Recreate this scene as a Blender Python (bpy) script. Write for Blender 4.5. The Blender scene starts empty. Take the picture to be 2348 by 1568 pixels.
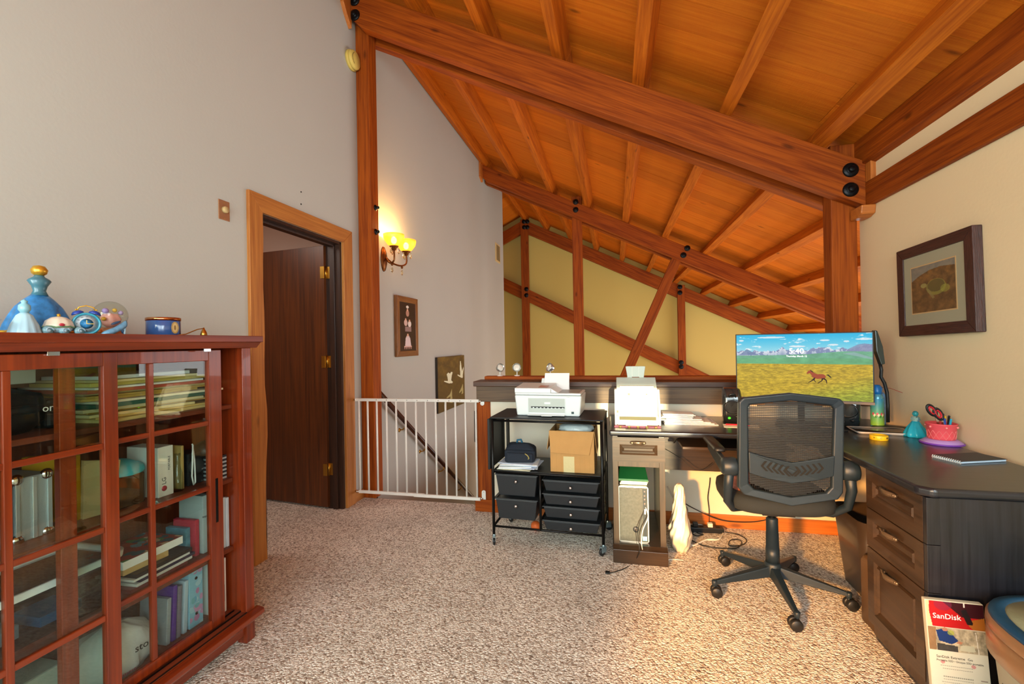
import bpy, bmesh, math, random
import numpy as np
from mathutils import Vector, Matrix, Euler
random.seed(7)
S = bpy.context.scene
COL = S.collection
PI = math.pi

# ------------------------------------------------------------ camera
EYE = 1.24
F_PX = 1044.0
YAW, PIT, ROL = 0.21999, 0.00189, -0.01709
cy, sy = math.cos(YAW), math.sin(YAW); cp, sp = math.cos(PIT), math.sin(PIT)
FW = Vector((-sy*cp, cy*cp, sp)); RT = Vector((cy, sy, 0)); UP = RT.cross(FW)
R2 = math.cos(ROL)*RT + math.sin(ROL)*UP
U2 = -math.sin(ROL)*RT + math.cos(ROL)*UP
CAM = Vector((0, 0, EYE))
cd = bpy.data.cameras.new('camera'); cam = bpy.data.objects.new('camera', cd); COL.objects.link(cam)
cd.sensor_width = 36; cd.lens = 36*F_PX/2348; cd.clip_start = 0.02
M = Matrix((R2, U2, -FW)).transposed().to_4x4(); M.translation = CAM
cam.matrix_world = M
S.camera = cam

def P(x, y, ax, v):
    """the point of the room seen at (x, y) that lies on the plane ax = v"""
    d = R2*((x-1174)/F_PX) - U2*((y-784)/F_PX) + FW
    i = 'XYZ'.index(ax)
    return CAM + d*((v-CAM[i])/d[i])

# ------------------------------------------------------------ light, sky, exposure
S.view_settings.view_transform = 'Standard'
S.view_settings.look = 'None'
S.view_settings.gamma = 1
S.view_settings.use_curve_mapping = False
S.view_settings.exposure = 0.0
w = bpy.data.worlds.new('sky'); S.world = w; w.use_nodes = True
w.node_tree.nodes['Background'].inputs[0].default_value = (0.55, 0.7, 1, 1)
w.node_tree.nodes['Background'].inputs[1].default_value = 0.6

def area(name, loc, to, sx, sy_, power, col):
    l = bpy.data.lights.new(name, 'AREA'); l.shape = 'RECTANGLE'; l.size = sx; l.size_y = sy_
    l.energy = power; l.color = col
    o = bpy.data.objects.new(name, l); COL.objects.link(o); o.location = loc
    o.rotation_euler = (Vector(to)-Vector(loc)).to_track_quat('-Z', 'Y').to_euler()
    return o
sun = bpy.data.lights.new('low_sun', 'SUN'); sun.energy = 11; sun.angle = math.radians(0.7); sun.color = (1, 0.84, 0.50)
so = bpy.data.objects.new('low_sun', sun); COL.objects.link(so)
so.rotation_euler = Vector((-0.10, 1, -0.10)).to_track_quat('-Z', 'Y').to_euler()
area('window_light_rear', (-0.5, -2.05, 1.55), (-0.4, 2, 1.3), 2.6, 1.7, 125, (0.76, 0.94, 1.0))
area('right_wall_fill', (-1.9, -1.0, 1.5), (1.4, 2.2, 1.1), 1.0, 1.4, 72, (0.92, 0.98, 0.80))  # added fill to brighten the right wall; the left wall has no window
area('cabinet_fill', (1.3, -1.5, 1.7), (-1.8, 1.2, 0.7), 1.2, 1.6, 80, (0.78, 0.95, 1.0))  # added fill from the right so the cabinet contents show, not a window
area('hall_light_right', (3.7, 6.8, 0.3), (-1.5, 7.0, 1.6), 5.5, 2.2, 160, (0.92, 0.95, 1.0))
area('hall_light_low', (0.8, 7.0, -2.3), (0.8, 7.0, 3), 4.0, 5.0, 150, (1.0, 0.80, 0.55))
sp = bpy.data.lights.new('evening_beam', 'SPOT'); sp.energy = 2300; sp.color = (1, 0.44, 0.09); sp.spot_size = math.radians(19); sp.spot_blend = 0.55; sp.shadow_soft_size = 0.12
spo = bpy.data.objects.new('evening_beam', sp); COL.objects.link(spo); spo.location = (-1.3, -1.7, 1.35)
spo.rotation_euler = (Vector((0.85, 2.7, 0.2))-spo.location).to_track_quat('-Z', 'Y').to_euler()
area('closet_light', (-3.0, 2.2, 2.3), (-2.8, 2.6, 0.4), 0.6, 0.6, 9, (1.0, 0.86, 0.76))

# ------------------------------------------------------------ materials
def srgb(c):
    if isinstance(c, str):
        c = [int(c[i:i+2], 16)/255 for i in (0, 2, 4)]
    return tuple((x/12.92 if x <= 0.04045 else ((x+0.055)/1.055)**2.4) for x in c[:3])
MATS = {}
def mat(name, col, rough=0.5, metal=0.0, bump=0.0, bscale=200, emit=None, trans=0.0, ior=1.45, alpha=1.0, var=0.0, vscale=8, coat=0.0, rnd=0.0, spec=0.5):
    if name in MATS: return MATS[name]
    m = bpy.data.materials.new(name); m.use_nodes = True; MATS[name] = m
    nt = m.node_tree; b = nt.nodes['Principled BSDF']; c = srgb(col)
    b.inputs['Base Color'].default_value = (*c, 1); b.inputs['Roughness'].default_value = rough
    b.inputs['Metallic'].default_value = metal; b.inputs['Transmission Weight'].default_value = trans
    b.inputs['IOR'].default_value = ior; b.inputs['Alpha'].default_value = alpha
    b.inputs['Coat Weight'].default_value = coat; b.inputs['Specular IOR Level'].default_value = spec
    tc = nt.nodes.new('ShaderNodeTexCoord')
    if var > 0 or rnd > 0:
        n = nt.nodes.new('ShaderNodeTexNoise'); n.inputs['Scale'].default_value = vscale; n.inputs['Detail'].default_value = 5
        nt.links.new(tc.outputs['Object'], n.inputs['Vector'])
        mr = nt.nodes.new('ShaderNodeMapRange'); mr.inputs[1].default_value = 0.3; mr.inputs[2].default_value = 0.7
        mr.inputs[3].default_value = 1-var; mr.inputs[4].default_value = 1+var
        nt.links.new(n.outputs[0], mr.inputs[0])
        hs = nt.nodes.new('ShaderNodeHueSaturation'); hs.inputs['Color'].default_value = (*c, 1)
        src = mr.outputs[0]
        if rnd > 0:
            oi = nt.nodes.new('ShaderNodeObjectInfo'); m2 = nt.nodes.new('ShaderNodeMapRange')
            m2.inputs[3].default_value = 1-rnd; m2.inputs[4].default_value = 1+rnd
            nt.links.new(oi.outputs['Random'], m2.inputs[0])
            mu = nt.nodes.new('ShaderNodeMath'); mu.operation = 'MULTIPLY'
            nt.links.new(mr.outputs[0], mu.inputs[0]); nt.links.new(m2.outputs[0], mu.inputs[1]); src = mu.outputs[0]
        nt.links.new(src, hs.inputs['Value']); nt.links.new(hs.outputs[0], b.inputs['Base Color'])
    if bump > 0:
        n = nt.nodes.new('ShaderNodeTexNoise'); n.inputs['Scale'].default_value = bscale; n.inputs['Detail'].default_value = 4
        nt.links.new(tc.outputs['Object'], n.inputs['Vector'])
        bp = nt.nodes.new('ShaderNodeBump'); bp.inputs['Strength'].default_value = bump; bp.inputs['Distance'].default_value = 0.002
        nt.links.new(n.outputs[0], bp.inputs['Height']); nt.links.new(bp.outputs[0], b.inputs['Normal'])
    if emit:
        b.inputs['Emission Color'].default_value = (*srgb(emit[0]), 1); b.inputs['Emission Strength'].default_value = emit[1]
    return m

def wood(name, c1, c2, rough=0.55, grain=1.0, rnd=0.12, knots=True, saw=0.0, bump=0.25, coat=0.0):
    """timber whose grain runs along the local X axis of the object"""
    if name in MATS: return MATS[name]
    m = bpy.data.materials.new(name); m.use_nodes = True; MATS[name] = m
    nt = m.node_tree; N = nt.nodes; L = nt.links; b = N['Principled BSDF']
    b.inputs['Roughness'].default_value = rough; b.inputs['Coat Weight'].default_value = coat; b.inputs['Specular IOR Level'].default_value = 0.18 if rough >= 0.6 else 0.5
    tc = N.new('ShaderNodeTexCoord'); oi = N.new('ShaderNodeObjectInfo')
    off = N.new('ShaderNodeVectorMath'); off.operation = 'MULTIPLY_ADD'
    cb = N.new('ShaderNodeCombineXYZ')
    for i in range(3): L.new(oi.outputs['Random'], cb.inputs[i])
    off.inputs[1].default_value = (37, 53, 71)
    L.new(cb.outputs[0], off.inputs[0]); L.new(tc.outputs['Object'], off.inputs[2])
    mp = N.new('ShaderNodeMapping'); mp.inputs['Scale'].default_value = (0.9*grain, 14*grain, 14*grain); L.new(off.outputs[0], mp.inputs['Vector'])
    n1 = N.new('ShaderNodeTexNoise'); n1.inputs['Scale'].default_value = 2.2; n1.inputs['Detail'].default_value = 7; n1.inputs['Distortion'].default_value = 0.6
    L.new(mp.outputs[0], n1.inputs['Vector'])
    mp2 = N.new('ShaderNodeMapping'); mp2.inputs['Scale'].default_value = (3*grain, 120*grain, 120*grain); L.new(off.outputs[0], mp2.inputs['Vector'])
    n2 = N.new('ShaderNodeTexNoise'); n2.inputs['Scale'].default_value = 1.0; n2.inputs['Detail'].default_value = 3; L.new(mp2.outputs[0], n2.inputs['Vector'])
    mx = N.new('ShaderNodeMath'); mx.operation = 'MULTIPLY_ADD'; mx.inputs[1].default_value = 0.45
    ml = N.new('ShaderNodeMath'); ml.operation = 'MULTIPLY'; ml.inputs[1].default_value = 0.55
    L.new(n1.outputs[0], ml.inputs[0]); L.new(n2.outputs[0], mx.inputs[0]); L.new(ml.outputs[0], mx.inputs[2])
    rp = N.new('ShaderNodeValToRGB'); rp.color_ramp.elements[0].position = 0.36; rp.color_ramp.elements[1].position = 0.62
    rp.color_ramp.elements[0].color = (*srgb(c1), 1); rp.color_ramp.elements[1].color = (*srgb(c2), 1)
    L.new(mx.outputs[0], rp.inputs[0])
    col = rp.outputs[0]
    if knots:
        vo = N.new('ShaderNodeTexVoronoi'); vo.inputs['Scale'].default_value = 1.0
        mpk = N.new('ShaderNodeMapping'); mpk.inputs['Scale'].default_value = (1.6, 4.5, 4.5); L.new(off.outputs[0], mpk.inputs['Vector']); L.new(mpk.outputs[0], vo.inputs['Vector'])
        kr = N.new('ShaderNodeMapRange'); kr.inputs[1].default_value = 0.03; kr.inputs[2].default_value = 0.085; kr.inputs[3].default_value = 0.45; kr.inputs[4].default_value = 1.0
        L.new(vo.outputs['Distance'], kr.inputs[0])
        mk = N.new('ShaderNodeMix'); mk.data_type = 'RGBA'; mk.blend_type = 'MULTIPLY'; mk.inputs[0].default_value = 1
        L.new(col, mk.inputs[6]); L.new(kr.outputs[0], mk.inputs[7]); col = mk.outputs[2]
    hs = N.new('ShaderNodeHueSaturation'); m2 = N.new('ShaderNodeMapRange'); m2.inputs[3].default_value = 1-rnd; m2.inputs[4].default_value = 1+rnd
    L.new(oi.outputs['Random'], m2.inputs[0]); L.new(m2.outputs[0], hs.inputs['Value']); L.new(col, hs.inputs['Color'])
    col = hs.outputs[0]
    L.new(col, b.inputs['Base Color'])
    bp = N.new('ShaderNodeBump'); bp.inputs['Strength'].default_value = bump; bp.inputs['Distance'].default_value = 0.003
    h = mx.outputs[0]
    if saw:
        wv = N.new('ShaderNodeTexNoise'); mps = N.new('ShaderNodeMapping'); mps.inputs['Scale'].default_value = (160, 6, 6)
        L.new(off.outputs[0], mps.inputs['Vector']); L.new(mps.outputs[0], wv.inputs['Vector']); wv.inputs['Scale'].default_value = 1
        ad = N.new('ShaderNodeMath'); ad.operation = 'MULTIPLY_ADD'; ad.inputs[1].default_value = saw
        L.new(wv.outputs[0], ad.inputs[0]); L.new(h, ad.inputs[2]); h = ad.outputs[0]
    L.new(h, bp.inputs['Height']); L.new(bp.outputs[0], b.inputs['Normal'])
    return m

def paint_attr(name, rough=0.5, emit=0.0, spec=0.5):
    """colour read from the mesh's own colour layer (flat print)"""
    if name in MATS: return MATS[name]
    m = bpy.data.materials.new(name); m.use_nodes = True; MATS[name] = m
    nt = m.node_tree; b = nt.nodes['Principled BSDF']; b.inputs['Roughness'].default_value = rough; b.inputs['Specular IOR Level'].default_value = spec
    a = nt.nodes.new('ShaderNodeVertexColor'); a.layer_name = 'print'
    if emit:
        b.inputs['Base Color'].default_value = (0.01, 0.01, 0.01, 1)
        nt.links.new(a.outputs[0], b.inputs['Emission Color']); b.inputs['Emission Strength'].default_value = emit
    else:
        nt.links.new(a.outputs[0], b.inputs['Base Color'])
    return m

def glass(name, col='ffffff', mixf=0.10, rough=0.0):
    """thin pane: mostly clear, mirrors by angle"""
    if name in MATS: return MATS[name]
    m = bpy.data.materials.new(name); m.use_nodes = True; MATS[name] = m
    nt = m.node_tree; N = nt.nodes; L = nt.links
    N.remove(N['Principled BSDF']); out = N['Material Output']
    t = N.new('ShaderNodeBsdfTransparent'); t.inputs[0].default_value = (*srgb(col), 1)
    g = N.new('ShaderNodeBsdfGlossy'); g.inputs['Roughness'].default_value = rough
    ge = N.new('ShaderNodeNewGeometry'); dt = N.new('ShaderNodeVectorMath'); dt.operation = 'DOT_PRODUCT'
    L.new(ge.outputs['Normal'], dt.inputs[0]); L.new(ge.outputs['Incoming'], dt.inputs[1])
    ab = N.new('ShaderNodeMath'); ab.operation = 'ABSOLUTE'; L.new(dt.outputs['Value'], ab.inputs[0])
    su = N.new('ShaderNodeMath'); su.operation = 'SUBTRACT'; su.inputs[0].default_value = 1; L.new(ab.outputs[0], su.inputs[1])
    pw = N.new('ShaderNodeMath'); pw.operation = 'POWER'; pw.inputs[1].default_value = 5; L.new(su.outputs[0], pw.inputs[0])
    ad = N.new('ShaderNodeMath'); ad.operation = 'MULTIPLY_ADD'; ad.inputs[1].default_value = 0.96; ad.inputs[2].default_value = 0.04+mixf; L.new(pw.outputs[0], ad.inputs[0])
    mx = N.new('ShaderNodeMixShader'); L.new(ad.outputs[0], mx.inputs[0]); L.new(t.outputs[0], mx.inputs[1]); L.new(g.outputs[0], mx.inputs[2])
    L.new(mx.outputs[0], out.inputs[0])
    return m

def carpet_mat():
    m = bpy.data.materials.new('carpet_pile'); m.use_nodes = True
    nt = m.node_tree; N = nt.nodes; L = nt.links; b = N['Principled BSDF']; b.inputs['Roughness'].default_value = 0.95; b.inputs['Specular IOR Level'].default_value = 0.1
    tc = N.new('ShaderNodeTexCoord')
    wob = N.new('ShaderNodeTexNoise'); wob.inputs['Scale'].default_value = 90; L.new(tc.outputs['Object'], wob.inputs['Vector'])
    va = N.new('ShaderNodeVectorMath'); va.operation = 'MULTIPLY_ADD'; va.inputs[1].default_value = (0.012, 0.012, 0)
    L.new(wob.outputs['Color'], va.inputs[0]); L.new(tc.outputs['Object'], va.inputs[2])
    vo = N.new('ShaderNodeTexVoronoi'); vo.inputs['Scale'].default_value = 118; L.new(va.outputs[0], vo.inputs['Vector'])
    sep = N.new('ShaderNodeSeparateColor'); L.new(vo.outputs['Color'], sep.inputs[0])
    rp = N.new('ShaderNodeValToRGB'); cr = rp.color_ramp; cr.interpolation = 'LINEAR'
    cr.elements[0].position = 0.0; cr.elements[0].color = (*srgb('9c8a7a'), 1)
    cr.elements[1].position = 1.0; cr.elements[1].color = (*srgb('fff6ea'), 1)
    for p_, c_ in ((0.15, 'c4b3a3'), (0.4, 'e2d5c6'), (0.7, 'f2e7da')):
        e = cr.elements.new(p_); e.color = (*srgb(c_), 1)
    L.new(sep.outputs[0], rp.inputs[0])
    big = N.new('ShaderNodeTexNoise'); big.inputs['Scale'].default_value = 2.6; big.inputs['Detail'].default_value = 3; L.new(tc.outputs['Object'], big.inputs['Vector'])
    mr = N.new('ShaderNodeMapRange'); mr.inputs[1].default_value = 0.35; mr.inputs[2].default_value = 0.65; mr.inputs[3].default_value = 0.90; mr.inputs[4].default_value = 1.06; L.new(big.outputs[0], mr.inputs[0])
    dk = N.new('ShaderNodeMapRange'); dk.inputs[1].default_value = 0.35; dk.inputs[2].default_value = 0.75; dk.inputs[3].default_value = 1.0; dk.inputs[4].default_value = 0.72; L.new(vo.outputs['Distance'], dk.inputs[0])
    mu = N.new('ShaderNodeMath'); mu.operation = 'MULTIPLY'; L.new(mr.outputs[0], mu.inputs[0]); L.new(dk.outputs[0], mu.inputs[1])
    hs = N.new('ShaderNodeHueSaturation'); L.new(rp.outputs[0], hs.inputs['Color']); L.new(mu.outputs[0], hs.inputs['Value']); L.new(hs.outputs[0], b.inputs['Base Color'])
    bp = N.new('ShaderNodeBump'); bp.invert = True; bp.inputs['Strength'].default_value = 0.9; bp.inputs['Distance'].default_value = 0.006
    L.new(vo.outputs['Distance'], bp.inputs['Height']); L.new(bp.outputs[0], b.inputs['Normal'])
    return m

W_BEAM = wood('beam_timber', '702c06', 'a04c0e', rough=0.6, rnd=0.08, bump=0.35)
W_POST = wood('post_timber', '762f06', 'a65010', rough=0.6, rnd=0.08, bump=0.35)
W_PURL = wood('purlin_timber', '9c4a0c', 'c66c16', rough=0.6, rnd=0.10, bump=0.3)
W_DECK = wood('deck_boards', 'ba5e0e', 'cc7216', rough=0.7, rnd=0.15, saw=1.0, bump=0.35)
W_TRIM = wood('trim_fir', 'a85a1c', 'c8742c', rough=0.5, rnd=0.06)
W_CASE = wood('casing_pine', '9c5a22', 'bc7a34', rough=0.55, rnd=0.05)
W_DARK = wood('cap_dark', '3a2216', '5a3824', rough=0.45, rnd=0.05, knots=False)
W_GREY = wood('fascia_dark', '4b3726', '6a5238', rough=0.55, rnd=0.05, knots=False)
W_CAB = wood('cabinet_cherry', '601f0b', '883411', rough=0.28, rnd=0.05, knots=False, bump=0.06, grain=0.8, coat=0.3)
W_CABD = wood('cabinet_inside', '5e2612', '7c3618', rough=0.5, rnd=0.05, knots=False, bump=0.06)
W_DOOR = wood('door_mahogany', '42200c', '673310', rough=0.35, rnd=0.0, knots=False, bump=0.08, grain=0.7)
W_JAMB = wood('jamb_dark', '24140d', '3c2214', rough=0.4, rnd=0.0, knots=False, bump=0.1)
W_DESK = wood('desk_cool_reflect', '14151a', '23242b', rough=0.3, rnd=0.0, knots=False, bump=0.08, grain=1.2, coat=0.15)  # blue-black base colour holds the cool reflection on top and end panel
W_DESKF = wood('desk_warm_lit', '2a1f16', '3f2e20', rough=0.32, rnd=0.0, knots=False, bump=0.08, coat=0.15)  # browner copy of the same desk wood, warm light put into its colour
M_LEFT = mat('paint_white', 'b9b9b2', 0.85, bump=0.25, bscale=60, var=0.015, vscale=1.5)
M_RIGHT = mat('paint_cream', 'ecd3aa', 0.85, bump=0.25, bscale=60)
M_YEL = mat('paint_yellow', 'cbb465', 0.85, bump=0.2, bscale=60)
M_LOW = mat('paint_low_wall', 'e3dbc6', 0.8, bump=0.2, bscale=60)
M_WHITE = mat('white_enamel', 'e6e2da', 0.35)
M_BLACK = mat('black_plastic', '17181a', 0.45, bump=0.1, bscale=600)
M_BLKM = mat('black_metal', '1b1a1a', 0.3, metal=0.6)
M_CHAIR = mat('chair_plastic', '1b2731', 0.36, bump=0.25, bscale=900)
M_CHROME = mat('chrome', 'd8d8d8', 0.15, metal=1.0)
M_BRASS = mat('brass', 'c79a45', 0.28, metal=1.0)
M_BRONZE = mat('bronze', '7a4a26', 0.35, metal=0.9, bump=0.4, bscale=120)
M_BOLT = mat('bolt_iron', '191a1c', 0.35, metal=0.7, bump=0.5, bscale=90)
M_PAPER = mat('paper_white', 'eef0f0', 0.7, rnd=0.05)
M_CARD = mat('cardboard', 'b98a50', 0.8, bump=0.3, bscale=60, var=0.05, vscale=14)
M_PRN = mat('printer_white', 'dfe6e6', 0.4, coat=0.1)
M_GLASS = glass('pane_glass', 'f2f8f4', 0.0)
M_CLEAR = glass('clear_glass', 'f4f8f8', 0.02)

# ------------------------------------------------------------ mesh building
class MB:
    def __init__(s): s.v = []; s.f = []; s.sm = []
    def add(s, vs, fs, smooth=False, M=None):
        o = len(s.v)
        s.v += [tuple((M @ Vector(v)) if M else v) for v in vs]
        s.f += [tuple(o+i for i in f) for f in fs]; s.sm += [smooth]*len(fs)
        return s
    def box(s, a, b, M=None):
        x0, y0, z0 = [min(a[i], b[i]) for i in range(3)]; x1, y1, z1 = [max(a[i], b[i]) for i in range(3)]
        return s.add([(x0, y0, z0), (x1, y0, z0), (x1, y1, z0), (x0, y1, z0), (x0, y0, z1), (x1, y0, z1), (x1, y1, z1), (x0, y1, z1)],
              [(0, 3, 2, 1), (4, 5, 6, 7), (0, 1, 5, 4), (1, 2, 6, 5), (2, 3, 7, 6), (3, 0, 4, 7)], M=M)
    def hexa(s, p, M=None):
        """8 corners: bottom four, top four"""
        return s.add(p, [(0, 3, 2, 1), (4, 5, 6, 7), (0, 1, 5, 4), (1, 2, 6, 5), (2, 3, 7, 6), (3, 0, 4, 7)], M=M)
    def prism(s, poly, a, b, plane='XZ', M=None, smooth=False):
        """outline in a plane, thickness from a to b along the third axis"""
        n = len(poly)
        def q(p, t):
            return {'XZ': (p[0], t, p[1]), 'XY': (p[0], p[1], t), 'YZ': (t, p[0], p[1])}[plane]
        vs = [q(p, a) for p in poly]+[q(p, b) for p in poly]
        s.add(vs, [tuple(range(n))[::-1], tuple(range(n, 2*n))], M=M)
        o = len(s.v)-2*n
        for i in range(n):
            j = (i+1) % n; s.f.append((o+i, o+j, o+n+j, o+n+i)); s.sm.append(smooth)
        return s
    def tube(s, pts, r, n=10, M=None, closed=False, rs=None, cap=True):
        pts = [Vector(p) for p in pts]; m = len(pts); vs = []; prev = None
        for i, p in enumerate(pts):
            if closed: t = pts[(i+1) % m]-pts[i-1]
            else: t = pts[min(i+1, m-1)]-pts[max(i-1, 0)]
            t.normalize()
            if prev is None:
                u = t.orthogonal().normalized()
            else:
                u = prev-t*prev.dot(t)
                u = u.normalized() if u.length > 1e-6 else t.orthogonal().normalized()
            prev = u; v_ = t.cross(u); rr = rs[i] if rs else r
            vs += [tuple(p+(u*math.cos(2*PI*k/n)+v_*math.sin(2*PI*k/n))*rr) for k in range(n)]
        fs = []
        for i in range(m if closed else m-1):
            for k in range(n):
                a = i*n+k; b = i*n+(k+1) % n; i2 = (i+1) % m
                fs.append((a, b, i2*n+(k+1) % n, i2*n+k))
        s.add(vs, fs, True, M)
        if cap and not closed:
            o = len(s.v)-m*n
            s.f += [tuple(o+k for k in range(n))[::-1], tuple(o+(m-1)*n+k for k in range(n))]; s.sm += [False, False]
        return s
    def lathe(s, prof, n=24, M=None, smooth=True, sx=1, sy=1, fn=None):
        """profile of (r, z), bottom to top, turned about Z"""
        vs = []
        for r, z in prof:
            for k in range(n):
                a = 2*PI*k/n; rr = r*(fn(a, z) if fn else 1)
                vs.append((rr*math.cos(a)*sx, rr*math.sin(a)*sy, z))
        fs = []
        for i in range(len(prof)-1):
            for k in range(n): fs.append((i*n+k, i*n+(k+1) % n, (i+1)*n+(k+1) % n, (i+1)*n+k))
        s.add(vs, fs, smooth, M)
        o = len(s.v)-len(vs)
        if prof[0][0] > 1e-5: s.f.append(tuple(o+k for k in range(n))[::-1]); s.sm.append(False)
        if prof[-1][0] > 1e-5: s.f.append(tuple(o+(len(prof)-1)*n+k for k in range(n))); s.sm.append(False)
        return s
    def ball(s, c, r, n=14, sc=(1, 1, 1), M=None):
        T = Matrix.Translation(c) @ Matrix.Diagonal((sc[0], sc[1], sc[2], 1))
        if M: T = M @ T
        return s.lathe([(max(r*math.sin(PI*i/(n//2+2)), 1e-6), -r*math.cos(PI*i/(n//2+2))) for i in range(n//2+3)], n, T)
    def mesh(s, name, m, frame=None):
        me = bpy.data.meshes.new(name)
        vs = s.v
        if frame is not None:
            inv = frame.inverted(); vs = [tuple(inv @ Vector(v)) for v in vs]
        me.from_pydata(vs, [], s.f); me.materials.append(m)
        me.polygons.foreach_set('use_smooth', s.sm); me.update()
        return me

def world_of(o):
    return (world_of(o.parent) @ o.matrix_parent_inverse @ o.matrix_basis) if o.parent else o.matrix_basis
def link(name, me, parent=None, frame=None, bevel=0, seg=2, world=False, smooth=False):
    o = bpy.data.objects.new(name, me); COL.objects.link(o)
    if frame is not None: o.matrix_basis = frame
    if parent is not None:
        o.parent = parent
        if world: o.matrix_parent_inverse = world_of(parent).inverted()
    if bevel:
        b = o.modifiers.new('bevel', 'BEVEL'); b.width = bevel; b.segments = seg; b.limit_method = 'ANGLE'; b.angle_limit = math.radians(40)
    return o
def tag(o, label=None, cat=None, group=None, kind=None):
    if label: o['label'] = label
    if cat: o['category'] = cat
    if group: o['group'] = group
    if kind: o['kind'] = kind
    return o
def thing(name, label, cat, loc=(0, 0, 0), rz=0, group=None):
    o = bpy.data.objects.new(name, None); COL.objects.link(o); o.empty_display_size = 0.05
    o.matrix_basis = Matrix.Translation(loc) @ Matrix.Rotation(rz, 4, 'Z')
    return tag(o, label, cat, group)
def part(name, mb, m, parent, bevel=0, frame=None, world=False, label=None, kind=None, seg=2):
    o = link(name, mb.mesh(name, m, frame), parent, frame, bevel, seg, world)
    return tag(o, label, kind=kind)
def obj(name, mb, m, label, cat, frame=None, bevel=0, group=None, kind=None):
    """a thing that is a single mesh: geometry in room coordinates, origin at its base"""
    if frame is None:
        xs = np.array(mb.v); frame = Matrix.Translation(((xs[:, 0].min()+xs[:, 0].max())/2, (xs[:, 1].min()+xs[:, 1].max())/2, xs[:, 2].min()))
    o = link(name, mb.mesh(name, m, frame), None, frame, bevel)
    return tag(o, label, cat, group, kind)
def struct(name, mb, m, frame=None, bevel=0):
    o = link(name, mb.mesh(name, m, frame), None, frame, bevel); o['kind'] = 'structure'; return o
def axis_frame(p0, p1, up=(0, 0, 1)):
    x = (Vector(p1)-Vector(p0)).normalized(); u = Vector(up)
    if abs(x.dot(u)) > 0.99: u = Vector((0, 1, 0))
    y = u.cross(x).normalized(); z = x.cross(y)
    m_ = Matrix((x, y, z)).transposed().to_4x4(); m_.translation = Vector(p0); return m_
def T(x, y, z, rx=0, ry=0, rz=0): return Matrix.Translation((x, y, z)) @ Euler((rx, ry, rz)).to_matrix().to_4x4()
VERT = Matrix.Rotation(-PI/2, 4, 'Y')      # local X points up
def vframe(x, y, z): return Matrix.Translation((x, y, z)) @ VERT
def yframe(x, y, z): return Matrix.Translation((x, y, z)) @ Matrix.Rotation(PI/2, 4, 'Z')
def xframe(x, y, z): return Matrix.Translation((x, y, z))

def text(name, s, size, m, parent, M, depth=0.0004, label=None, world=False, align='CENTER', bold=0.0):
    cu = bpy.data.curves.new(name, 'FONT'); cu.body = s; cu.size = size; cu.align_x = align; cu.align_y = 'CENTER'; cu.extrude = depth; cu.resolution_u = 2; cu.offset = bold
    tmp = bpy.data.objects.new('tmp', cu); COL.objects.link(tmp)
    bpy.context.view_layer.update()
    me = bpy.data.meshes.new_from_object(tmp.evaluated_get(bpy.context.evaluated_depsgraph_get()))
    bpy.data.objects.remove(tmp); me.name = name
    me.materials.clear(); me.materials.append(m)
    o = link(name, me, parent, M, world=world)
    return tag(o, label)

# picture = grid mesh whose colour layer holds the print
def blank(h, w_, c): a = np.zeros((h, w_, 3)); a[:] = [int(c[i:i+2], 16)/255 for i in (0, 2, 4)]; return a
def hexc(c): return np.array([int(c[i:i+2], 16)/255 for i in (0, 2, 4)])
def fill(a, poly, c, al=1.0):
    """poly in 0..1 coordinates, y down"""
    h, w_, _ = a.shape; yy, xx = np.mgrid[0:h, 0:w_]; xx = (xx+.5)/w_; yy = (yy+.5)/h
    ins = np.zeros((h, w_), bool); n = len(poly)
    for i in range(n):
        x1, y1 = poly[i]; x2, y2 = poly[(i+1) % n]
        if y1 == y2: continue
        cond = ((yy < y1) != (yy < y2)) & (xx < (x2-x1)*(yy-y1)/(y2-y1)+x1)
        ins ^= cond
    a[ins] = a[ins]*(1-al)+hexc(c)*al
def oval(a, cx, cy_, rx, ry, c, al=1.0):
    h, w_, _ = a.shape; yy, xx = np.mgrid[0:h, 0:w_]; xx = (xx+.5)/w_; yy = (yy+.5)/h
    k = ((xx-cx)/rx)**2+((yy-cy_)/ry)**2 < 1; a[k] = a[k]*(1-al)+hexc(c)*al
def noise2(h, w_, n, seed=0, fx=1, fy=1):
    r = np.random.RandomState(seed); out = np.zeros((h, w_)); amp = 1; tot = 0
    for o_ in range(n):
        gh, gw = int(3*fy*2**o_)+2, int(3*fx*2**o_)+2; g = r.rand(gh, gw)
        ys = np.linspace(0, gh-1.001, h); xs = np.linspace(0, gw-1.001, w_); yi = ys.astype(int); xi = xs.astype(int); fy_ = (ys-yi)[:, None]; fx_ = (xs-xi)[None]
        v = (g[yi][:, xi]*(1-fy_)*(1-fx_)+g[yi+1][:, xi]*fy_*(1-fx_)+g[yi][:, xi+1]*(1-fy_)*fx_+g[yi+1][:, xi+1]*fy_*fx_)
        out += v*amp; tot += amp; amp *= 0.6
    return out/tot
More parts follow.
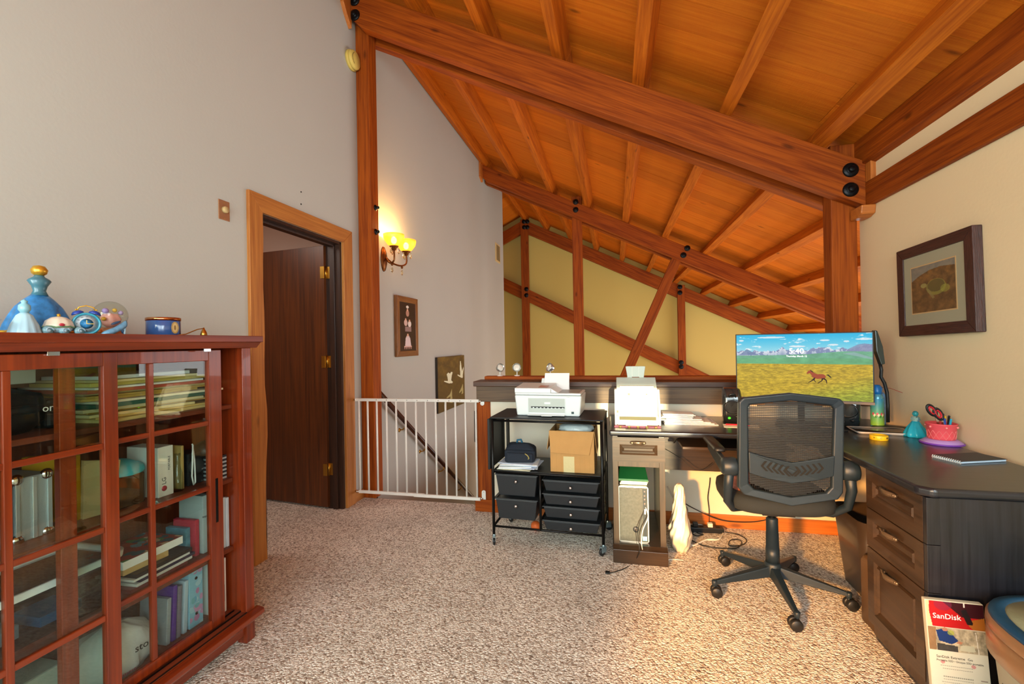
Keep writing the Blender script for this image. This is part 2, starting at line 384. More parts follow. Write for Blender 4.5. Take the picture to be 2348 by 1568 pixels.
def picture_mesh(name, a, W, H, m, curve=0.0):
    """plane in local XZ, width along X, facing -Y, origin at its centre"""
    h, w_, _ = a.shape
    xs = np.linspace(-W/2, W/2, w_+1); zs = np.linspace(H/2, -H/2, h+1)
    X, Z = np.meshgrid(xs, zs); Y = curve*(1-(2*X/W)**2)
    me = bpy.data.meshes.new(name)
    vs = np.stack([X, Y, Z], -1).reshape(-1, 3)
    i, j = np.mgrid[0:h, 0:w_]; b = i*(w_+1)+j
    fs = np.stack([b, b+w_+1, b+w_+2, b+1], -1).reshape(-1, 4)
    me.from_pydata(vs.tolist(), [], fs.tolist())
    lin = np.where(a <= 0.04045, a/12.92, ((np.clip(a, 0, 1)+0.055)/1.055)**2.4)
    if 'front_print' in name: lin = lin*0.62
    ca = me.color_attributes.new('print', 'FLOAT_COLOR', 'CORNER')
    c4 = np.ones((h*w_, 4, 4)); c4[:, :, :3] = lin.reshape(-1, 1, 3)
    ca.data.foreach_set('color', c4.reshape(-1))
    me.materials.append(m); me.update()
    return me

# ============================================================ STRUCTURE
SL = 0.49; ANG = math.atan(SL)
def zr(x): return 3.10-SL*x            # underside of the purlins
def zd(x): return 3.245-SL*x           # underside of the roof deck
WL, WR = -2.02, 1.58
Y0, YP, YE = -2.2, 3.24, 10.5
HB = -2.6                              # hall floor below

floor = struct('floor', MB().box((-2.02, Y0, -0.3), (WR, 3.36, 0)).box((-4.2, 1.0, -0.3), (-2.02, 3.6, 0)), carpet_mat())
tag(floor, 'beige cut pile carpet of the loft')
struct('floor_hall', MB().box((-4.6, 3.4, HB-0.1), (4.4, YE, HB)), mat('hall_carpet', 'b59d86', 0.9))
# left wall with the doorway
mb = MB()
mb.box((WL, Y0, -0.3), (WL-0.12, 2.29, 4.24)).box((WL, 2.29, 2.03), (WL-0.12, 3.11, 4.24)).box((WL, 3.11, -0.3), (WL-0.12, 3.42, 4.24)).box((WL, 3.42, HB), (WL-0.12, 8.4, 4.24))
struct('wall_left', mb, M_LEFT)
struct('wall_right', MB().box((WR, Y0, -0.3), (WR+0.12, 3.40, 2.50)), M_RIGHT)
# rear wall behind the camera, with the narrow window the evening sun comes through
mb = MB()
mb.prism([(-2.14, -0.3), (0.41, -0.3), (0.41, 4.28), (-2.14, 4.28)], Y0-0.12, Y0, 'XZ')
mb.prism([(0.91, -0.3), (1.7, -0.3), (1.7, 2.5), (0.91, 2.85)], Y0-0.12, Y0, 'XZ')
mb.prism([(0.41, 1.50), (0.91, 1.50), (0.91, 2.85), (0.41, 3.05)], Y0-0.12, Y0, 'XZ').box((0.41, Y0-0.12, -0.3), (0.91, Y0, 0.56))
struct('wall_back', mb, M_RIGHT)
mb = MB()
for a_, b_ in (((0.41, 0.56), (0.44, 1.5)), ((0.88, 0.56), (0.91, 1.5)), ((0.41, 0.56), (0.91, 0.59)), ((0.41, 1.47), (0.91, 1.5))):
    mb.box((a_[0], Y0-0.09, a_[1]), (b_[0], Y0-0.02, b_[1]))
struct('window_1', mb, W_TRIM)
struct('wall_far', MB().box((-4.6, YE, HB), (4.4, YE+0.12, 4.3)), M_YEL)
struct('wall_hall_left', MB().box((-4.6, 3.4, HB), (-4.5, YE, 3.2)), M_YEL)
struct('wall_hall_right', MB().box((4.2, 3.3, HB), (4.32, YE, 1.3)), M_YEL)
struct('wall_hall_near', MB().prism([(WR+0.12, HB), (4.3, HB), (4.3, 1.2), (WR+0.12, 2.46)], 3.28, 3.40, 'XZ').box((-1.0, 3.28, HB), (WR+0.12, 3.36, -0.3)), M_YEL)
struct('wall_hall_end', MB().box((-4.6, 8.28, HB), (-2.14, 8.4, 4.2)), M_LEFT)
# half wall behind the desk
low = struct('wall_low', MB().box((-0.98, YP, 0), (WR, YP+0.12, 0.93)), M_LOW)
part('cap_board', MB().box((-1.012, 3.195, 0.925), (1.39, 3.385, 0.962)), W_DARK, low, 0.004, xframe(-1.0, 3.3, 0.94), True)
part('fascia_board', MB().box((-0.995, 3.215, 0.812), (1.57, 3.24, 0.925)), W_GREY, low, 0.003, xframe(-1.0, 3.2, 0.87), True)
part('curb_board', MB().box((-0.98, 3.385, 0.90), (1.39, 3.47, 0.985)), W_POST, low, 0.004, xframe(-1.0, 3.4, 0.95), True)
part('end_post', MB().box((-1.0, 3.235, 0), (-0.895, 3.37, 0.812)), W_POST, low, 0.004, vframe(-0.95, 3.3, 0), True)
part('base_block', MB().box((-1.02, 3.222, 0), (-0.80, 3.38, 0.09)), W_POST, low, 0.004, xframe(-1.0, 3.3, 0), True)
struct('baseboard_low', MB().box((-0.80, 3.222, 0), (WR, 3.24, 0.085)), W_TRIM, xframe(-0.8, 3.22, 0.04), 0.003)
struct('baseboard_left', MB().box((WL, 3.23, 0), (WL+0.015, 3.37, 0.075)), W_CASE, yframe(WL, 3.23, 0.03), 0.003)
struct('baseboard_right', MB().box((WR-0.015, Y0, 0), (WR, 3.22, 0.085)), W_TRIM, yframe(WR, Y0, 0.03), 0.003)
# stairs beyond the gate
st = struct('stairs', MB().box((-2.02, 3.36, -0.32), (-1.0, 3.40, -0.02)), W_DARK)
for i in range(12):
    z = -0.19*(i+1); y = 3.40+0.27*i
    part('stair_tread', MB().box((-2.02, y, z-0.19), (-1.0, y+0.28, z)), MATS['hall_carpet'], st, world=True, frame=xframe(-2, y, z))
struct('wall_stair', MB().box((-1.0, 3.36, HB), (-0.9, 6.6, -0.05)), M_LEFT)

# closet beyond the door
struct('wall_closet', MB().box((-4.2, 1.0, -0.3), (-4.1, 3.6, 2.5)).box((-4.2, 3.55, -0.3), (-2.14, 3.65, 2.5)).box((-4.2, 0.9, -0.3), (-2.14, 1.0, 2.5)), mat('paint_pink', 'd9b9a6', 0.85))
struct('ceiling_closet', MB().box((-4.2, 0.9, 2.44), (-2.14, 3.65, 2.5)), MATS['paint_pink'])

# ---- ceiling: roof deck boards and purlins
def deckz(x): return zd(x)+0.02
mb = MB(); mb.prism([(-2.02, zd(-2.02)+0.022), (4.3, zd(4.3)+0.022), (4.3, zd(4.3)+0.06), (-2.02, zd(-2.02)+0.06)], Y0-0.15, YE+0.15, 'XZ')
mb.prism([(-4.8, zd(-2.02)-SL*2.78+0.022), (-2.02, zd(-2.02)+0.022), (-2.02, zd(-2.02)+0.06), (-4.8, zd(-2.02)-SL*2.78+0.06)], 8.2, YE+0.15, 'XZ')
ceil = struct('ceiling', mb, W_DECK)
rr = random.Random(3)
y = Y0-0.1; row = 0
def deck_frame(x, y): return Matrix.Translation((x, y, zd(x))) @ Matrix.Rotation(ANG, 4, 'Y')
while y < YE:
    bw = 0.232
    xs = [-2.02]
    cut = rr.choice([-0.92, 0.19, 0.745, 1.3]) if row % 3 else rr.choice([-1.475, 1.855])
    xs += [cut]
    if y > 3.3: xs += [min(4.15, cut+rr.choice([1.665, 2.22]))]
    xs += [4.25 if y > 3.0 else 1.62]
    xs = sorted(set(xs))
    for x0, x1 in zip(xs[:-1], xs[1:]):
        if x1-x0 < 0.2: continue
        dz = rr.uniform(0, 0.0025)
        Lx = (x1-x0)/math.cos(ANG)-0.002
        me = MB().box((0, 0.0012, dz), (Lx, bw-0.0012, 0.021)).mesh('ceiling_board', W_DECK)
        o = link('ceiling_board', me, ceil, deck_frame(x0, y), 0, world=True); o.matrix_parent_inverse = Matrix()
    y += bw; row += 1
y = 8.3
while y < YE:
    me = MB().box((0, 0.0012, 0), (2.6/math.cos(ANG), 0.2308, 0.021)).mesh('ceiling_board', W_DECK)
    z0 = zd(-2.02)
    link('ceiling_board', me, ceil, Matrix.Translation((-2.02, y, z0+0.02)) @ Matrix.Rotation(PI, 4, 'Z') @ Matrix.Rotation(ANG, 4, 'Y') @ Matrix.Translation((0, -0.232, -0.02)))
    y += 0.232
# purlins run the length of the roof
for k in range(-4, 8):
    xc = 0.19+0.555*k
    if k == -4: xc = -1.972
    y0 = Y0 if xc < 1.5 else 3.42
    fr = Matrix.Translation((xc, y0, zr(xc))) @ Matrix.Rotation(ANG, 4, 'Y') @ Matrix.Rotation(PI/2, 4, 'Z')
    segs = [(y0, 3.36+0.0), (3.36, 7.11), (7.11, YE)] if y0 < 0 else [(y0, 7.11), (7.11, YE)]
    for a_, b_ in segs:
        fr = Matrix.Translation((xc, a_, zr(xc))) @ Matrix.Rotation(ANG, 4, 'Y') @ Matrix.Rotation(PI/2, 4, 'Z')
        me = MB().box((0.001, -0.043, 0), (b_-a_-0.001, 0.043, 0.134)).mesh('purlin', W_PURL)
        link('purlin', me, ceil, fr, 0.003)
for k in range(1, 4):
    xc = -2.02-0.55*k
    fr = Matrix.Translation((xc, 8.4, zr(-2.02)-SL*0.55*k)) @ Matrix.Rotation(-ANG, 4, 'Y') @ Matrix.Rotation(PI/2, 4, 'Z')
    link('purlin', MB().box((0, -0.043, 0), (2.1, 0.043, 0.134)).mesh('purlin', W_PURL), ceil, fr, 0.003)
# plate and ledger on the right wall
tp = struct('trim_1', MB().prism([(1.535, 2.325), (1.60, 2.30), (1.60, 2.50), (1.535, 2.49)], Y0, 3.36, 'XZ'), W_BEAM, yframe(1.56, Y0, 2.4), 0.004); tag(tp, 'wall plate timber under the roof above the right wall')
tp = struct('trim_2', MB().box((1.55, Y0, 2.052), (WR, 3.262, 2.205)), W_BEAM, yframe(1.56, Y0, 2.1), 0.006); tag(tp, 'ledger timber along the right wall')

# ---- trusses
def rafter_poly(xa, xb, d, cutl=0.0, x_ridge=-2.0):
    pts = [(xa, zr(xa)), (xb, zr(xb)), (xb, zr(xb)-d)]
    if cutl: pts += [(xa+cutl, zr(xa+cutl)-d), (xa, zr(xa)-d+cutl*0.6)]
    else: pts += [(xa, zr(xa)-d)]
    return pts
SFR = lambda x, y, z: Matrix.Translation((x, y, z)) @ Matrix.Rotation(ANG, 4, 'Y')
def bolt(parent, x, y, z, r=0.045, rot=(PI/2, 0, 0)):
    b = MB().lathe([(r, 0), (r, 0.006), (r*0.85, 0.011), (r*0.5, 0.013), (r*0.42, 0.013), (r*0.42, 0.028), (r*0.3, 0.032), (1e-5, 0.032)], 20)
    o = part('bolt', b, M_BOLT, parent, frame=T(x, y, z, *rot), world=False); return o
def wbolt(parent, x, y, z, r=0.045):
    b = MB().lathe([(r, 0), (r, 0.006), (r*0.85, 0.011), (r*0.5, 0.013), (r*0.42, 0.013), (r*0.42, 0.028), (r*0.3, 0.032), (1e-5, 0.032)], 20)
    me = b.mesh('bolt', M_BOLT)
    return link('bolt', me, parent, T(x, y, z, PI/2, 0, 0), world=True)
t1 = thing('roof_truss', 'near roof truss of doubled sloping beams between two posts, large iron bolts at its ends', 'roof truss', (-1.96, 3.42, 0))
part('rafter', MB().prism(rafter_poly(-2.015, 1.555, 0.28, 0.10), 3.26, 3.35, 'XZ'), W_BEAM, t1, 0.005, SFR(-2, 3.3, zr(-2)), True)
part('rafter', MB().prism(rafter_poly(-2.015, 1.575, 0.28), 3.475, 3.57, 'XZ'), W_BEAM, t1, 0.005, SFR(-2, 3.5, zr(-2)), True)
part('post', MB().box((WL+0.002, 3.352, 0), (-1.90, 3.473, zd(-1.9))), W_POST, t1, 0.006, vframe(-1.96, 3.41, 0), True)
part('post', MB().box((1.395, 3.352, 0), (1.545, 3.473, zd(1.5)-0.02)), W_POST, t1, 0.006, vframe(1.47, 3.41, 0), True)
p = P(1950, 390, 'Y', 3.26); wbolt(t1, p.x, 3.26, p.z); p = P(1950, 435, 'Y', 3.26); wbolt(t1, p.x, 3.26, p.z)
p = P(813, 1, 'Y', 3.26); wbolt(t1, p.x, 3.26, p.z); p = P(813.5, 35, 'Y', 3.26); wbolt(t1, p.x, 3.26, p.z)
# boards where the timbers meet the walls
pl = MB().prism([(3.15, 3.90), (3.19, 3.84), (3.26, 3.76), (3.26, 4.20), (3.15, 4.20)], WL, WL+0.03, 'YZ')
tag(struct('trim_3', pl, W_TRIM, vframe(WL, 3.2, 3.9), 0.002), 'thin end board where the near beam meets the left wall')
tag(struct('trim_4', MB().box((1.552, 3.20, 2.205), (1.585, 3.26, 2.335)), W_TRIM, vframe(1.57, 3.2, 2.2), 0.002), 'short upright board beside the near beam end')
tag(struct('trim_5', MB().prism([(3.262, 1.985), (3.21, 2.0), (3.20, 2.052), (3.34, 2.052), (3.34, 1.985)], 1.50, WR, 'YZ'), W_TRIM, xframe(1.5, 3.2, 2.0), 0.006), 'small corbel block under the near beam end')
p0 = P(858, 475, 'X', -1.90)
for yy in (475, 530):
    p0 = P(858, yy, 'X', -1.90)
    b = MB().lathe([(0.024, 0), (0.024, 0.006), (0.016, 0.012), (0.012, 0.012), (0.012, 0.03), (0.007, 0.034), (1e-5, 0.034)], 16)
    link('bolt', b.mesh('bolt', M_BOLT), t1, T(-1.90, 3.42, p0.z, 0, PI/2, 0), world=True)

t2 = thing('roof_truss', 'middle roof truss with one slender post and a diagonal brace', 'roof truss', (-0.52, 7.1, HB))
part('rafter', MB().prism(rafter_poly(-2.01, 4.2, 0.235, 0.08), 6.97, 7.06, 'XZ'), W_BEAM, t2, 0.005, SFR(-2, 7, zr(-2)), True)
part('rafter', MB().prism(rafter_poly(-2.01, 4.2, 0.235), 7.18, 7.27, 'XZ'), W_BEAM, t2, 0.005, SFR(-2, 7.2, zr(-2)), True)
part('post', MB().box((-0.60, 7.06, HB), (-0.45, 7.18, zd(-0.5)-0.01)), W_POST, t2, 0.006, vframe(-0.52, 7.1, 0), True)
part('brace', MB().prism([(0.90, 2.55), (1.03, 2.50), (0.235, 0.70), (-0.45, -0.75), (-0.45, -0.47), (0.08, 0.70)], 7.06, 7.18, 'XZ'), W_POST, t2, 0.005, axis_frame((0.15, 7.1, 0.70), (0.95, 7.1, 2.4)), True)
for xy in ((1320, 463), (1320, 481), (1576, 569), (1567, 585)):
    p = P(*xy, 'Y', 6.97); wbolt(t2, p.x, 6.97, p.z, 0.042)
tag(struct('trim_6', MB().prism([(6.86, 3.86), (6.97, 3.80), (6.97, 4.12), (6.86, 4.12)], WL, WL+0.03, 'YZ'), W_TRIM, vframe(WL, 6.9, 3.9), 0.002), 'thin end board where the middle beam meets the left wall')

t3 = thing('roof_truss', 'farthest roof truss against the yellow gable wall with a lower sloping tie', 'roof truss', (-1.98, 10.4, HB))
part('rafter', MB().prism([(-1.98, zr(-1.98)), (4.2, zr(4.2)), (4.2, zr(4.2)-0.29), (-1.98, zr(-1.98)-0.29)], 10.30, 10.39, 'XZ'), W_BEAM, t3, 0.005, SFR(-2, 10.3, zr(-2)), True)
part('rafter', MB().prism([(-1.98, zr(-1.98)), (-4.5, zr(-1.98)-SL*2.52), (-4.5, zr(-1.98)-SL*2.52-0.29), (-1.98, zr(-1.98)-0.29)], 10.30, 10.39, 'XZ'), W_BEAM, t3, 0.005, Matrix.Translation((-2, 10.3, 4)) @ Matrix.Rotation(-ANG, 4, 'Y'), True)
part('tie_beam', MB().prism([(-4.5, 3.80), (4.2, -0.66), (4.2, -0.95), (-4.5, 3.50)], 10.36, 10.46, 'XZ'), W_BEAM, t3, 0.005, SFR(-2, 10.4, 2.5), True)
for x0, x1 in ((-2.05, -1.88), (1.345, 1.495)):
    part('post', MB().box((x0, 10.26, HB), (x1, 10.36, zr(x0)-0.03)), W_POST, t3, 0.005, vframe(x0, 10.3, 0), True)
for xy in ((1201.5, 508), (1209, 508), (1202, 521), (1209, 521), (1207, 663), (1207, 677), (1559, 658), (1559, 671), (1562, 831), (1562, 841)):
    p = P(*xy, 'Y', 10.26); wbolt(t3, p.x, 10.26, p.z, 0.05)

# ---- doorway
mb = MB()
def casing(pts, fr, name='casing'):
    return part(name, MB().prism(pts, WL, WL+0.022, 'YZ'), W_CASE, door1, 0.003, fr, True)
door1 = struct('door_1', MB().box((WL-0.135, 2.29, 0), (WL, 2.31, 2.03)).box((WL-0.135, 3.09, 0), (WL, 3.11, 2.03)).box((WL-0.135, 2.29, 2.01), (WL, 3.11, 2.03)), W_JAMB, vframe(WL, 2.7, 0))
wob = [(2.29+0.004*math.sin(i*1.7)+(0.012*math.sin(i*0.9) if i > 6 else 0), 2.03-2.03*i/14) for i in range(15)]
casing([(2.19, 0), (2.19, 2.135), (2.29, 2.03)]+wob, vframe(WL, 2.24, 0))
casing([(2.19, 2.135), (3.23, 2.135), (3.11, 2.03), (2.29, 2.03)], yframe(WL, 2.2, 2.08))
casing([(3.23, 2.135), (3.23, 0), (3.11, 0), (3.11, 2.03)], vframe(WL, 3.17, 0))
part('door_stop', MB().box((-2.10, 2.31, 0), (-2.06, 2.325, 2.01)).box((-2.10, 3.075, 0), (-2.06, 3.09, 2.01)).box((-2.10, 2.31, 1.995), (-2.06, 3.09, 2.01)), W_JAMB, door1, 0.002, vframe(-2.08, 2.7, 0), True)
HX, HY = -2.135, 3.085
leafM = Matrix.Translation((HX, HY, 0)) @ Matrix.Rotation(math.radians(180-8), 4, 'Z')
lf = link('door_leaf', MB().box((0.004, -0.02, 0.015), (0.775, 0.02, 2.005)).mesh('door_leaf', W_DOOR, VERT), door1, leafM @ VERT, 0.002, world=True)
tag(lf, 'dark mahogany flush door leaf standing open')
for z in (1.80, 1.12, 0.30):
    hb = MB().box((-0.001, -0.0235, z-0.045), (0.035, -0.0205, z+0.045)).box((-0.045, -0.0235, z-0.045), (-0.012, -0.0205, z+0.045))
    hb.tube([(-0.006, -0.027, z-0.047), (-0.006, -0.027, z+0.047)], 0.006, 10)
    hh = link('door_hinge', MB().box((-2.133, 3.0875, z-0.045), (-2.10, 3.0895, z+0.045)).tube([(-2.137, 3.083, z-0.048), (-2.137, 3.083, z+0.048)], 0.0065, 10).box((-2.172, 3.062, z-0.045), (-2.139, 3.064, z+0.045)).mesh('door_hinge', M_BRASS), door1, None, world=True)
    tag(hh, 'brass butt hinge')
# screw anchors left in the wall
for yy in (440, 468):
    p = P(690, yy, 'X', WL)
    obj('wall_anchor', MB().lathe([(0.005, 0), (0.004, 0.004), (0.001, 0.006)], 8, T(WL, p.y, p.z, 0, PI/2, 0)), M_BOLT, 'small metal anchor stuck in the white wall above the doorway, '+('upper' if yy == 440 else 'lower')+' of the pair', 'anchor', group='wall anchors over the doorway')
# vent grille on the left wall
v0 = P(1136, 555, 'X', WL+0.01); v1 = P(1147, 605, 'X', WL+0.01)
vg = thing('wall_vent', 'small cream vent grille high on the far end of the white wall', 'vent', (WL, (v0.y+v1.y)/2, v1.z))
part('frame', MB().box((WL, v0.y, v1.z), (WL+0.012, v1.y, v0.z)), mat('vent_cream', 'd8c08c', 0.5), vg, 0.003, world=True)
for i in range(5):
    yv = v0.y+(v1.y-v0.y)*(0.2+0.15*i)
    part('gap_shade', MB().box((WL+0.012, yv, v1.z+0.03), (WL+0.018, yv+0.012, v0.z-0.03)), mat('vent_shadow', '6e5a34', 0.6), vg, world=True)  # dark strips: shade of the grille gaps put into their colour

# ============================================================ CABINET
cab = thing('display_cabinet', 'low cherry wood display cabinet with sliding glass doors along the left wall', 'cabinet', (-1.76, 1.10, 0))
CX0, CX1, CY0, CY1 = -1.985, -1.52, 0.545, 1.66
def cpart(name, mb, m=W_CAB, bev=0.002, fr=None, **k): return part(name, mb, m, cab, bev, fr, True, **k)
# top with its crown moulding
prof = [(-1.99, 1.262), (-1.99, 1.288), (-1.482, 1.288), (-1.482, 1.262), (-1.492, 1.262), (-1.515, 1.238), (-1.99, 1.238)]
mb = MB().prism(prof, CY0-0.03, CY1+0.03, 'XZ')
cpart('top_board', mb, fr=yframe(-1.75, 0.5, 1.26))
for y0, y1 in ((CY0, CY0+0.045), (CY1-0.045, CY1)):
    cpart('side_panel', MB().box((CX0, y0+0.012, 0.12), (CX1-0.03, y1-0.012, 1.238)), fr=vframe(-1.75, y0, 0.1))
    cpart('front_stile', MB().box((CX1-0.03, y0, 0.11), (CX1, y1, 1.238)), fr=vframe(CX1, y0, 0.1))
    cpart('foot', MB().box((CX1-0.045, y0, 0.0), (CX1, y1, 0.088)), fr=vframe(CX1, y0, 0))
    cpart('foot', MB().box((CX0, y0, 0.0), (CX0+0.045, y1, 0.088)), fr=vframe(CX0, y0, 0))
cpart('back_panel', MB().box((CX0, CY0+0.03, 0.12), (CX0+0.012, CY1-0.03, 1.238)), W_CABD, fr=vframe(CX0, 1, 0))
for i, z in enumerate((1.0, 0.69, 0.40)):
    cpart('shelf', MB().box((CX0+0.012, CY0+0.034, z-0.018), (CX1-0.068, CY1-0.034, z)), W_CABD, fr=yframe(-1.7, CY0, z))
cpart('bottom_board', MB().box((CX0, CY0, 0.112), (CX1, CY1, 0.13)), W_CABD, fr=yframe(-1.7, CY0, 0.12))
cpart('base_moulding', MB().prism([(-1.53, 0.088), (-1.50, 0.088), (-1.49, 0.10), (-1.49, 0.118), (-1.515, 0.124), (-1.53, 0.124)], CY0-0.02, CY1+0.022, 'XZ'), fr=yframe(-1.5, CY0, 0.1))
cpart('base_rail', MB().box((-1.545, CY0+0.045, 0.035), (-1.53, CY1-0.045, 0.088)), fr=yframe(-1.5, CY0, 0.05))
cpart('door_track', MB().box((-1.582, CY0+0.045, 0.13), (-1.580, CY1-0.045, 0.136)).box((-1.550, CY0+0.045, 0.13), (-1.547, CY1-0.045, 0.136)).box((-1.518, CY0+0.045, 0.13), (-1.516, CY1-0.045, 0.134)), M_BLKM, 0)
def slide_door(x0, y0, y1, sl, sr, ym, mw, handle):
    z0, z1 = 0.136, 1.232; x1 = x0+0.022
    dm = MB().box((x0, y0, z0), (x1, y0+sl, z1)).box((x0, y1-sr, z0), (x1, y1, z1)).box((x0, y0+sl, z0), (x1, y1-sr, z0+0.034)).box((x0, y0+sl, z1-0.042), (x1, y1-sr, z1))
    d = part('sliding_door', dm, W_CAB, cab, 0.002, vframe(x0, y0, z0), True)
    part('muntin', MB().box((x0+0.003, ym, z0+0.034), (x1-0.003, ym+mw, z1-0.042)), W_CAB, d, 0.002, vframe(x0, ym, z0), True)
    rows = [z0+0.034, 0.42, 0.69, 0.945, z1-0.042]
    for zz in rows[1:-1]:
        part('muntin', MB().box((x0+0.004, y0+sl, zz-0.009), (x1-0.004, y1-sr, zz+0.009)), W_CAB, d, 0.002, yframe(x0, y0, zz), True)
    for r in range(4):
        for a, b in ((y0+sl, ym), (ym+mw, y1-sr)):
            part('pane', MB().box((x0+0.009, a-0.002, rows[r]), (x0+0.012, b+0.002, rows[r+1])), M_GLASS, d, world=True)
    if handle:
        part('handle', MB().box((x1-0.002, y1-sr*0.62, 0.545), (x1+0.0015, y1-sr*0.42, 0.72)), M_BLKM, d, 0.001, world=True, label='slim dark recessed pull')
slide_door(-1.578, 0.99, 1.545, 0.042, 0.058, 1.252, 0.018, True)
slide_door(-1.545, 0.565, 1.126, 0.045, 0.041, 0.85, 0.018, False)
for y in (0.94, 1.43):
    cpart('roller_clip', MB().box((-1.522, y, 1.226), (-1.516, y+0.03, 1.238)), M_CHROME, 0.001)

# ---- things inside the cabinet (shelf tops at 1.00, 0.69, 0.40, 0.13)
def boxobj(name, label, cat, a, b, m, bev=0.002, rz=0, group=None):
    c = ((a[0]+b[0])/2, (a[1]+b[1])/2, min(a[2], b[2])); fr = T(*c, 0, 0, rz)
    inv = Matrix.Translation((-c[0], -c[1], -c[2]))
    mb = MB().box(a, b, inv)
    o = link(name, mb.mesh(name, m), None, fr, bev); return tag(o, label, cat, group)
rr = random.Random(5)
cols = ['e0c27a', 'd9b565', 'e6cf93', 'd4a84f', 'c9b98c', '2f5a48', 'e9dfc0', 'd8b055', 'c7a24e', 'ddc98d', 'b3503a', 'e5e7e3', 'd9c36b', 'e2d19a']
where = ['lowest', 'second from the bottom', 'third from the bottom', 'fourth from the bottom', 'fifth from the bottom', 'sixth', 'seventh', 'eighth', 'ninth', 'tenth', 'fourth from the top', 'third from the top', 'second from the top', 'topmost']
z = 1.0
for i in range(14):
    t = rr.uniform(0.007, 0.013); c_ = cols[i]
    cn = 'dark green' if c_ == '2f5a48' else 'reddish' if c_ == 'b3503a' else 'white' if c_ == 'e5e7e3' else 'buff'
    boxobj('file_folder', f'{cn} paper folder in the top shelf pile, {where[i]}', 'folder', (-1.92+rr.uniform(-.02, .02), 1.13+rr.uniform(-.02, .03), z), (-1.64+rr.uniform(-.03, .02), 1.54+rr.uniform(-.04, .09), z+t), mat('folder_'+c_, c_, 0.7), 0.001, rr.uniform(-0.07, 0.07), 'folders piled on the top shelf')
    z += t+0.0006
boxobj('paper_stack', 'white papers lying on top of the buff folder pile', 'papers', (-1.90, 1.16, z), (-1.66, 1.50, z+0.012), M_PAPER, 0.001, 0.05)
# black bags on the top shelf, left
bag = thing('camera_bag', 'black soft bag with a strap on the cabinet top shelf behind the left door', 'bag', (-1.76, 0.90, 1.0))
mb = MB().lathe([(0.0001, 0), (0.10, 0.0), (0.125, 0.03), (0.13, 0.08), (0.12, 0.11), (0.06, 0.135), (0.0001, 0.14)], 24, T(0, 0, 0), sx=0.9, sy=1.35)
part('body', mb, M_BLACK, bag)
part('strap', MB().tube([(0.115, -0.17, 0.04), (0.13, -0.08, 0.07), (0.135, 0.05, 0.075), (0.115, 0.15, 0.07)], 0.012, 8), M_BLACK, bag)
text('lettering', 'on', 0.03, M_WHITE, bag, T(0.150, 0.10, 0.073, PI/2, 0, PI/2), label='small white letters on the strap')
boxobj('black_case', 'flat black case on the top shelf beside the folder pile', 'case', (-1.90, 1.05, 1.0), (-1.70, 1.11, 1.09), M_BLACK, 0.01)
boxobj('card_box', 'pale grey box lying over the black bag on the top shelf', 'box', (-1.92, 0.95, 1.142), (-1.74, 1.05, 1.20), mat('box_grey', 'b9c0b4', 0.6), 0.003)
# middle shelf
alu = mat('aluminium', 'c4ccd0', 0.35, metal=0.55, bump=0.5, bscale=500)
sc = thing('aluminium_case', 'silver aluminium case standing on end behind the left glass door', 'case', (-1.74, 1.0, 0.69))
part('shell', MB().box((-0.10, -0.045, 0.0), (0.07, 0.04, 0.185)), alu, sc, 0.004)
part('rib', MB().box((0.07, -0.046, 0.003), (0.074, -0.036, 0.182)).box((0.07, -0.006, 0.003), (0.074, 0.004, 0.182)).box((0.07, 0.03, 0.003), (0.074, 0.041, 0.182)), mat('alu_rib', 'e0e6e8', 0.25, metal=0.6), sc, 0.001)
for yy, zz in ((-0.04, 0.0), (0.032, 0.0), (-0.04, 0.172), (0.032, 0.172)):
    part('corner_cap', MB().ball((0.066, yy, zz+0.008), 0.017, 12, (0.7, 1, 1)), M_CHROME, sc)
boxobj('storage_box', 'grey and purple carton beside the silver case', 'box', (-1.84, 0.885, 0.69), (-1.67, 0.945, 0.87), mat('box_purple', '6d6a86', 0.5), 0.002)
dv = thing('media_box', 'black boxed device with blue lettering at the left end of the middle shelf', 'box', (-1.74, 0.83, 0.69))
part('carton', MB().box((-0.09, -0.04, 0), (0.07, 0.035, 0.14)), M_BLACK, dv, 0.002)
text('lettering', 'SONY', 0.022, M_WHITE, dv, T(0.0706, 0.02, 0.03, PI/2, -PI/2, PI/2), label='white capitals')
man = thing('card_sleeve', 'tan printed card sleeve leaning behind the door overlap', 'sleeve', (-1.70, 1.19, 0.69))
part('card', MB().prism([(-0.05, 0.0), (0.03, 0.0), (0.055, 0.17), (-0.045, 0.19)], -0.02, 0.0, 'XZ', M=T(0, 0, 0, 0, 0, PI/2-0.2)), mat('tan_card', 'c4a878', 0.7), man, 0.001)
boxobj('smoked_box', 'smoky brown transparent plastic box on the middle shelf', 'box', (-1.80, 1.215, 0.69), (-1.66, 1.315, 0.80), mat('smoked', '3b2a1c', 0.15, coat=0.4), 0.006)
tl = MB().lathe([(0.0001, 0), (0.05, 0.0), (0.075, 0.012), (0.07, 0.025), (0.03, 0.045), (0.0001, 0.052)], 24, T(-1.72, 1.27, 0.802, 0, 0.2, 0), sx=0.9, sy=1.0)
obj('teal_cap', tl, mat('teal_plastic', '1fb4c8', 0.35), 'bright turquoise plastic cover lying on the smoky box', 'cover')
lg = thing('drive_carton', 'white upright carton with a red round mark beside the turquoise cover', 'box', (-1.70, 1.385, 0.69))
part('carton', MB().box((-0.09, -0.035, 0), (0.055, 0.025, 0.185)), mat('carton_white', 'e4e2dc', 0.5), lg, 0.002)
part('emblem', MB().lathe([(0.010, 0), (0.010, 0.001), (1e-5, 0.001)], 20, T(0.055, -0.012, 0.03, 0, PI/2, 0)), mat('emblem_red', 'b5123c', 0.4), lg, label='red round logo')
text('lettering', 'LG', 0.022, mat('ink_grey', '55585c', 0.6), lg, T(0.0556, -0.012, 0.058, PI/2, -PI/2, PI/2))
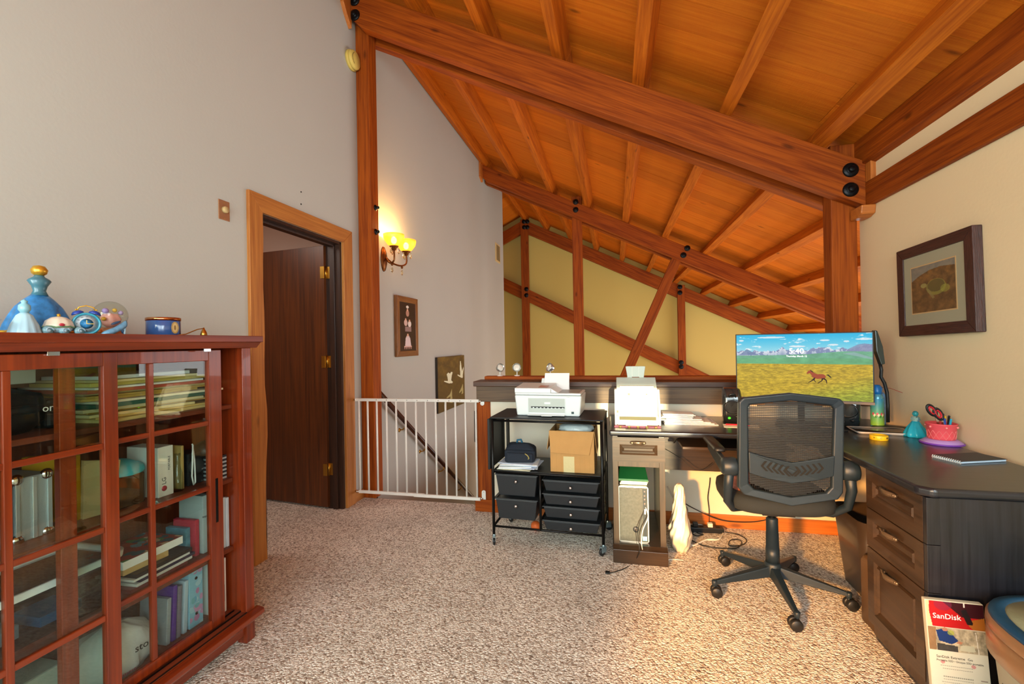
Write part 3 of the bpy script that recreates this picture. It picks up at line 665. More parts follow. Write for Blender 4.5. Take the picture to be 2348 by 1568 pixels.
text('lettering', 'PORTABLE', 0.011, MATS['ink_grey'], lg, T(0.0556, 0.008, 0.12, PI/2, -PI/2, PI/2))
obj('glass_bottle', MB().lathe([(0.017, 0), (0.018, 0.05), (0.016, 0.07), (0.007, 0.10), (0.007, 0.125), (0.010, 0.13), (0.010, 0.145)], 20, T(-1.655, 1.435, 0.69)), M_CLEAR, 'small clear bottle beside the white carton', 'bottle')
spk = thing('mesh_speaker', 'small black speaker with a round wire grille near the end of the middle shelf', 'speaker', (-1.69, 1.52, 0.69))
part('body', MB().box((-0.05, -0.035, 0), (0.03, 0.035, 0.13)), M_BLACK, spk, 0.005)
part('grille', MB().lathe([(0.033, 0), (0.032, 0.006), (0.02, 0.012), (1e-5, 0.014)], 24, T(0.03, 0, 0.075, 0, PI/2, 0)), mat('grille_grey', '4a4e50', 0.4, metal=0.6, bump=1.0, bscale=700), spk)
obj('wrist_strap', MB().tube([(-1.625, 1.475, 0.86), (-1.62, 1.468, 0.80), (-1.618, 1.463, 0.74), (-1.618, 1.470, 0.705), (-1.62, 1.479, 0.712), (-1.622, 1.48, 0.75), (-1.625, 1.481, 0.80), (-1.63, 1.478, 0.86), (-1.63, 1.476, 0.862)], 0.003, 8), mat('strap_white', 'd9dddf', 0.6), 'white looped wrist strap hanging in front of the black speaker', 'strap')
z = 0.69
for i in range(12):
    o_ = boxobj('disc_case', f'slim disc case, number {["one", "two", "three", "four", "five", "six", "seven", "eight", "nine", "ten", "eleven", "twelve"][i]} up in the pile at the middle shelf end', 'disc case', (-1.75+rr.uniform(-.004, .004), 1.565, z), (-1.612, 1.620, z+0.0075), mat('case_'+'ab'[i % 2], ['aeb7bc', '30343a'][i % 2], 0.25), 0.0005, 0, 'disc cases in a pile')
    z += 0.0082
obj('fabric_pouch', MB().lathe([(0.0001, 0), (0.045, 0.0), (0.05, 0.02), (0.045, 0.045), (0.02, 0.06), (0.0001, 0.062)], 20, T(-1.68, 1.59, z+0.001), fn=lambda a, zz: 1+0.06*math.sin(5*a+zz*60)), M_BLACK, 'crumpled black pouch on top of the disc cases', 'pouch')
boxobj('yellow_folder', 'yellow cardboard folder leaning behind the tan card sleeve', 'folder', (-1.86, 1.10, 0.69), (-1.70, 1.12, 0.90), mat('folder_yellow', 'd8a018', 0.5), 0.001, 0.3)
boxobj('tan_case', 'tan upright spectacle case between clear bottle and black speaker', 'case', (-1.72, 1.452, 0.69), (-1.655, 1.464, 0.86), mat('case_tan', 'b89a5c', 0.5), 0.003)
boxobj('blue_book', 'blue spined book lying behind the silver case', 'book', (-1.93, 1.05, 0.69), (-1.80, 1.18, 0.72), mat('spine_blue', '2a5aa0', 0.4), 0.002, 0.05)
boxobj('orange_book', 'orange spined book on top of the blue one', 'book', (-1.93, 1.05, 0.7205), (-1.81, 1.17, 0.742), mat('spine_orange', 'd0702a', 0.4), 0.002, -0.04)
# lower shelf
bn = thing('plastic_bin', 'long clear plastic storage bin with a white rim on the lower shelf', 'bin', (-1.755, 0.93, 0.40))
clr = glass('bin_plastic', 'dfe6ec', 0.06, 0.2)
mb = MB(); rb = [(-0.13, -0.28), (0.13, -0.28), (0.13, 0.23), (-0.13, 0.23)]; bb = [(-0.10, -0.24), (0.10, -0.24), (0.10, 0.19), (-0.10, 0.19)]
def rrect(x0, y0, x1, y1, r, n=5):
    o = []
    for cx, cy2, a0 in ((x1-r, y1-r, 0), (x0+r, y1-r, PI/2), (x0+r, y0+r, PI), (x1-r, y0+r, 1.5*PI)):
        for k in range(n+1): a = a0+PI/2*k/n; o.append((cx+r*math.cos(a), cy2+r*math.sin(a)))
    return o
def shell(mb, rings, cap=True, M=None, capt=False):
    """stack of same-length outlines with heights"""
    n = len(rings[0][0]); vs = []; fs = []
    for poly, z in rings: vs += [(p[0], p[1], z) for p in poly]
    for i in range(len(rings)-1):
        for k in range(n): fs.append((i*n+k, i*n+(k+1) % n, (i+1)*n+(k+1) % n, (i+1)*n+k))
    if cap: fs.append(tuple(range(n))[::-1])
    if capt: fs.append(tuple((len(rings)-1)*n+k for k in range(n)))
    return mb.add(vs, fs, True, M)
mb = shell(MB(), [(rrect(-0.10, -0.24, 0.11, 0.25, 0.04), 0.002), (rrect(-0.12, -0.28, 0.125, 0.29, 0.05), 0.15), (rrect(-0.118, -0.278, 0.123, 0.288, 0.05), 0.15), (rrect(-0.098, -0.238, 0.108, 0.248, 0.04), 0.006)])
part('tub', mb, clr, bn)
part('rim', shell(MB(), [(rrect(-0.13, -0.29, 0.135, 0.30, 0.05), 0.145), (rrect(-0.132, -0.292, 0.137, 0.302, 0.05), 0.165), (rrect(-0.118, -0.278, 0.123, 0.288, 0.045), 0.165), (rrect(-0.118, -0.278, 0.123, 0.288, 0.045), 0.145)], cap=False), mat('rim_white', 'e8eef2', 0.4), bn)
for i, (c_, nm) in enumerate((('2aa6d8', 'blue'), ('d7dadc', 'white'), ('d8a860', 'tan'))):
    boxobj('paper_packet', f'{nm} packet lying inside the clear plastic bin', 'packet', (-1.81+0.01*i, 1.02-0.16*i, 0.41), (-1.69, 1.13-0.16*i, 0.44+0.01*i), mat('packet_'+nm, c_, 0.5), 0.003, 0.1*i)
bk = [('7c2a26', 'red edged magazine lowest in the pile under the picture book', 0.012, -0.02), ('e6e4df', 'white paged magazine second in the lower shelf pile', 0.010, 0.0), ('2b2340', 'dark violet magazine third in the lower shelf pile', 0.010, 0.012), ('e8e6e2', 'white paged magazine fourth in the lower shelf pile', 0.008, -0.01), ('241f22', 'black covered book under the tan envelopes', 0.014, 0.0)]
z = 0.40
for c_, lb, t, dy in bk:
    boxobj('magazine', lb, 'magazine', (-1.80, 1.255+dy, z), (-1.635, 1.475+dy, z+t), mat('mag_'+c_, c_, 0.4), 0.001, 0.03, 'books and magazines on the lower shelf'); z += t+0.0006
boxobj('envelope_stack', 'tan envelopes between the black book and the picture book', 'envelopes', (-1.80, 1.24, z), (-1.66, 1.40, z+0.03), mat('manila', 'd3ab6c', 0.6), 0.003, -0.04); z += 0.0306
pb = thing('picture_book', 'thick paperback with a colourful cover on top of the lower shelf pile', 'book', (-1.735, 1.34, z))
part('pages', MB().box((-0.085, -0.12, 0), (0.095, 0.10, 0.028)), M_PAPER, pb, 0.001)
a = blank(60, 60, 'a83a34')
for k in range(40):
    oval(a, rr.random(), rr.random(), 0.05+0.1*rr.random(), 0.04+0.06*rr.random(), rr.choice(['4f9a5c', '6fa7b8', 'c8553f', 'e0c9a0', '2f6f7a', 'b03a32']))
me = picture_mesh('cover', a, 0.182, 0.222, paint_attr('print_paper', 0.35)); tag(link('cover', me, pb, T(0.005, -0.01, 0.0288, -PI/2, 0, 0) @ Matrix.Rotation(PI, 4, 'Y') @ Matrix.Rotation(PI, 4, 'Y')), 'colourful printed cover')
rb_ = boxobj('ring_binder', 'red upright binder at the end of the lower shelf pile', 'binder', (-1.77, 1.512, 0.40), (-1.66, 1.53, 0.545), mat('binder_red', 'c8324a', 0.4), 0.002, 0.0)
boxobj('picture_sleeve', 'blue patterned sleeve standing beside the red binder', 'sleeve', (-1.78, 1.488, 0.40), (-1.68, 1.508, 0.52), mat('sleeve_blue', '4f90aa', 0.4, var=0.3, vscale=40), 0.002, 0.0)
gb = thing('grey_carton', 'pale grey carton standing behind the right door stile on the lower shelf', 'box', (-1.72, 1.56, 0.40))
part('carton', MB().box((-0.05, -0.022, 0), (0.07, 0.012, 0.235)), mat('carton_grey', 'b3c0c2', 0.5), gb, 0.002)
text('lettering', 'Inspiron', 0.012, MATS['ink_grey'], gb, T(0.0706, -0.005, 0.15, PI/2, 0, PI/2))
for i in range(3):
    boxobj('hardback_book', f'white paged book standing at the open end of the lower shelf, {["nearest the door", "middle one", "against the side panel"][i]}', 'book', (-1.76, 1.578+i*0.0155, 0.40), (-1.612+0.003*i, 1.592+i*0.0155, 0.615-0.004*i), mat('book_pale', 'c6d2da', 0.5, rnd=0.06), 0.002, 0, 'pale books at the open end')
# bottom
bgm = mat('poly_bag', 'd8dfe4', 0.25, bump=1.0, bscale=18, coat=0.4)
bgs = thing('shopping_bag', 'crumpled white plastic store bag on the cabinet floor', 'bag', (-1.70, 1.20, 0.13))
mb = MB().lathe([(0.0001, 0), (0.10, 0), (0.12, 0.03), (0.115, 0.08), (0.09, 0.13), (0.05, 0.165), (0.0001, 0.175)], 72, sx=0.7, sy=1.35, fn=lambda a, zz: 1+0.07*math.sin(7*a+30*zz)+0.05*math.sin(13*a-50*zz)+0.03*math.sin(23*a+80*zz))
part('body', mb, bgm, bgs)
text('lettering', 'store', 0.035, mat('ink_black', '1c1d20', 0.5), bgs, T(0.092, 0.07, 0.085, PI/2, 0, PI/2-0.1), label='dark printed word')
text('lettering', 'Distance', 0.016, mat('ink_crimson', 'b02a4a', 0.5), bgs, T(0.096, 0.0, 0.03, PI/2, 0, PI/2-0.1), label='small crimson word')
boxobj('grey_document_case', 'pale green grey document case behind the left door on the cabinet floor', 'case', (-1.80, 0.80, 0.13), (-1.64, 1.05, 0.30), mat('doc_case', '8f9c93', 0.5, bump=0.4, bscale=200), 0.006)
fl = [('9aa3ad', 'clear grey plastic folder leaning left of the purple one', 1.375, 0.30), ('5a2f9a', 'deep purple folder standing on the cabinet floor', 1.398, 0.335), ('7d7688', 'grey violet folder standing right of the purple one', 1.418, 0.325), ('b5c9dd', 'pale blue plastic folder standing beside the floral binder', 1.445, 0.33)]
for c_, lb, yy, zt in fl:
    o_ = boxobj('plastic_folder', lb, 'folder', (-1.78, yy, 0.13), (-1.65, yy+0.016, zt), mat('fold_'+c_, c_, 0.35), 0.002, 0, 'folders standing on the cabinet floor'); o_.matrix_basis = o_.matrix_basis @ Matrix.Rotation(-0.05, 4, 'X')
fb = thing('floral_binder', 'blue ring binder with pink flowers standing on the cabinet floor', 'binder', (-1.72, 1.502, 0.13))
a = blank(90, 26, '8fc6e0')
for k in range(26):
    oval(a, rr.random(), rr.random(), 0.12+0.1*rr.random(), 0.03+0.03*rr.random(), rr.choice(['c98ab8', 'b7dcea', '6fb0d8', 'd79ac6', '7ab8c8', 'a9d3e6']))
part('cover', MB().box((-0.07, -0.03, 0), (0.07, 0.03, 0.235)), mat('binder_blue', '8fc6e0', 0.4), fb, 0.002)
link('spine', picture_mesh('spine', a, 0.058, 0.232, paint_attr('print_paper')), fb, T(0.0706, 0, 0.1175, 0, 0, PI/2))
for zz in (0.05, 0.19): part('finger_hole', MB().lathe([(0.006, 0), (0.006, 0.001), (1e-5, 0.001)], 14, T(0.071, 0, zz, 0, PI/2, 0)), M_BLACK, fb)
ub = thing('utility_carton', 'white carton printed with small lines at the open end of the cabinet floor', 'box', (-1.69, 1.592, 0.13))
part('carton', MB().box((-0.07, -0.024, 0), (0.075, 0.02, 0.225)), mat('carton_white', 'e4e2dc', 0.5), ub, 0.002)
for k in range(4): part('printed_line', MB().box((0.075, -0.013+0.007*k, 0.045), (0.0754, -0.010+0.007*k, 0.115)), MATS['ink_grey'], ub)
part('frame_print', MB().box((0.075, -0.018, 0.135), (0.0755, 0.010, 0.185)), MATS['ink_grey'], ub)
part('frame_field', MB().box((0.075, -0.0165, 0.1375), (0.0757, 0.0085, 0.1825)), MATS['carton_white'], ub)

# ---- ornaments on the cabinet top (z = 1.288)
ZT = 1.288
porc = mat('porcelain_blue', '3f86bd', 0.28, coat=0.4); porl = mat('porcelain_pale', 'a8cfe0', 0.3, coat=0.3); gold = mat('gilt', 'd8a83c', 0.3, metal=0.7); cream = mat('cream_glaze', 'e6dcc8', 0.35, coat=0.3)
# a plain fluted vase and covered jars stand where the tall ceramic group stands
vs_ = thing('fluted_vase', 'tall blue fluted ceramic ornament with flared base on the cabinet top', 'ornament', (-1.80, 1.098, ZT))
mb = MB().lathe([(0.088, 0), (0.092, 0.012), (0.086, 0.035), (0.074, 0.065), (0.060, 0.092), (0.040, 0.115), (0.022, 0.132)], 72, sx=0.62, sy=1.0, fn=lambda a, z: 1+0.055*math.sin(9*a)*max(0, 1-z/0.14))
part('body', mb, mat('porcelain_swirl', '2f7ab8', 0.28, coat=0.4, var=0.35, vscale=55), vs_)
part('neck', MB().lathe([(0.022, 0.13), (0.016, 0.145), (0.020, 0.160), (0.030, 0.176), (0.026, 0.182), (0.014, 0.19), (0.012, 0.195)], 36, sx=0.8), mat('glaze_teal', '3f6f80', 0.3, coat=0.3), vs_)
part('stopper', MB().lathe([(0.010, 0.194), (0.018, 0.2), (0.021, 0.212), (0.014, 0.224), (0.0001, 0.228)], 24), gold, vs_)
part('gilt_band', MB().lathe([(0.0915, 0.008), (0.0945, 0.012), (0.0915, 0.017)], 72, sx=0.62, fn=lambda a, z: 1+0.055*math.sin(9*a)), gold, vs_)
sv = thing('bell_jar', 'small pale blue fluted bell ornament in front of the tall vase', 'ornament', (-1.70, 1.0, ZT))
part('body', MB().lathe([(0.036, 0), (0.036, 0.006), (0.030, 0.03), (0.018, 0.058), (0.009, 0.066)], 48, fn=lambda a, z: 1+0.05*math.sin(12*a)*max(0, 1-z/0.06)), porl, sv)
part('knop', MB().lathe([(0.009, 0.066), (0.014, 0.075), (0.013, 0.088), (0.006, 0.094), (0.008, 0.1), (0.0001, 0.106)], 24), mat('glaze_aqua', '86b9c6', 0.3, coat=0.3), sv)
sd = thing('shell_dish', 'white scalloped dish at the left end of the cabinet top', 'dish', (-1.72, 0.905, ZT))
part('dish', MB().lathe([(0.018, 0), (0.020, 0.006), (0.040, 0.03), (0.046, 0.044), (0.043, 0.044), (0.018, 0.01), (0.0001, 0.009)], 48, fn=lambda a, z: 1+0.04*abs(math.sin(6*a))), cream, sd)
tb = thing('trinket_box', 'cream domed trinket box on pale blue scroll feet', 'trinket box', (-1.70, 1.085, ZT))
part('dome', MB().lathe([(0.036, 0.022), (0.037, 0.03), (0.032, 0.045), (0.018, 0.056), (0.0001, 0.06)], 48, sx=0.8, fn=lambda a, z: 1+0.03*math.sin(8*a)), cream, tb)
part('garland', MB().tube([(0.030*math.cos(a*PI/10)*1.0, 0.038*math.sin(a*PI/10), 0.026+0.002*math.sin(a*2)) for a in range(20)], 0.0028, 6, closed=True), mat('garland_green', '6f9a72', 0.5), tb)
part('chassis', MB().lathe([(0.026, 0.008), (0.036, 0.02), (0.034, 0.024)], 36, sx=0.75), porl, tb)
for yy in (-0.042, 0.0, 0.042):
    sp_ = [(0.026, yy+0.014*math.exp(-0.16*k)*math.cos(k*0.55), 0.014+0.013*math.exp(-0.16*k)*math.sin(k*0.55)) for k in range(20)]
    part('scroll', MB().tube(sp_, 0.0026, 6), porl, tb)
    part('scroll_disc', MB().lathe([(0.0135, 0), (0.0135, 0.006), (1e-5, 0.007)], 24, T(0.018, yy, 0.014, 0, PI/2, 0)), mat('glaze_aqua', '86b9c6', 0.3, coat=0.3), tb)
part('bow', MB().ball((0.032, -0.012, 0.032), 0.005, 10, (0.6, 1.6, 1)), mat('bow_red', 'c23b4c', 0.4), tb)
part('finial', MB().ball((0, 0, 0.063), 0.005), gold, tb)
# alarm clock
ck = thing('alarm_clock', 'round turquoise twin bell alarm clock on the cabinet top', 'clock', (-1.685, 1.152, ZT), -0.55)
FC = T(0.0, 0, 0.038, 0, PI/2, 0)
part('case', MB().lathe([(0.0001, -0.022), (0.034, -0.022), (0.0365, -0.012), (0.0365, 0.008), (0.034, 0.013), (0.030, 0.012), (0.029, 0.008)], 40, FC), mat('clock_teal', '2f93ad', 0.3, coat=0.3), ck)
part('face', MB().lathe([(0.0295, 0.0085), (0.0001, 0.009)], 40, FC), mat('clock_face', 'dbe6ec', 0.4), ck)
part('picture', MB().lathe([(0.0165, 0.0095), (0.0001, 0.0097)], 32, FC), mat('clock_blue', '3f8fc8', 0.4, var=0.5, vscale=90), ck)
for k in range(12):
    a = k*PI/6; s_ = str(12 if k == 0 else k)
    text('numeral', s_, 0.006, MATS['ink_grey'], ck, T(0.0096, 0.0235*math.sin(a), 0.038+0.0235*math.cos(a), PI/2, 0, PI/2))
part('hand', MB().box((0.0102, -0.0008, 0.038), (0.0108, 0.0008, 0.050)), gold, ck); part('hand', MB().box((0.0102, 0.0, 0.037), (0.0108, 0.017, 0.0386)), gold, ck)
navy = mat('bell_navy', '1e3f9a', 0.25, coat=0.5)
for s_ in (-1, 1):
    part('bell', MB().lathe([(0.016, 0), (0.0155, 0.004), (0.010, 0.010), (0.0001, 0.012)], 24, T(-0.004, s_*0.020, 0.070, s_*-0.35, 0, 0)), navy, ck)
    part('foot', MB().tube([(0, s_*0.018, 0.010), (0.002, s_*0.024, 0.0)], 0.0025, 8), gold, ck)
    part('knob', MB().ball((-0.004, s_*0.0245, 0.084), 0.003), gold, ck)
part('handle', MB().tube([(-0.004, -0.022, 0.08), (-0.004, -0.018, 0.092), (-0.004, 0, 0.098), (-0.004, 0.018, 0.092), (-0.004, 0.022, 0.08)], 0.002, 8), gold, ck)
# snow globe
sg = thing('snow_globe', 'clear snow globe on a flowered base right of the alarm clock', 'snow globe', (-1.745, 1.268, ZT))
part('base', MB().lathe([(0.040, 0), (0.042, 0.006), (0.036, 0.014), (0.034, 0.026), (0.028, 0.030)], 40, fn=lambda a, z: 1+0.04*math.sin(11*a)), mat('base_copper', 'a06a48', 0.4, var=0.4, vscale=60), sg)
part('globe', MB().ball((0, 0, 0.074), 0.050, 40), glass('globe_glass', 'f4f6f0', 0.0), sg)
part('rose', MB().lathe([(0.010, 0.032), (0.026, 0.045), (0.028, 0.062), (0.020, 0.078), (0.0001, 0.082)], 40, fn=lambda a, z: 1+0.10*math.sin(5*a+70*z)), mat('rose_pink', 'e2a6a0', 0.5), sg)
for (yy, zz, r_, c_) in ((-0.024, 0.088, 0.010, '9a86c8'), (0.006, 0.092, 0.007, 'd8b24a'), (0.026, 0.084, 0.008, 'b8a8d8'), (-0.030, 0.060, 0.007, 'd2a43c'), (0.0, 0.048, 0.008, 'c89a34')):
    part('blossom', MB().ball((0.012, yy, zz), r_, 12), mat('bl_'+c_, c_, 0.5), sg)
for k in range(7):
    part('flower', MB().ball((0.038*math.cos(k-2.5), 0.036*math.sin(k-2.5), 0.010+0.006*(k % 2)), 0.008, 10), mat(['fl_blue', 'fl_orange', 'fl_teal'][k % 3], ['3c7fc0', 'c8743a', '5aa0a8'][k % 3], 0.4), sg)
sl_ = thing('ceramic_slipper', 'blue ceramic slipper leaning in front of the snow globe', 'ornament', (-1.665, 1.225, ZT))
mb = MB()
ring = lambda yy, zz, r1, r2: [(r1*math.cos(2*PI*k/16), yy, zz+r2*math.sin(2*PI*k/16)) for k in range(16)]
secs = [(-0.042, 0.005, 0.004, 0.003), (-0.034, 0.008, 0.010, 0.007), (-0.018, 0.012, 0.012, 0.010), (0.0, 0.019, 0.010, 0.011), (0.018, 0.030, 0.010, 0.012), (0.030, 0.038, 0.009, 0.013), (0.036, 0.042, 0.006, 0.012)]
vv = []; ff = []
for q in secs: vv += ring(*q)
for i in range(len(secs)-1):
    for k in range(16): ff.append((i*16+k, i*16+(k+1) % 16, (i+1)*16+(k+1) % 16, (i+1)*16+k))
ff += [tuple(range(16))[::-1], tuple((len(secs)-1)*16+k for k in range(16))]
mb.add(vv, ff, True); part('shoe', mb, mat('slipper_blue', '6fa8cc', 0.25, coat=0.4, var=0.25, vscale=70), sl_)
part('heel', MB().tube([(0, 0.032, 0.028), (0, 0.030, 0.0)], 0.003, 8), porl, sl_)
part('opening', MB().ball((0.002, 0.018, 0.040), 0.011, 16, (0.7, 1.5, 0.35), T(0, 0, 0, 0.4, 0, 0)), mat('slipper_dark', '2f4a6a', 0.4), sl_)
# candle jar, snuffer
cj = thing('candle_jar', 'dark blue candle jar with a copper rim on the cabinet top', 'candle', (-1.735, 1.455, ZT))
part('jar', MB().lathe([(0.052, 0), (0.056, 0.004), (0.056, 0.062), (0.052, 0.066), (0.050, 0.066), (0.050, 0.055), (0.0001, 0.055)], 48), mat('jar_blue', '2f5590', 0.2, coat=0.6), cj)
part('rim', MB().lathe([(0.0575, 0.062), (0.0575, 0.073), (0.053, 0.075), (0.052, 0.062)], 48), mat('copper_rim', 'c98a5c', 0.2, metal=1), cj)
a = blank(40, 26, '2f5590'); oval(a, .5, .5, .46, .48, 'b89a52'); oval(a, .5, .5, .30, .38, 'd8bd78'); oval(a, .5, .5, .12, .2, '8a6a2c')
link('label_print', picture_mesh('label_print', a, 0.034, 0.048, paint_attr('print_paper')), cj, T(0.0562, 0, 0.034, 0, 0, PI/2))
sn = thing('candle_snuffer', 'brass candle snuffer with a long thin handle beside the blue candle', 'snuffer', (-1.66, 1.555, ZT))
part('cup', MB().lathe([(0.013, 0), (0.012, 0.012), (0.009, 0.022), (0.004, 0.030), (0.003, 0.036), (0.0001, 0.038)], 24, T(0, 0.01, 0)), M_BRASS, sn)
part('handle', MB().tube([(0, 0.01, 0.034), (0.01, -0.03, 0.028), (0.02, -0.09, 0.008), (0.02, -0.125, 0.003)], 0.0022, 8), M_BRASS, sn)

# ============================================================ WALL THINGS
# light switch
p0 = P(499, 455, 'X', WL); p1 = P(526, 509, 'X', WL)
sw = thing('dimmer_switch', 'brass wall plate with a round dimmer knob left of the doorway', 'switch', (WL, (p0.y+p1.y)/2, p1.z))
h_ = p0.z-p1.z
part('plate', MB().box((0, -0.035, 0), (0.005, 0.035, h_)), mat('switch_plate', 'a87a58', 0.35, metal=0.4), sw, 0.002)
part('knob', MB().lathe([(0.018, 0), (0.018, 0.012), (0.015, 0.018), (1e-5, 0.018)], 24, T(0.005, 0, h_*0.52, 0, PI/2, 0)), mat('knob_ivory', 'b9a070', 0.4), sw)
for zz in (0.012, h_-0.012): part('screw', MB().lathe([(0.003, 0), (0.002, 0.001), (1e-5, 0.001)], 10, T(0.005, 0, zz, 0, PI/2, 0)), M_BRASS, sw)
# smoke detector
p0 = P(804, 139, 'X', WL)
sm = thing('smoke_detector', 'yellowed round smoke detector high on the white wall beside the left post', 'smoke detector', (WL, p0.y, p0.z))
ivy = mat('ivory_plastic', 'd8bd62', 0.5)
part('base', MB().lathe([(0.078, 0), (0.078, 0.018), (0.074, 0.022)], 40, T(0, 0, 0, 0, PI/2, 0)), ivy, sm)
part('cover', MB().lathe([(0.074, 0.022), (0.072, 0.040), (0.064, 0.048), (1e-5, 0.050)], 40, T(0, 0, 0, 0, PI/2, 0)), ivy, sm)
for k in range(5):
    a = math.radians(130+25*k); part('slot', MB().box((0.0485, -0.010, -0.001), (0.0505, 0.010, 0.001), T(0, 0.05*math.cos(a), 0.05*math.sin(a), a-PI/2+PI, 0, 0)), M_BLACK, sm)
# framed pictures on the stair wall
def frame_picture(name, label, cat, c0, c1, depth, fw, fmat, a, wall_x, side=1, tilt=0.0, matw=0.0, group=None, artmat=None, rail=0.008, edge=None):
    """c0/c1: (y, z) opposite corners on the wall; side=+1 faces +X, -1 faces -X"""
    ya, yb = sorted((c0[0], c1[0])); za, zb = sorted((c0[1], c1[1])); W = yb-ya; H = zb-za
    t = thing(name, label, cat, (wall_x, (ya+yb)/2, za), (PI/2 if side > 0 else -PI/2))
    if tilt: t.matrix_basis = t.matrix_basis @ Matrix.Rotation(tilt, 4, 'Y')
    # local: X along the wall, -Y towards the room, Z up, from z=0
    if fw:
        for nm, pts in (('rail', [(-W/2, 0), (W/2, 0), (W/2-fw, fw), (-W/2+fw, fw)]), ('rail', [(-W/2, H), (-W/2+fw, H-fw), (W/2-fw, H-fw), (W/2, H)]),
                        ('stile', [(-W/2, 0), (-W/2+fw, fw), (-W/2+fw, H-fw), (-W/2, H)]), ('stile', [(W/2, 0), (W/2, H), (W/2-fw, H-fw), (W/2-fw, fw)])):
            fr = (xframe(0, 0, 0) if nm == 'rail' else VERT)
            part(nm, MB().prism(pts, -depth, -0.001, 'XZ'), fmat, t, 0.003, fr)
    else:
        part('panel', MB().box((-W/2, -depth, 0), (W/2, 0, H)), fmat, t, 0.001)
    d = -depth+0.006 if fw else -depth-0.0006
    if matw:
        part('mount', MB().box((-W/2+fw, d, fw), (W/2-fw, d+0.004, H-fw)), mat('mount_grey', 'a29a80', 0.8), t)
        part('mount_bevel', MB().box((-W/2+fw+matw-0.006, d-0.001, fw+matw-0.006), (W/2-fw-matw+0.006, d+0.001, H-fw-matw+0.006)), mat('mount_line', 'c8a270', 0.7), t)
        d -= 0.0015
    aw, ah = W-2*fw-2*matw, H-2*fw-2*matw
    link('print', picture_mesh('print', a, aw, ah, artmat or paint_attr('print_paper', 0.35)), t, T(0, d, H/2))
    return t
# portrait photograph
a = blank(150, 80, '2a1712'); n_ = noise2(150, 80, 4, 3)
a = a*(0.7+0.8*n_[:, :, None])
for cx, cy_, s_, dress in ((0.50, 0.14, 0.8, 'b98a7a'), (0.38, 0.34, 0.8, 'd8b8b0'), (0.62, 0.36, 0.8, 'e8dcd8'), (0.50, 0.66, 0.9, 'e2cfd2')):
    oval(a, cx, cy_+0.10*s_, 0.13*s_, 0.085*s_, dress); oval(a, cx, cy_+0.005, 0.085*s_, 0.042*s_, '4a2a1c'); oval(a, cx, cy_+0.015, 0.058*s_, 0.034*s_, 'e0b096')
oval(a, 0.5, 0.09, 0.09, 0.03, 'e8dcd0'); fill(a, [(0.34, 0.50), (0.72, 0.50), (0.72, 0.60), (0.34, 0.60)], 'b09494', 0.8)
fill(a, [(0.36, 0.73), (0.64, 0.73), (0.70, 0.90), (0.32, 0.90)], 'e2cfd2'); fill(a, [(0.26, 0.90), (0.74, 0.90), (0.74, 0.925), (0.26, 0.925)], 'd8b0a8')
for k in range(5): fill(a, [(0.28+0.1*k, 0.925), (0.31+0.1*k, 0.925), (0.31+0.1*k, 0.97), (0.28+0.1*k, 0.97)], 'c89a92')
XF = WL+0.035
q0 = P(910, 676, 'X', XF); q1 = P(960, 815, 'X', XF)
frame_picture('portrait_frame', 'ornate bronze framed portrait of four people below the wall sconce', 'picture', (q0.y, 1.71), (q1.y, q1.z), 0.035, 0.055, wood('frame_bronze', '6a3a14', '8a5a2a', rough=0.4, grain=3, bump=0.8), a, WL, 1)
# heron canvas
a = blank(150, 110, '4a3620'); n_ = noise2(150, 110, 5, 8, 3, 5)
g_ = np.clip((n_-0.35)*3, 0, 1)[:, :, None]; top = np.linspace(1, 0, 150)[:, None, None]
a = a*(1-g_*0.6)+hexc('8a7030')*g_*0.6*(0.35+0.65*top); a = a*(0.8+0.5*noise2(150, 110, 5, 4, 8, 8)[:, :, None])
bird = 'e8ecd0'
fill(a, [(0.30, 0.33), (0.36, 0.30), (0.42, 0.33), (0.46, 0.30), (0.52, 0.31), (0.48, 0.38), (0.46, 0.46), (0.52, 0.50), (0.50, 0.52), (0.38, 0.51), (0.28, 0.48), (0.20, 0.45), (0.22, 0.44), (0.34, 0.46), (0.33, 0.40)], bird)
fill(a, [(0.82, 0.11), (0.85, 0.12), (0.88, 0.25), (0.90, 0.33), (0.96, 0.24), (0.97, 0.28), (0.93, 0.40), (0.92, 0.47), (0.84, 0.45), (0.72, 0.40), (0.70, 0.38), (0.74, 0.38), (0.82, 0.41), (0.81, 0.25)], bird)
fill(a, [(0.48, 0.62), (0.44, 0.68), (0.40, 0.72), (0.28, 0.76), (0.30, 0.78), (0.42, 0.76), (0.40, 0.88), (0.50, 0.90), (0.48, 0.72)], 'c9c48a', 0.8)
fill(a, [(0.92, 0.58), (0.86, 0.66), (0.76, 0.74), (0.78, 0.76), (0.88, 0.72), (0.86, 0.80), (0.94, 0.78), (0.93, 0.66)], 'c9c48a', 0.8)
q0 = P(1003, 820, 'X', WL+0.03); q1 = P(1066, 925, 'X', WL+0.03)
frame_picture('heron_canvas', 'dark canvas picture of two white birds in flight hanging above the stair rail', 'picture', (q0.y, 1.085), (q1.y, 0.435), 0.03, 0, mat('canvas_edge', '2c2118', 0.6), a, WL, 1)
a = blank(20, 20, '8a8a72'); q0 = P(1090, 942, 'X', WL+0.02); q1 = P(1096, 1010, 'X', WL+0.02)
frame_picture('small_frame', 'narrow dark framed picture farthest down the stair wall', 'picture', (q0.y, q0.z), (q0.y+0.45, q1.z), 0.02, 0.03, M_BLACK, a, WL, 1)
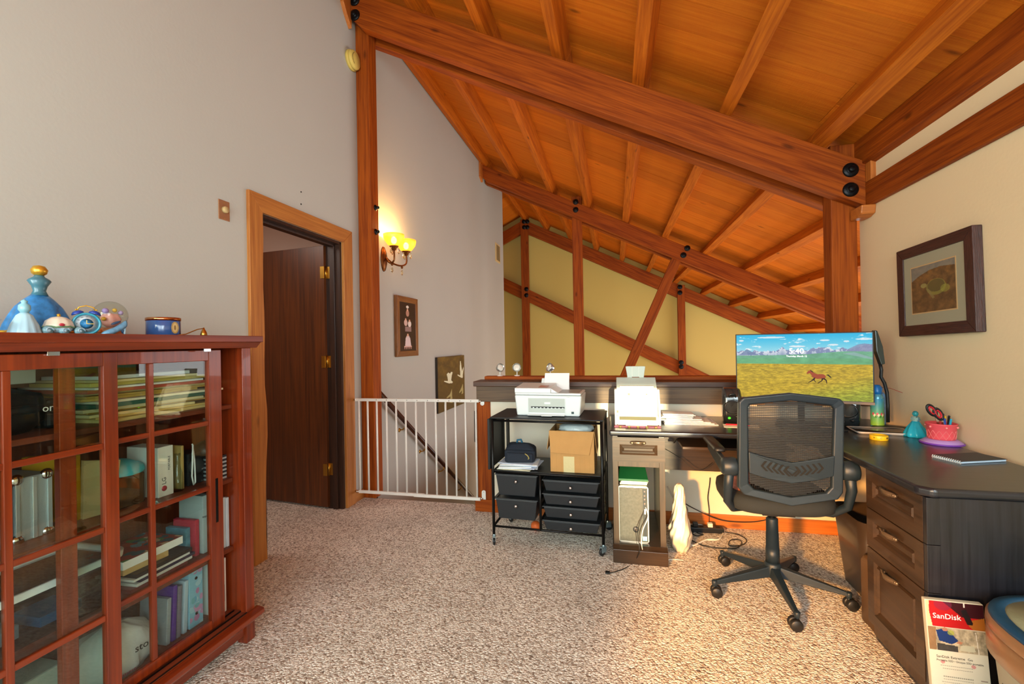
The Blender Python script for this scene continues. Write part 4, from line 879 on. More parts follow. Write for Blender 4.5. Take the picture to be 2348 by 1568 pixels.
# framed print on the right wall
a = blank(120, 110, '6a4a28'); n_ = noise2(120, 110, 6, 21, 4, 4); n2_ = noise2(120, 110, 5, 5, 2, 2)
a = a*(0.55+0.9*n_[:, :, None]); k_ = np.clip((n2_-0.5)*5, 0, 1)[:, :, None]; yy_ = np.linspace(0, 1, 120)[:, None, None]
a = a*(1-k_*0.6*(yy_ < 0.5))+hexc('a8702c')*k_*0.6*(yy_ < 0.5)
fill(a, [(0, 0), (1, 0), (1, 0.14), (0.7, 0.10), (0.45, 0.12), (0.2, 0.2), (0, 0.3)], '8a98a0', 0.55)
oval(a, 0.58, 0.50, 0.22, 0.17, '8f8a3c', 0.7); oval(a, 0.58, 0.47, 0.19, 0.13, '5a4a28', 0.8); oval(a, 0.30, 0.43, 0.07, 0.05, '9a9050', 0.8)
fill(a, [(0.34, 0.50), (0.42, 0.52), (0.55, 0.72), (0.50, 0.74)], '8a7a4a', 0.7); oval(a, 0.78, 0.56, 0.10, 0.08, 'a0a040', 0.5)
q0 = P(2053, 577, 'X', WR-0.04); q1 = P(2238, 760, 'X', WR-0.04)
frame_picture('turtle_print', 'dark carved frame with grey mount and brown animal print on the cream wall', 'picture', (P(2060, 700, 'X', WR-0.04).y, 1.245), (P(2236, 640, 'X', WR-0.04).y, 1.715), 0.04, 0.055, wood('frame_carved', '2a1210', '4f2a22', rough=0.4, grain=6, bump=1.0), a, WR, -1, tilt=math.radians(-1.6), matw=0.062)
# wall sconce
sc_y, sc_z = 3.765, 1.93
scn = thing('wall_sconce', 'bronze two light wall sconce with amber glass bowls and crystal drops', 'wall lamp', (WL, sc_y, sc_z))
scn.matrix_basis = scn.matrix_basis @ Matrix.Diagonal((1.15, 1.15, 1.15, 1))
part('back_plate', MB().lathe([(0.045, 0), (0.043, 0.008), (0.03, 0.018), (0.012, 0.024), (1e-5, 0.024)], 32, T(0, 0, 0.075, 0, PI/2, 0) @ Matrix.Diagonal((2.2, 1, 1, 1))), M_BRONZE, scn)
amber = mat('amber_glass', 'f2b640', 0.35, emit=('ffac18', 0.95), alpha=0.72)
SH = []
for k, (dy, dx, dz) in enumerate(((-0.045, 0.115, 0.155), (0.145, 0.125, 0.15))):
    arm = [(0.02, 0, 0.09), (0.05, dy*0.35, 0.05), (dx*0.75, dy*0.75, 0.035), (dx, dy, 0.06), (dx, dy, dz-0.01)]
    pts = []
    for i in range(len(arm)-1):
        for s_ in range(4):
            u = s_/4; a0, a1 = Vector(arm[i]), Vector(arm[i+1]); am = Vector(arm[max(i-1, 0)]); an = Vector(arm[min(i+2, len(arm)-1)])
            pts.append(0.5*((2*a0)+(a1-am)*u+(2*am-5*a0+4*a1-an)*u*u+(-am+3*a0-3*a1+an)*u**3))
    pts.append(Vector(arm[-1]))
    part('arm', MB().tube(pts, 0.007, 10), M_BRONZE, scn)
    part('cup', MB().lathe([(0.008, -0.03), (0.018, -0.022), (0.020, -0.01), (0.034, 0.0), (0.036, 0.006), (0.020, 0.01), (1e-5, 0.01)], 24, T(dx, dy, dz)), M_BRONZE, scn)
    part('finial', MB().ball((dx*0.8, dy*0.8, 0.022), 0.010, 12), M_BRONZE, scn)
    part('bowl', MB().lathe([(0.030, 0.004), (0.050, 0.020), (0.072, 0.050), (0.080, 0.078), (0.080, 0.096), (0.077, 0.096), (0.076, 0.078), (0.068, 0.052), (0.046, 0.024), (0.028, 0.010)], 40, T(dx, dy, dz)), amber, scn)
    part('bulb', MB().ball((dx, dy, dz+0.050), 0.022, 16, (1, 1, 1.3)), mat('bulb_lit', 'fff2d0', 0.4, emit=('fff0c8', 14)), scn)
    for a_ in (0.3, 2.4, 4.5):
        cxx, cyy = dx+0.036*math.cos(a_), dy+0.036*math.sin(a_)
        part('crystal_drop', MB().lathe([(0.0005, -0.058), (0.010, -0.040), (0.007, -0.022), (0.001, -0.016)], 6, T(cxx, cyy, dz), smooth=False).ball((cxx, cyy, dz-0.010), 0.005, 8), mat('crystal', 'f2e2c0', 0.05, trans=0.9, ior=1.5), scn)
    part('crystal_drop', MB().lathe([(0.0005, -0.060), (0.011, -0.040), (0.007, -0.022), (0.001, -0.012)], 6, T(dx*0.8, dy*0.8, 0.015), smooth=False), MATS['crystal'], scn)
    l = bpy.data.lights.new('sconce_bulb', 'POINT'); l.energy = 9; l.color = (1, 0.60, 0.20); l.shadow_soft_size = 0.02
    lo = bpy.data.objects.new('sconce_bulb', l); COL.objects.link(lo); lo.location = (WL+dx*1.15, sc_y+dy*1.15, sc_z+dz*1.15+0.12)
# handrail
hr = thing('handrail', 'dark round stair handrail on brass brackets going down the white wall', 'handrail', (-1.95, 3.6, 0.77))
def rail_z(y): return 0.79-0.683*(y-3.60)
A_, B_ = (-1.955, 3.50, rail_z(3.50)), (-1.955, 8.0, rail_z(8.0))
part('rail', MB().tube([A_, B_], 0.022, 14), wood('rail_dark', '2c1509', '4a2410', rough=0.35, knots=False, bump=0.05), hr, frame=axis_frame(A_, B_), world=True)
for yy in (4.02, 4.48, 5.0, 5.6, 6.2, 6.9):
    zz = rail_z(yy)
    part('bracket', MB().tube([(-1.955, yy, zz-0.022), (-1.957, yy, zz-0.05), (-1.985, yy, zz-0.075), (WL, yy, zz-0.08)], 0.006, 8).lathe([(0.022, 0), (0.018, 0.006), (1e-5, 0.007)], 16, T(WL, yy, zz-0.08, 0, PI/2, 0)), M_BRASS, hr, world=True)

# stair gate
gt = thing('stair_gate', 'white metal baby gate with thirteen bars across the stair opening', 'gate', (-1.48, 3.215, 0.0))
GY = 3.215
def g(x): return x+1.48
part('top_rail', MB().box((g(-1.985), -0.009, 0.805), (g(-1.42), 0.009, 0.827)).box((g(-1.50), -0.013, 0.807), (g(-0.975), 0.005, 0.829)), M_WHITE, gt, 0.002)
part('bottom_rail', MB().box((g(-1.965), -0.009, 0.088), (g(-1.42), 0.009, 0.110)).box((g(-1.50), -0.013, 0.086), (g(-0.975), 0.005, 0.108)), M_WHITE, gt, 0.002)
xs = [P(560+zx/3.913, 1100, 'Y', GY).x for zx in (1040, 1118, 1200, 1287, 1373, 1458, 1550, 1638, 1728, 1817, 1905, 1995, 2088)]
for x in xs: part('bar', MB().tube([(g(x), 0, 0.10), (g(x), 0, 0.815)], 0.0075, 10), M_WHITE, gt)
for z in (0.815, 0.099):
    part('pivot', MB().tube([(g(-2.005), 0.0, z), (g(-1.965), 0.0, z)], 0.005, 8).lathe([(0.010, 0), (0.010, 0.012), (1e-5, 0.012)], 14, T(g(-1.99), 0, z, 0, PI/2, 0)), M_CHROME, gt)
    part('pivot', MB().tube([(g(-0.985), 0.0, z), (g(-0.955), 0.0, z)], 0.005, 8), M_CHROME, gt)
    part('bracket', MB().box((g(-2.018), -0.016, z-0.035), (g(-2.010), 0.016, z+0.055)), mat('bracket_plastic', 'ecece6', 0.4), gt, 0.006)
    part('bracket', MB().prism([(g(-0.955)+0.016*math.cos(a*PI/8), z+0.012+(0.03 if math.sin(a*PI/8) > 0 else -0.03)+0.016*math.sin(a*PI/8)) for a in range(16)], 0.012, 0.019, 'XZ'), MATS['bracket_plastic'], gt, 0.002)
    for dz in (-0.022, 0.046): part('screw', MB().lathe([(0.004, 0), (0.003, 0.002), (1e-5, 0.002)], 10, T(g(-0.955), 0.012, z+dz, PI/2, 0, 0)), M_CHROME, gt)
for i in range(10): part('adjuster_hole', MB().lathe([(0.0032, 0), (1e-5, 0.0003)], 10, T(g(-1.80+0.085*i), -0.0092-(0.004 if -1.80+0.085*i > -1.5 else 0), 0.817, PI/2, 0, 0)), M_BLACK, gt)

# small spotlights standing beyond the half wall
for i, (x_, y_, nm) in enumerate(((1147, 846, 'small silver spotlight standing nearest the white wall on the low wall'), (1186, 847, 'small frosted spotlight second along the low wall'), (1262, 843, 'small spotlight behind the printer, third along the low wall'))):
    p = P(x_, y_, 'Y', 3.44)
    t = thing('clip_spotlight', nm, 'lamp', (p.x, 3.43, 0.985), 0.5-0.9*i, 'small spotlights on the low wall')
    part('foot', MB().lathe([(0.022, 0), (0.020, 0.006), (1e-5, 0.008)], 24), M_WHITE, t)
    part('stem', MB().tube([(0, 0, 0.004), (0, 0, 0.045)], 0.004, 8), M_WHITE, t)
    part('shade', MB().lathe([(0.010, -0.035), (0.022, -0.022), (0.032, 0.0), (0.034, 0.014), (0.032, 0.014), (0.030, 0.0), (0.020, -0.02)], 28, T(0, 0, 0.062, math.radians(70), 0, 0.4)), mat('spot_silver', 'b8bcb6', 0.2, metal=0.7), t)
    part('lens', MB().lathe([(0.031, 0.006), (0.02, 0.012), (1e-5, 0.014)], 24, T(0, 0, 0.062, math.radians(70), 0, 0.4)), mat('spot_lens', 'e8e4d8', 0.2), t)

# ============================================================ DESK
DZ = 0.735
desk = thing('corner_desk', 'large espresso brown L shaped corner desk with panelled drawers', 'desk', (1.2, 2.9, 0))
def dpart(name, mb, m=W_DESK, bev=0.002, fr=None, par=None, **k): return part(name, mb, m, par or desk, bev, fr, True, **k)
top = [(-0.035, 2.635), (0.80, 2.635), (0.985, 2.45), (0.985, 1.80), (1.02, 1.765), (1.53, 1.765), (1.53, 3.215), (-0.035, 3.215)]
dpart('desktop', MB().prism(top, DZ-0.032, DZ, 'XY'), W_DESK, 0.011, xframe(0.5, 2.9, DZ), seg=4)
def panel_front(w_, h, fr=0.045, t=0.018):
    """slab with mitred frame, recessed groove and raised field; local X width, Z height, front at -Y"""
    mb = MB().box((0, -t*0.4, 0), (w_, 0, h))
    o = [(0, 0), (w_, 0), (w_, h), (0, h)]; i_ = [(fr, fr), (w_-fr, fr), (w_-fr, h-fr), (fr, h-fr)]; g_ = 0.012
    j_ = [(fr+g_, fr+g_), (w_-fr-g_, fr+g_), (w_-fr-g_, h-fr-g_), (fr+g_, h-fr-g_)]
    for k in range(4):
        l = (k+1) % 4
        mb.add([(o[k][0], -t, o[k][1]), (o[l][0], -t, o[l][1]), (i_[l][0], -t, i_[l][1]), (i_[k][0], -t, i_[k][1])], [(0, 1, 2, 3)])
        mb.add([(o[k][0], -t, o[k][1]), (o[l][0], -t, o[l][1]), (o[l][0], -t*0.4, o[l][1]), (o[k][0], -t*0.4, o[k][1])], [(0, 3, 2, 1)])
        mb.add([(i_[k][0], -t, i_[k][1]), (i_[l][0], -t, i_[l][1]), (j_[l][0], -t*0.42, j_[l][1]), (j_[k][0], -t*0.42, j_[k][1])], [(0, 1, 2, 3)])
    # bead and field
    b0, b1 = fr+g_, 0.010
    for k in range(4):
        l = (k+1) % 4
        q = lambda p, d: (p[0]+(d if p[0] < w_/2 else -d), p[1]+(d if p[1] < h/2 else -d))
        A, B = j_[k], j_[l]
        mb.add([(*[q(A, 0)[0]], -t*0.42, q(A, 0)[1]), (q(B, 0)[0], -t*0.42, q(B, 0)[1]), (q(B, 0.006)[0], -t*0.85, q(B, 0.006)[1]), (q(A, 0.006)[0], -t*0.85, q(A, 0.006)[1])], [(0, 1, 2, 3)])
        mb.add([(q(A, 0.006)[0], -t*0.85, q(A, 0.006)[1]), (q(B, 0.006)[0], -t*0.85, q(B, 0.006)[1]), (q(B, 0.012)[0], -t*0.5, q(B, 0.012)[1]), (q(A, 0.012)[0], -t*0.5, q(A, 0.012)[1])], [(0, 1, 2, 3)])
    A, B, C_, D_ = [q(p, 0.012) for p in j_]
    mb.add([(p[0], -t*0.5, p[1]) for p in (A, B, C_, D_)], [(0, 1, 2, 3)])
    return mb
def pull(w_=0.10):
    """shallow cupped bar pull, local, centred at x=0, wall at y=0"""
    mb = MB(); n = 12; vs = []; fs = []
    for i in range(n+1):
        u = i/n; x = (u-0.5)*w_; d = 0.022*math.sin(PI*min(max(u, 0.12), 0.88)); hh = 0.011*(0.45+0.55*math.sin(PI*u)**0.5 if 0 < u < 1 else 0.45)
        vs += [(x, -0.0-d*0.9-0.004, hh), (x, -d-0.008, hh*0.7), (x, -d-0.006, -hh), (x, -d*0.8-0.001, -hh*0.6)]
    for i in range(n):
        for k in range(4): fs.append((i*4+k, i*4+(k+1) % 4, i*4+4+(k+1) % 4, i*4+4+k))
    fs += [(3, 2, 1, 0), tuple(n*4+k for k in range(4))]
    mb.add(vs, fs, True)
    for s_ in (-1, 1): mb.tube([(s_*w_*0.38, 0, 0), (s_*w_*0.38, -0.018, 0)], 0.004, 8)
    return mb
M_PULL = mat('pull_pewter', '8a7660', 0.3, metal=0.8)
# left pedestal
px0, px1, py0, py1 = -0.018, 0.265, 2.655, 3.19
for x0 in (px0, px1-0.018): dpart('side_panel', MB().box((x0, py0, 0.09), (x0+0.018, py1, DZ-0.032)), W_DESKF, 0.001, vframe(x0, py0, 0))
dpart('face_frame', MB().box((px0, py0-0.004, 0.09), (px0+0.03, py0+0.014, DZ-0.032)).box((px1-0.03, py0-0.004, 0.09), (px1, py0+0.014, DZ-0.032)).box((px0+0.03, py0-0.004, 0.53), (px1-0.03, py0+0.014, 0.56)), W_DESKF, 0.001, vframe(0, py0, 0))
dpart('plinth', MB().prism([(2.61, 0), (2.63, 0), (py1, 0), (py1, 0.09), (2.645, 0.09), (2.61, 0.075)], px0-0.006, px1+0.006, 'YZ'), W_DESKF, 0.002, xframe(0, 2.65, 0.05))
dpart('back_strip', MB().box((px0, py1-0.01, 0.09), (0.10, py1, DZ-0.032)), W_DESKF, 0.0, vframe(0, 3.2, 0))
dpart('niche_ceiling', MB().box((px0+0.018, py0, 0.545), (px1-0.018, py1, 0.56)), W_DESKF, 0)
dw = link('drawer', panel_front(0.283, 0.137, 0.040).mesh('drawer', W_DESKF), desk, xframe(px0, py0-0.004, 0.562), 0, world=True); tag(dw, 'small panelled drawer over the computer niche')
link('handle', pull(0.085).mesh('handle', M_PULL), dw, T(px0+0.14, py0-0.020, 0.672), world=True)
dpart('modesty_panel', MB().box((0.265, 3.03, 0.42), (1.0, 3.05, DZ-0.032)), W_DESKF, 0.001, xframe(0.3, 3.03, 0.5))
# keyboard tray
dpart('keyboard_tray', MB().box((0.36, 2.66, 0.635), (0.92, 2.95, 0.65)), W_DESKF, 0.003, xframe(0.4, 2.7, 0.64))
dpart('tray_runner', MB().prism([(2.70, 0.702), (2.74, 0.702), (2.96, 0.645), (2.96, 0.61), (2.93, 0.61)], 0.345, 0.352, 'YZ').prism([(2.70, 0.702), (2.74, 0.702), (2.96, 0.645), (2.96, 0.61), (2.93, 0.61)], 0.555, 0.562, 'YZ'), M_BLKM, 0.001)
# right pedestal with three panelled drawers facing the room
qx0, qx1, qy0, qy1 = 1.024, 1.50, 1.785, 2.15
dpart('carcass', MB().box((qx0, qy0+0.018, 0.02), (qx1, qy1, DZ-0.032)), W_DESKF, 0.001, vframe(1.2, 2, 0))
dpart('end_panel', MB().box((1.045, qy0-0.004, 0.0), (qx1+0.02, qy0+0.018, DZ-0.032)), W_DESK, 0.001, vframe(1.2, 1.78, 0))
for z0, z1 in ((0.0, 0.384), (0.384, 0.544), (0.544, 0.702)):
    dpart('corner_stile', MB().box((1.006, qy0-0.006, z0+0.001), (1.045, qy0+0.018, z1-0.001)), W_DESK, 0.0015, vframe(1.02, 1.78, z0))
RM = Matrix.Rotation(-PI/2, 4, 'Z')
for z0, z1, lb, sc_ in ((0.546, 0.700, 'top panelled drawer', 0), (0.386, 0.541, 'middle panelled drawer', 0), (0.075, 0.381, 'deep bottom panelled drawer', 0)):
    fr = Matrix.Translation((1.022, qy1-0.002, z0)) @ RM
    dw = link('drawer', panel_front(0.350, z1-z0, 0.045).mesh('drawer', W_DESKF), desk, fr, 0, world=True); tag(dw, lb)
    link('handle', pull(0.105).mesh('handle', M_PULL), dw, Matrix.Translation((1.004, qy1-0.177, z1-0.043)) @ RM, world=True)
dpart('kick_board', MB().box((1.03, qy0+0.02, 0), (1.045, qy1, 0.075)), W_DESK, 0.001, yframe(1.03, 2, 0.03))

# ---- computer tower and papers on it
pc = thing('computer_tower', 'silver fronted desktop computer tower in the desk niche', 'computer', (0.098, 2.85, 0.09))
e0 = P(1417, 1113, 'Y', 2.69); e1 = P(1489, 1250, 'Y', 2.69)
W_ = e1.x-e0.x; H_ = e0.z-0.09
pc.matrix_basis = Matrix.Translation(((e0.x+e1.x)/2, 2.70, 0.09))
part('case', MB().box((-W_/2+0.002, 0.012, 0), (W_/2-0.002, 0.36, H_)), mat('pc_black', '202224', 0.4), pc, 0.004)
part('bezel', shell(MB(), [(rrect(-W_/2, 0, W_/2, H_, 0.012), -0.010), (rrect(-W_/2, 0, W_/2, H_, 0.012), 0.012)], capt=True, M=Matrix.Rotation(PI/2, 4, 'X') @ Matrix.Translation((0, 0, -0.012+0.012))), mat('pc_bezel', 'd2d6da', 0.25, metal=0.4), pc, 0.001)
part('front_plate', MB().box((-W_/2+0.006, -0.0145, 0.006), (W_/2-0.006, -0.0120, H_-0.006)), mat('pc_front', '4c4b45', 0.35, metal=0.5, bump=0.5, bscale=900, var=0.15, vscale=90), pc, 0.001)
part('port_strip', MB().box((W_/2-0.032, -0.0155, 0.02), (W_/2-0.010, -0.0146, H_-0.012)), mat('pc_strip', '34383a', 0.3), pc)
for zz in (H_-0.03, H_-0.055, H_-0.075, H_-0.10): part('port', MB().box((W_/2-0.026, -0.0162, zz), (W_/2-0.018, -0.0155, zz+0.010)), M_CHROME, pc)
part('emblem', MB().lathe([(0.017, 0), (0.017, 0.001), (1e-5, 0.001)], 28, T(0.012, -0.0146, 0.075, PI/2, 0, 0)), mat('emblem_dark', '2c2e30', 0.3), pc, label='round maker badge')
text('lettering', 'hp', 0.024, M_CHROME, pc, T(0.012, -0.0157, 0.077, PI/2, 0, 0))
part('sticker', MB().box((W_/2-0.036, -0.0165, 0.014), (W_/2-0.012, -0.0158, 0.038)), mat('sticker_cyan', '7cc8d8', 0.3), pc)
part('plug', MB().box((W_/2-0.026, -0.028, H_-0.150), (W_/2-0.017, -0.0155, H_-0.122)), M_WHITE, pc, 0.001)
zz = 0.09+H_
for i, (c_, nm, t) in enumerate((('d8d2b8', 'thin cream booklet directly on the computer tower', 0.008), ('c8c0a0', 'buff booklet second on the computer tower', 0.009), ('e0dcc8', 'pale booklet third on the computer tower', 0.007))):
    boxobj('booklet', nm, 'booklet', (0.02+0.003*i, 2.72, zz+0.0004), (0.172+0.002*i, 2.93, zz+t), mat('bkl_'+c_, c_, 0.6), 0.001, 0.02*i); zz += t+0.0005
gr = MB().hexa([(0.012, 2.70, zz), (0.178, 2.70, zz), (0.170, 2.92, zz), (0.022, 2.92, zz), (0.012, 2.70, zz+0.012), (0.178, 2.70, zz+0.012), (0.168, 2.92, zz+0.062), (0.026, 2.92, zz+0.062)])
obj('green_folder', gr, mat('folder_green', '15502b', 0.35, coat=0.3), 'dark green folder sloping on top of the booklets', 'folder', bevel=0.002)
obj('disc_spindle', MB().lathe([(0.028, 0), (0.028, 0.012), (0.012, 0.014), (1e-5, 0.016)], 28, T(0.10, 2.965, zz+0.045)), mat('spindle_white', 'd0d2c8', 0.4), 'round white lid behind the green folder in the niche', 'lid')

# ---- scanner on a magenta mat
bm_ = MB().box((-0.005, 2.83, DZ), (0.262, 3.00, DZ+0.008))
pm = thing('patterned_mat', 'flat magenta and gold patterned booklet under the document scanner', 'booklet', (0.129, 2.865, DZ))
part('sheet', MB().box((-0.135, -0.12, 0), (0.128, 0.12, 0.007)), mat('mat_magenta', '8a3a52', 0.5, var=0.3, vscale=40), pm, 0.002)
for k in range(5): part('medallion', MB().lathe([(0.010, 0), (1e-5, 0.0006)], 16, T(-0.10+0.05*k, -0.1203, 0.0035, PI/2, 0, 0) @ Matrix.Diagonal((1, 0.32, 1, 1))), mat('medallion_gold', 'd8b060', 0.5), pm)
scn2 = thing('document_scanner', 'white upright document scanner with raised feed tray on the desk', 'scanner', (0.129, 2.89, DZ+0.0075))
SW = 0.262
body = MB().prism([(-0.115, 0.0), (0.10, 0.0), (0.10, 0.17), (0.03, 0.215), (-0.045, 0.215), (-0.088, 0.06), (-0.115, 0.05)], -SW/2+0.012, SW/2-0.012, 'YZ')
part('body', body, mat('scanner_white', 'e6e3d6', 0.4), scn2, 0.006, seg=3)
for s_ in (-1, 1): part('side_cheek', MB().prism([(-0.120, 0.0), (0.105, 0.0), (0.105, 0.165), (0.03, 0.205), (-0.05, 0.205), (-0.125, 0.055)], s_*SW/2-(0.012 if s_ > 0 else 0), s_*SW/2+(0.012 if s_ < 0 else 0), 'YZ'), MATS['scanner_white'], scn2, 0.004, seg=3)
part('output_slot', MB().box((-0.105, -0.1165, 0.030), (0.105, -0.112, 0.050)), mat('slot_shadow', '5f5a3e', 0.7), scn2, 0.001)
part('output_tray', MB().box((-0.11, -0.135, 0.004), (0.11, -0.10, 0.010)).box((-0.07, -0.16, 0.004), (0.05, -0.13, 0.008)), mat('tray_clear', 'e8e2cc', 0.3), scn2, 0.002)
part('feed_chute', MB().prism([(-0.01, 0.20), (0.0, 0.205), (0.075, 0.262), (0.07, 0.268), (0.055, 0.268), (-0.03, 0.215)], -0.118, 0.118, 'YZ'), mat('scanner_grey', 'bfcabf', 0.4), scn2, 0.003)
part('feed_guide', MB().box((-0.10, -0.048, 0.205), (0.10, -0.02, 0.225)), MATS['scanner_white'], scn2, 0.003)
part('feed_extension', MB().prism([(-0.056, 0.262), (0.056, 0.262), (0.050, 0.270), (0.054, 0.300), (0.060, 0.336), (0.052, 0.338), (-0.052, 0.338), (-0.060, 0.336), (-0.054, 0.300), (-0.050, 0.270)], 0.060, 0.070, 'XZ'), MATS['scanner_grey'], scn2, 0.002)
part('extension_window', MB().box((-0.022, 0.0585, 0.262), (0.022, 0.0605, 0.272)), mat('slot_brown', '7a4a2a', 0.6), scn2, 0.001)
for s_ in (-0.02, 0.02): part('rib', MB().box((s_-0.001, 0.0575, 0.274), (s_+0.001, 0.0605, 0.334)), MATS['scanner_white'], scn2)
text('lettering', 'Canon', 0.015, MATS['ink_grey'], scn2, T(0.0, -0.0668, 0.145, PI/2-0.27, 0, 0), label='small maker lettering')
part('button', MB().box((-0.052, -0.0585, 0.170), (-0.040, -0.055, 0.182), T(0, 0, 0)), mat('btn_grey', '5c5a4c', 0.4), scn2, 0.001)
part('button', MB().box((0.052, -0.0565, 0.172), (0.062, -0.054, 0.180)), MATS['btn_grey'], scn2, 0.001)
part('label_print', MB().box((-SW/2+0.010, -0.1035, 0.070), (-SW/2+0.022, -0.099, 0.083)), MATS['btn_grey'], scn2)
# ---- papers
rr = random.Random(11)
z = DZ
lv = ['lowest', 'second', 'third', 'fourth', 'fifth', 'sixth', 'seventh', 'eighth', 'ninth']
for i in range(9):
    x0 = 0.29+rr.uniform(-.012, .012); w1 = 0.30-0.022*i if i < 4 else 0.21-0.004*i
    boxobj('paper_sheets', f'white sheets of mail beside the scanner, {lv[i]} layer counted upwards', 'papers', (x0, 2.86+0.012*i, z+0.0003), (x0+w1+rr.uniform(-.01, .01), 3.06+rr.uniform(-.01, .02), z+0.0052), M_PAPER, 0.001, rr.uniform(-0.10, 0.10), 'mail pile on the desk')
    z += 0.0056
boxobj('torn_envelope', 'white envelope with a red stripe in front of the left loudspeaker', 'envelope', (0.615, 2.80, DZ+0.0003), (0.80, 2.90, DZ+0.002), M_PAPER, 0.0, -0.15)
boxobj('red_pen', 'red marker lying on the envelope beside the chair back', 'pen', (0.63, 2.865, DZ+0.0025), (0.76, 2.874, DZ+0.011), mat('pen_red', 'c21f3a', 0.35), 0.004, -0.12)

# ---- loudspeakers
def loudspeaker(label, x, y, rz, lit):
    t = thing('loudspeaker', label, 'speaker', (x, y, DZ), rz, 'desktop loudspeakers')
    hull = [(rrect(-0.040, -0.045, 0.040, 0.06, 0.018), 0), (rrect(-0.046, -0.055, 0.046, 0.065, 0.020), 0.05), (rrect(-0.046, -0.055, 0.046, 0.065, 0.022), 0.15), (rrect(-0.040, -0.040, 0.040, 0.055, 0.018), 0.205), (rrect(-0.034, -0.030, 0.034, 0.045, 0.014), 0.213)]
    t.matrix_basis = t.matrix_basis @ Matrix.Diagonal((1.18, 1.1, 0.97, 1))
    part('cabinet', shell(MB(), hull, capt=True), mat('speaker_gloss', '23282b', 0.12, coat=0.8), t)
    part('surround', MB().lathe([(0.041, 0), (0.041, 0.008), (0.036, 0.013), (0.034, 0.010)], 36, T(0, -0.053, 0.097, PI/2, 0, 0)), mat('speaker_ring', '101213', 0.3), t)
    part('cone', MB().lathe([(0.034, 0.010), (0.026, 0.004), (0.014, 0.002), (0.012, 0.006), (1e-5, 0.009)], 36, T(0, -0.053, 0.097, PI/2, 0, 0)), mat('speaker_cone', '3c4346', 0.35), t)
    part('tweeter', MB().lathe([(0.019, 0), (0.018, 0.006), (0.010, 0.002), (1e-5, 0.004)], 28, T(0, -0.050, 0.165, PI/2+0.2, 0, 0)), MATS['speaker_ring'], t)
    part('volume_knob', MB().lathe([(0.008, 0), (0.008, 0.006), (1e-5, 0.007)], 18, T(0.018, -0.053, 0.038, PI/2, 0, 0)), M_BLACK, t)
    part('power_light', MB().lathe([(0.006, 0), (0.005, 0.003), (1e-5, 0.004)], 16, T(-0.016, -0.053, 0.028, PI/2, 0, 0)), mat('led_green', '20ff20', 0.4, emit=('30ff18', 6)) if lit else M_BLACK, t)
    return t
loudspeaker('glossy black loudspeaker with a green light left of the monitor', 0.700, 3.03, -0.12, True)
loudspeaker('glossy black loudspeaker below the right edge of the monitor', 1.305, 2.96, -0.5, False)
# ---- monitor
a = np.zeros((260, 470, 3)); H2, W2 = 260, 470
yy, xx = np.mgrid[0:H2, 0:W2]; v = yy/H2; u = xx/W2
sky1, sky2 = hexc('29b8e6'), hexc('b9e6ee'); k = np.clip(v/0.33, 0, 1)[:, :, None]; a[:] = sky1*(1-k)+sky2*k
cl = noise2(H2, W2, 5, 2, 5, 9); cm = np.clip((cl-0.60)*9, 0, 1)*(v < 0.25); a = a*(1-cm[:, :, None])+cm[:, :, None]*np.array([1, 1, 1])
for cx, cy_, rx in ((0.28, 0.045, 0.11), (0.04, 0.09, 0.02), (0.68, 0.10, 0.035), (0.95, 0.09, 0.06), (0.74, 0.17, 0.035), (0.48, 0.19, 0.06), (0.83, 0.12, 0.02)): oval(a, cx, cy_, rx, 0.013, 'f6f4f6', 0.85)
r1 = np.interp(u[0], [0, .05, .1, .16, .2, .25, .31, .36, .42, .46, .53, .58, .64, .70, .74, .80, .86, .92, 1], [.27, .25, .28, .24, .27, .25, .26, .20, .25, .24, .26, .23, .21, .20, .25, .22, .24, .19, .16])
r1 = r1+(noise2(1, W2, 6, 9, 30, 1)[0]-0.5)*0.05
mnt = (v > r1[None]) & (v < 0.36); nn = noise2(H2, W2, 6, 12, 14, 8)
c_ = np.where((nn > 0.5)[:, :, None], hexc('e6e8f0'), hexc('8a93b8')); k = np.clip((v-r1[None])/0.12, 0, 1)[:, :, None]; c_ = c_*(1-k*0.75)+hexc('7a8cae')*k*0.75; a[mnt] = c_[mnt]
for pts, c2 in (([(0.03, 0.31), (0.085, 0.225), (0.14, 0.29), (0.19, 0.325), (0.0, 0.325)], '7384a8'), ([(0.84, 0.235), (0.91, 0.165), (0.95, 0.155), (1, 0.17), (1, 0.27), (0.82, 0.28)], '8a8fb0')): fill(a, pts, c2, 0.8)
g1 = 0.30+0.03*np.interp(u[0], [0, .3, .55, .8, 1], [1, .8, 0.3, -1.1, -1.0]); k = (v > g1[None]) & (v < 0.46); gn = noise2(H2, W2, 5, 31, 6, 6)
a[k] = (hexc('6faa88')*(0.85+0.35*gn[:, :, None]))[k]; k = (v > 0.37) & (v < 0.46); a[k] = (hexc('6fb07e')*(0.85+0.3*gn[:, :, None]))[k]
fill(a, [(0.80, 0.30), (0.88, 0.28), (1, 0.36), (1, 0.39), (0.9, 0.34)], 'a8b4c8', 0.5)
gr_ = noise2(H2, W2, 7, 44, 14, 26); k = v >= 0.46; yel = hexc('c8a834')*(0.6+0.75*gr_[:, :, None]); t_ = np.clip((v-0.7)*2.6+(u-0.75)*1.2, 0, 0.8)[:, :, None]; yel = yel*(1-t_)+hexc('8fa03a')*(0.45+1.1*gr_[:, :, None])*t_; a[k] = yel[k]
k = (v > 0.455) & (v < 0.50); a[k] = a[k]*0.9+hexc('d8a418')*0.1
